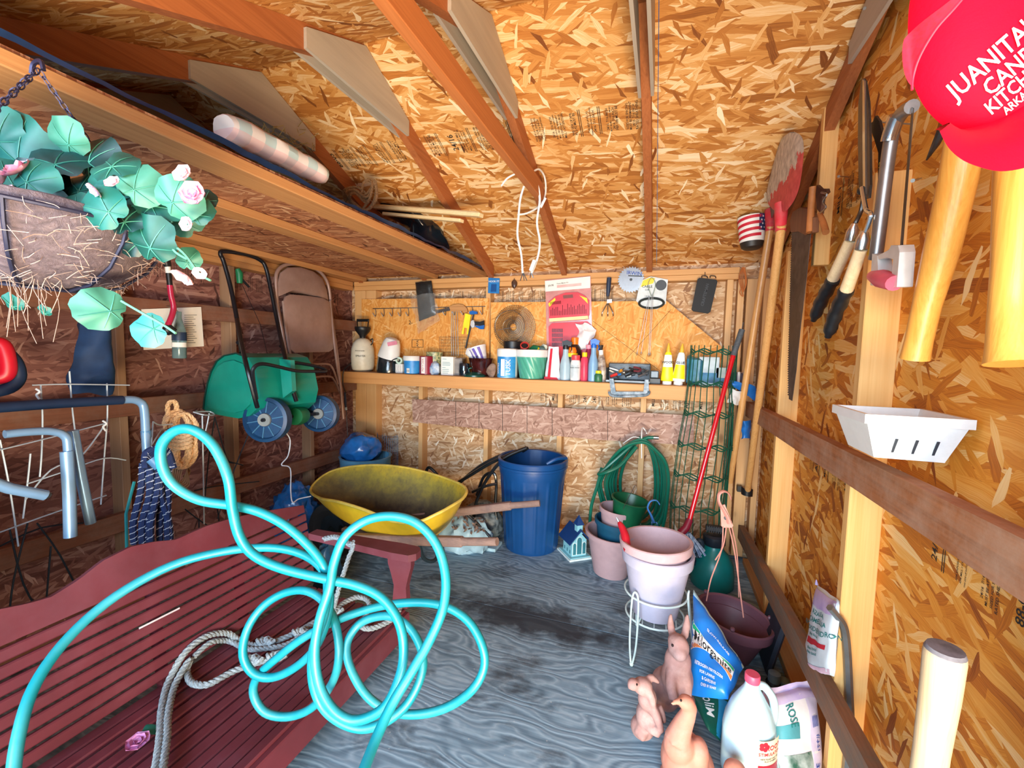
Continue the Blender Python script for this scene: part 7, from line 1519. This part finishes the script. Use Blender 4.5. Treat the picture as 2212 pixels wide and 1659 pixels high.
# white jug
c = aZ(1612, 1664, 0); q = mpp(c + V((0, 0, .1))); s = thing('plastic_jug', 'pale blue gallon jug with a pink red cap and paper label', 'jug', c); jm = mat('jug_pale', '#bfe0ea', .3, var=.05, scale=9, dirt='#8a9aa2', dirt_amt=.3, coat=.2)
def jsq(a, z): k = abs(math.cos(2 * a)); return 1 + .10 * (1 - k) * (1 if z < 120 * q else .4)
MB().lathe([(42 * q, 0), (48 * q, 3 * q), (50 * q, 14 * q), (50 * q, 100 * q), (48 * q, 120 * q), (38 * q, 150 * q), (24 * q, 176 * q), (15 * q, 192 * q), (13 * q, 200 * q), (13 * q, 208 * q)], 40, o=c, rib=lambda a, z: jsq(a + .5, z)).build('body', jm, s)
MB().lathe([(14.5 * q, 205 * q), (15 * q, 207 * q), (15 * q, 220 * q), (13.5 * q, 222 * q)], 24, o=c, rib=lambda a, z: 1 + .015 * math.sin(24 * a)).build('cap', mat('cap_coral', '#d8506e', .4), s)
hd_ = lambda r, z, a=.35: c + V((r * q * math.cos(a), r * q * math.sin(a), z * q))
MB().tube(spl([hd_(13, 196), hd_(28, 192), hd_(46, 168), hd_(52, 140), hd_(50, 112), hd_(44, 100)], 6), .0135, 10).build('handle', jm, s)
aL = -.92
def jw(x, z, e=.0022): r = 50 * q * 1.075 + e; a = aL + x / r; return V((c.x + r * math.cos(a), c.y + r * math.sin(a), c.z + z))
def jpatch(x0, x1, z0, z1, m, nm='label', e=.0022): mb = MB(); mb.grid(lambda u, v: jw(x0 + (x1 - x0) * u, z0 + (z1 - z0) * v, e), 10, 2); return mb.build(nm, m, s)
w_ = 27 * q; jpatch(-w_, w_, 42 * q, 119 * q, mat('label_buff', '#e6d6b4', .6), 'label', .0016); jpatch(-w_, w_, 42 * q, 66 * q, mat('label_red', '#a81a30', .5), 'label_band')
mb = MB()
for k in range(5): a = k * 2 * math.pi / 5; mb.grid(lambda u, v: jw(-w_ * .62 + q * 6.5 * math.cos(a) + q * 5 * u * math.cos(v * 6.283), 107 * q + q * 5.5 * math.sin(a) + q * 5 * u * math.sin(v * 6.283), .003), 2, 10)
mb.build('red_flower', inkred, s)
for tx, x, z, sz, m in (('ROOT', w_ * .25, 103 * q, 14.5 * q, inkred), ('STIMULATOR', 0, 90 * q, 9.3 * q, inkred), ('NEW PLANT AND TREE', 0, 80 * q, 4.4 * q, inkb), ('PLUS VITAMINS', 0, 75 * q, 4.4 * q, inkb)): txt(tx, lambda a, b, x=x, z=z: jw(x + a, z + b, .003), m, s, sz)
# big blue fertilizer sack with its lettering
s = thing('fertilizer_bag', 'bright blue fertilizer sack with a white and green triangle logo', 'bag', aZ(1545, 1520, 0)); bm = mat('sack_brightblue', '#1478d2', .35, col2='#1d86de', scale=5, coat=.2)
Q = [aY(1500, 1277, 2.02), aY(1608, 1440, 1.74), aY(1573, 1513, 1.60), aY(1486, 1502, 1.66)]
f = quadbag(Q, .05, bm, s, nu=20, nv=20, jg=.010)
quadpatch(f, .0, 1, -.005, .045, mat('crimp_pale', '#bfe4ea', .5, var=.2, scale=40), s, 'crimp')
EU = (Q[1] - Q[0]); EV = (Q[3] - Q[0]); WU, WV = EU.length, EV.length
def mil(x, y):                                                   # x along the logo line, y up from it
    return (.50 + x, .46 - y)
def mpatch(poly, m, nm): mb = MB(); P = [f(*mil(a, b)) for a, b in poly]; mb.add(P, [tuple(range(len(P)))]); return mb.build(nm, m, s, smooth=False)
def bow(x0, x1, top, n=9, k=.0): return [(x0 + (x1 - x0) * i / n, top(i / n)) for i in range(n + 1)]
wh2 = mat('logo_white', '#f4f6f4', .5); gr2 = mat('logo_green', '#17a278', .5); or2 = mat('logo_orange', '#e08a50', .5)
up_ = lambda t: .15 - .10 * math.sin(math.pi * t); dn_ = lambda t: -.17 + .10 * math.sin(math.pi * t)
def band(x0, x1, t0, t1, m, nm, e):
    mb = MB(); mb.grid(lambda v, u: (lambda U: f(*mil(U, t0(u) + (t1(u) - t0(u)) * v)) + CF * (-e))(x0 + (x1 - x0) * u), 4, 14); return mb.build(nm, m, s)
band(-.44, .44, dn_, up_, wh2, 'logo_field', .002)
band(-.43, .43, lambda t: .055, lambda t: .055 + max(0, (up_(t) - .065) * 1.0), gr2, 'logo_green', .004); band(-.43, .43, lambda t: -.075, lambda t: -.075 + min(0, dn_(t) + .085), or2, 'logo_orange', .004)
def mtx(tx, x, y, size, m, k=1.0): return txt(tx, lambda a, b: f(*(lambda U, W: (U, W))(*mil(x + a / WU, y + b * k / WV))) + CF * (-.006), m, s, size)
mtx('Milorganite', 0, -.012, .060, inkb, 1.25); mtx('SLOW-RELEASE', .10, .22, .020, wh2); mtx('NITROGEN FERTILIZER', -.02, -.25, .021, wh2); mtx('FOR LAWNS', -.02, -.32, .02, wh2); mtx('& GARDENS', .02, -.38, .02, wh2); mtx('OVER 90 YEARS', .02, -.44, .018, wh2)
s = thing('fertilizer_bag', 'green and blue fertilizer sack end sticking out beneath the bright blue sack', 'bag', aZ(1540, 1600, 0))
Q2 = [aD(1488, 1500, 1.70), aD(1574, 1510, 1.66), aD(1558, 1604, 1.56), aD(1532, 1580, 1.56)]; f2 = quadbag(Q2, .02, mat('sack_darkgreen', '#14584a', .4, col2='#1a6a5c', scale=6), s)
quadpatch(f2, .72, 1.0, .1, .98, mat('sack_brightblue2', '#2a9fd8', .35), s); txt('Milo', lambda a, b: f2(.42 + b / .12, .35 - a / .16) + CF * (-.002), wh2, s, .05)
# rose food bag
s = thing('rose_food_bag', 'white and lilac rose food bag with a folded top beside the jug', 'bag', aZ(1720, 1680, 0)); Q = [aD(1654, 1503, 1.52), aD(1758, 1478, 1.60), aD(1772, 1720, 1.42), aD(1692, 1735, 1.36)]
f = quadbag(Q, .04, mat('sack_white', '#d6e6ef', .4, var=.04), s, nu=20, nv=20, jg=.008)
quadpatch(f, .62, .98, .1, .98, mat('sack_lilacwhite', '#d3cdea', .45), s); quadpatch(f, .0, .6, .58, .98, mat('rose_photo', '#b7c4c0', .5, col2='#2e5c4c', scale=22), s, 'rose_photo')
quadpatch(f, .0, .4, .30, .44, mat('patch_teal', '#4f9aa4', .5), s)
quadpatch(f, -.03, 1.02, -.06, .10, lilac, s, 'folded_top')
txt('ROSE', lambda a, b: f(.30 + b / .17, .22 + a / .36) + CF * (-.002), tealink, s, .034); txt('ROSE', lambda a, b: f(.72 - b / .17 * -1, .78 - a / .36) + CF * (-.002), inkblue, s, .03); txt('12-6-10', lambda a, b: f(.78 + b / .17, .52 - a / .36) + CF * (-.002), inkblue, s, .018)
mb = MB()
for i in range(9): mb.grid(lambda v, u, i=i: f(.66 + .018 * i + .009 * u, .26 + .10 * v) + CF * (-.002), 1, 1)
mb.build('bar_code', inkblue, s, smooth=False)
# two dark bottles
for a, b, lb in ((1672, 1470, 'dark bottle with a grey cap behind the rose food bag'), (1694, 1486, 'second dark grey capped bottle, in front of the other')):
    c = aD(a, b, 1.86); q = mpp(c); s = thing('dark_bottle', lb, 'bottle', V((c.x, c.y, 0))); h = c.z
    MB().lathe([(15 * q, 0), (16 * q, .004), (16 * q, h - .02), (11 * q, h)], 20, o=(c.x, c.y, 0)).build('body', mat('bottle_navy', '#1e2a3a', .3), s); MB().lathe([(11.5 * q, h - .002), (12 * q, h), (12 * q, h + .034), (10.5 * q, h + .036)], 20, o=(c.x, c.y, 0)).build('cap', mat('cap_bluegrey', '#6f8ea4', .45), s); MB().lathe([(16.3 * q, h - .10), (16.3 * q, h - .035)], 20, o=(c.x, c.y, 0), cap=(0, 0)).build('label', mat('label_ice', '#a9c4d4', .5), s)
# loose dark scraps at the foot of the right wall
for a, b, lb in ((1640, 1400, 'dark plastic tray leaning behind the brown basket'),):
    c = aZ(a, b + 60, 0); s = thing('dark_tray', lb, 'tray', c); T = M.Translation(c + V((.06, .12, .12))) @ M.Rotation(R(12), 4, 'Y'); mb = MB(); mb.T = T; mb.bb((-.012, -.12, -.12), (.012, .12, .16), .01); mb.build('tray', mat('tray_dark', '#1d2430', .5, var=.3), s)
# ================================================================== LOFT, ROOF AND HANGING BASKET
# rope bundle hung over the loft edge
s = thing('twine_bundle', 'brown rope bundle hung on a nail at the loft edge', 'rope', aD(785, 470, 2.45)); brn = mat('brown_rope', '#8a6a4c', .9, scale=140, var=.3, bump=.002); rr = random.Random(6)
for i in range(6):
    w = 22 + rr.uniform(-6, 10); ox = rr.uniform(-8, 8); d = 2.45 - .02 * (i % 3)
    laid([aD(785 + ox * .3, 455, d), aD(775 - w + ox, 435, d), aD(742 + i * 3, 412 + i * 2, d - .03), aD(765 + ox, 404 + i * 3, d), aD(790 + ox, 418 + i * 4, d), aD(805 + w * .2, 400 - i * 2, d + .02), aD(812 + ox * .4, 425, d), aD(800 + ox * .4, 448, d), aD(786 + ox * .3, 455, d)], .0065, 3, .05, 5).build('rope_loop', brn, s)
laid([aD(785, 450, 2.42), aD(800, 425, 2.40), aD(804, 398, 2.42), aD(795, 388, 2.44), aD(784, 398, 2.44), aD(782, 420, 2.43)], .007, 3, .05, 5).build('rope_loop', brn, s); laid([aD(785, 452, 2.42), aD(789, 466, 2.41), aD(787, 480, 2.41)], .007, 3, .05, 5).build('rope_tail', brn, s)
# trim strips
s = thing('trim_strip', 'pale wooden moulding strip poking out of the loft, the longer one', 'moulding', aD(820, 455, 2.6)); pw = wood('trim_pale', '#e8d3a8', '#d5b784', 'X', .6, 40, knots=False)
MB().bar(aD(808, 447, 2.85), aD(1040, 465, 2.35), .040, .022, (0, 0, 1), .003).build('strip', pw, s, smooth=False); MB().bar(aD(808, 443, 2.85), aD(1036, 460, 2.35), .02, .012, (0, 0, 1), .004).build('bead', pw, s, smooth=False)
s = thing('trim_strip', 'second pale moulding strip just below the longer one, shorter', 'moulding', aD(850, 470, 2.6)); MB().bar(aD(830, 462, 2.78), aD(998, 477, 2.42), .036, .018, (0, 0, 1), .003).build('strip', pw, s, smooth=False)
# black plastic sack and tarp on the loft
bp = mat('sack_black', '#122430', .18, var=.4, scale=9, coat=.8)
mb = rowsurf([(385, 770, 850), (398, 752, 905), (420, 748, 918), (450, 800, 935), (480, 870, 950), (510, 890, 965), (535, 915, 972)], lambda a, b: aD(a, b, 2.95 + (a - 750) * .0006), CF, .16, 18, jig=.05, f=9); o = mb.build('black_sack', bp); tag(o, 'glossy black plastic sack lying on the loft by the trim strips', 'bag')
mb = MB(); mb.grid(lambda u, v: V((-1.352 + .012 * math.sin(9 * u) + .015 * v, .12 + 3.0 * u, PLT + .055 + .006 * math.sin(23 * u) * v + .010 * v)), 60, 3); mb.jig(.008, 14); o = mb.build('blue_tarp', mat('tarp_dark', '#12294a', .4, var=.2, coat=.3)); tag(o, 'dark blue tarp edge lying along the loft plank', 'tarp')
mb = MB(); mb.grid(lambda u, v: V((-1.50 - .9 * v, .2 + 1.9 * u, PLT + .075 + .10 * math.sin(math.pi * v) * (.6 + .4 * math.sin(7 * u)))), 40, 14); mb.jig(.05, 5); o = mb.build('loft_tarp', mat('tarp_dark2', '#1d3450', .5, var=.25)); tag(o, 'crumpled dark tarp heaped on the loft under the rafters', 'tarp')
# plaid quilt roll
q = N('plaid'); q.set(Roughness=.9); c_ = q.coord(); sx = q.n('SeparateXYZ'); q.l(c_, sx.inputs[0])
def stripes(ch, fr): return q.math('GREATER_THAN', q.math('SINE', q.math('MULTIPLY', sx.outputs[ch], fr)), .1)
a_ = q.mix(q.math('MULTIPLY', stripes(1, 60), .6), '#e6e2e4', '#8cc3cf'); b_ = q.mix(q.math('MULTIPLY', stripes(2, 80), .45), a_.outputs[0], '#e0a8b4'); q.l(b_.outputs[0], q.b.inputs['Base Color'])
P = [aX(480, 275, -1.47), aX(560, 308, -1.47), aX(640, 350, -1.47), aX(694, 380, -1.47)]
for p in P: p.z += .0
mb = MB().tube(spl(P, 5), [.05, .056, .058, .058, .056, .055, .056, .058, .058, .056, .055, .055, .054, .052, .05, .044], 14, flat=.8); mb.jig(.008, 20); o = mb.build('quilt_roll', q.m); tag(o, 'rolled plaid blanket in mint and pink on the loft edge', 'blanket')
mb = MB(); rr = random.Random(12)
for i in range(70): p = aX(560 + rr.uniform(0, 120), 290 + rr.uniform(-20, 60), -1.75 + rr.uniform(-.1, .1)); p.z = max(p.z, PLT + .07); u = V((rr.uniform(-1, 1), rr.uniform(-1, 1), rr.uniform(-.3, 1))).normalized() * .05; mb.tube([p, p + u], .0018, 3)
o = mb.build('straw', mat('straw', '#8a7440', .9, col2='#b39a5a', scale=40)); tag(o, 'heap of dry straw on the loft behind the plaid blanket', 'straw', kind='stuff')
# white extension cords looped over the tie beam end
cw = mat('cord_white', '#dfe3e4', .45); s = thing('extension_cord', 'white extension cord looped over the tie beam end', 'cord', aD(1130, 595, 2.4))
tb0 = tb.y * .94 + .2
dd = (tb - CAM).dot(CF)
def cd(pts, r=.006): return MB().tube(spl([aD(a, b, dd + d) for a, b, d in pts], 6), r, 8).build('cable', cw, s)
cd([(1083, 402, -.06), (1095, 386, -.07), (1112, 376, -.08)], .005)
cd([(1132, 402, -.07), (1124, 430, -.05), (1120, 470, -.03), (1118, 510, 0), (1126, 550, .02), (1129, 590, .04)])
cd([(1150, 372, -.09), (1165, 366, -.05), (1177, 385, .02), (1178, 420, .04), (1165, 445, .02), (1140, 460, -.02), (1118, 464, -.04)], .005)
cd([(1140, 375, -.09), (1158, 392, -.08), (1166, 430, -.04), (1160, 480, 0), (1166, 520, .02), (1163, 550, .03), (1155, 575, .04), (1148, 590, .04)])
MB().bar(aD(1147, 586, dd + .04), aD(1156, 562, dd + .03), .022, .028, (0, 1, 0), .004).build('plug', cw, s, smooth=False); MB().bar(aD(1168, 448, dd - .02), aD(1178, 428, dd - .02), .012, .012).build('tie_clip', cw, s, smooth=False)
for dx in (-6, 2, 8): MB().tube([aD(1130, 588, dd + .04), aD(1130 + dx, 606, dd + .04)], .0025, 5).build('bare_wire', dgrey, s)
for dx in (-2, 5): MB().tube([aD(1147, 588, dd + .04), aD(1147 + dx, 600, dd + .04)], .003, 5).build('prong', steel, s)
# hanging flower basket
D0 = .80; q = D0 / FPX
bc0 = aD(80, 560, D0); s = thing('hanging_basket', 'coir lined wire hanging basket with artificial pink flowers on chains', 'basket', bc0)
q_ = N('coir'); q_.set(Roughness=.95); c_ = q_.coord(); f1 = q_.noise(q_.map(c_, (1, 1, 1)), 60, 6, .75, 1.5); f2_ = q_.noise(c_, 9, 4)
q_.l(q_.mix(.4, q_.ramp(f1.outputs[0], [(.3, '#463c44'), (.5, '#70606a'), (.7, '#948488')]).outputs[0], q_.ramp(f2_.outputs[0], [(.35, '#5a4d58'), (.7, '#82726f')]).outputs[0]).outputs[0], q_.b.inputs['Base Color']); q_.bump(f1.outputs[0], .006, .9)
TBk = frame(aD(68, 615, D0 + .02), V((.985, .03, -.12)).normalized(), V((0, 1, 0)), V((.12, 0, .99)).normalized())
bprof = [(.008, 0), (.075, .002), (.115, .018), (.155, .055), (.178, .10), (.186, .135), (.184, .15), (.170, .152), (.15, .10), (.06, .03), (.004, .03)]
mb = MB().lathe(bprof, 48, T=TBk); mb.jig(.006, 26); mb.build('coir_liner', q_.m, s, ang=80)
wb_ = mat('wire_basket', '#2a2c44', .5, .4)
def bpt(a, t):
    k = [(.075, .0), (.118, .016), (.158, .054), (.182, .10), (.191, .135)]; x = t * 4; i = min(3, int(x)); f_ = x - i
    r_ = k[i][0] + (k[i + 1][0] - k[i][0]) * f_ + .005; z = k[i][1] + (k[i + 1][1] - k[i][1]) * f_ - .002
    return TBk @ V((r_ * math.cos(a), r_ * math.sin(a), z))
for i in range(8): a = i * math.pi / 4 + .2; MB().tube([bpt(a, t / 8) for t in range(9)], .0032, 6).build('rib_wire', wb_, s)
for t in (0, 1): MB().tube([bpt(a, t) for a in [i * math.pi / 24 for i in range(48)]], .0035, 6, closed=True).build('hoop_wire', wb_, s)
mb = MB(); rr = random.Random(15)
for i in range(520):
    a, t = rr.uniform(0, 6.28), rr.uniform(.05, 1); p = bpt(a, t); u = V((rr.uniform(-1, 1), rr.uniform(-1, 1), rr.uniform(-1, 1))).normalized() * rr.uniform(.012, .03)
    mb.tube(spl([p - u, p + (p - TBk.to_translation()).normalized() * rr.uniform(.002, .008), p + u.cross(V((0, 0, 1))) * .6 + u * .4], 2), .00055, 3)
for i in range(46):
    a = rr.uniform(3.2, 6.2); p = bpt(a, rr.uniform(0, .25)); L = rr.uniform(.03, .13) if i < 30 else .05
    mb.tube(spl([p, p + V((rr.uniform(-.015, .015), 0, -L * .4)), p + V((rr.uniform(-.03, .03), rr.uniform(-.01, .01), -L))], 3), .0006, 3)
o = mb.build('coir_fibres', mat('coir_fibre', '#b59a8c', .9), s); o['kind'] = 'stuff'
# chains
apex = aD(82, 150, D0 - .02); chm = mat('chain_dark', '#33304a', .45, .6)
def chain(p, q2):
    L = (q2 - p).length; n = int(L / .0125); mb = MB()
    for i in range(n):
        c = p.lerp(q2, (i + .5) / n); T = zframe(c, (q2 - p), (1, 0, 0)) @ M.Rotation(R(90 * (i % 2)), 4, 'Z')
        mb.tube([T @ V((.0042 * math.cos(w), 0, .0088 * math.sin(w))) for w in [k * math.pi / 5 for k in range(10)]], .0012, 4, closed=True)
    o = mb.build('chain', chm, s); o['kind'] = 'stuff'
chain(apex, bpt(3.6, 1)); chain(apex, bpt(5.3, 1)); chain(apex, bpt(1.4, 1))
MB().tube(spl([apex + V((-.02, 0, -.004)), apex + V((-.012, 0, .012)), apex + V((.01, 0, .012)), apex + V((.016, 0, -.004))], 4), .004, 6).build('hanger_hook', chm, s)
# leaves
lfm = [mat('leaf_green', '#0f5046', .5, var=.22, scale=22), mat('leaf_teal', '#14625a', .5, var=.18, scale=22), mat('leaf_light', '#3a7a68', .5, var=.12, scale=22), mat('leaf_deep', '#063636', .45, var=.25, scale=22)]
veinm = mat('vein', '#3f8a78', .5)
def leaf(px, py, d, w, ang, m, tilt=(0, 0), name='leaf', par=s, curl=.25):
    """rounded lobed leaf, w px across; ang turns it, tilt leans it from the camera plane"""
    c = aD(px, py, d); k = w / 2 * d / FPX; c = c + (CD * math.cos(R(ang)) + CX * math.sin(R(ang))) * k * .3
    X = (CX * math.cos(R(ang)) - CD * math.sin(R(ang))); Y = (-CD * math.cos(R(ang)) - CX * math.sin(R(ang))); Z = -CF
    Q_ = M.Rotation(R(tilt[0]), 3, X) @ M.Rotation(R(tilt[1]), 3, Y); X, Y, Z = Q_ @ X, Q_ @ Y, Q_ @ Z
    ph = (px * 7 + py * 3) % 6
    def fn(u, v):
        a = 2 * math.pi * v; notch = 1 - .42 * math.exp(-((abs(((a - 1.5 * math.pi + math.pi) % (2 * math.pi)) - math.pi)) / .28) ** 2)
        r_ = u * notch * (1 + .03 * math.sin(11 * a + ph)) * (1.0 + .36 * math.sin(a))
        return c + X * (k * r_ * math.cos(a)) + Y * (k * r_ * math.sin(a)) + Z * (k * (-curl * r_ * r_ + .10 * math.sin(5 * a + ph) * r_ ** 2 + .06))
    mb = MB(); mb.grid(fn, 5, 30, cv=True); o = mb.build(name, m, par, ang=80)
    vb = MB()
    for i in range(6): vv = .75 + .5 * (i - 2.5) / 3; vb.tube([fn(.02 + t / 4 * .86, (vv + .5) % 1) + Z * .0009 for t in range(5)], [.0012, .001, .0008, .0006, .0003], 4)
    vb_o = vb.build('veins', veinm, o); vb_o['kind'] = 'stuff'
    return o
LV = [(40, 330, 150, 10, 1, 25, 0), (110, 345, 130, 40, 3, -10, 20), (150, 300, 78, 0, 2, 40, 0), (205, 340, 110, -30, 3, 10, -20), (240, 350, 96, 20, 0, -20, 10), (20, 400, 130, 60, 0, 10, 10), (95, 420, 130, -10, 3, 30, 10), (170, 400, 110, 15, 1, -10, 0), (250, 395, 90, 70, 1, 20, 30), (300, 400, 90, -40, 2, 0, 20), (330, 430, 118, 0, 0, -15, 10), (322, 480, 120, 20, 1, 15, -10), (385, 430, 90, -60, 2, 10, 30), (420, 455, 70, 0, 0, 0, 10), (400, 475, 76, 30, 2, 30, 10), (270, 470, 80, 10, 3, -10, 0), (225, 450, 90, 50, 1, 20, 0), (180, 460, 80, -20, 0, 10, 20), (130, 470, 110, 0, 3, 40, 0), (60, 460, 110, 30, 3, 20, 10), (330, 520, 100, -10, 0, 30, 0), (290, 520, 70, 40, 3, 20, 10), (0, 290, 110, 0, 1, 30, 0), (440, 430, 50, 20, 3, 0, 20), (70, 385, 90, -40, 1, 0, 0)]
rr = random.Random(20)
for (px, py, w, an, mi, t0, t1) in LV: leaf(px, py, D0 - .02 + rr.uniform(-.07, .06) + (.02 if px > 280 else 0), w, an, lfm[mi], (t0, t1))
leaf(406, 560, .86, 50, -10, lfm[2], (10, 10)); leaf(322, 713, .80, 72, 100, mat('leaf_aqua', '#3f9a9c', .5, var=.08, scale=22), (15, 0)); leaf(225, 668, .78, 88, 70, lfm[2], (55, 10)); leaf(30, 655, .76, 40, 0, lfm[1], (40, 0)); leaf(98, 672, .78, 26, 0, lfm[1], (40, 0))
stm = mat('stem', '#5f9a80', .55)
for pts in ([(180, 470), (220, 440), (262, 420)], [(300, 520), (340, 500), (372, 478)], [(360, 520), (380, 545), (405, 560)], [(262, 650), (300, 672), (350, 700), (380, 720)], [(345, 510), (395, 545), (430, 590), (455, 606)], [(200, 465), (190, 440), (200, 420)], [(390, 400), (380, 430), (370, 450)], [(250, 520), (245, 480), (250, 450)]): MB().tube(spl([aD(a, b, D0 - .01) for a, b in pts], 5), .0022, 6).build('stem', stm, s)
for (px, py, w, m, nz, kind) in ((42, 372, 34, pk, (0, -.6, .5), 3), (12, 388, 26, pkl, (-.3, -.8, .3), 3), (28, 424, 26, pkl, (0, -1, .2), 2), (398, 378, 24, pkl, (.2, -.9, .3), 3), (420, 420, 30, pk, (.4, -.9, .1), 3), (245, 396, 18, pkl, (.3, -.8, .5), 2), (208, 410, 20, mat('petal_lilac', '#d5c9e6', .6), (-.2, -.7, -.6), 2), (406, 485, 18, pkl, (.2, -1, 0), 2), (398, 594, 26, pkl, (-.1, -.6, -.8), 2), (432, 588, 16, pkl, (.5, -.6, -.5), 1)):
    petals(MB(), aD(px, py, D0 - .075), nz, w * q * .85, kind, 6).build('flower', m, s)
MB().ball(aD(30, 424, D0 - .09), .005, 8).build('flower_eye', mat('stamen', '#e8d87a', .6), s)
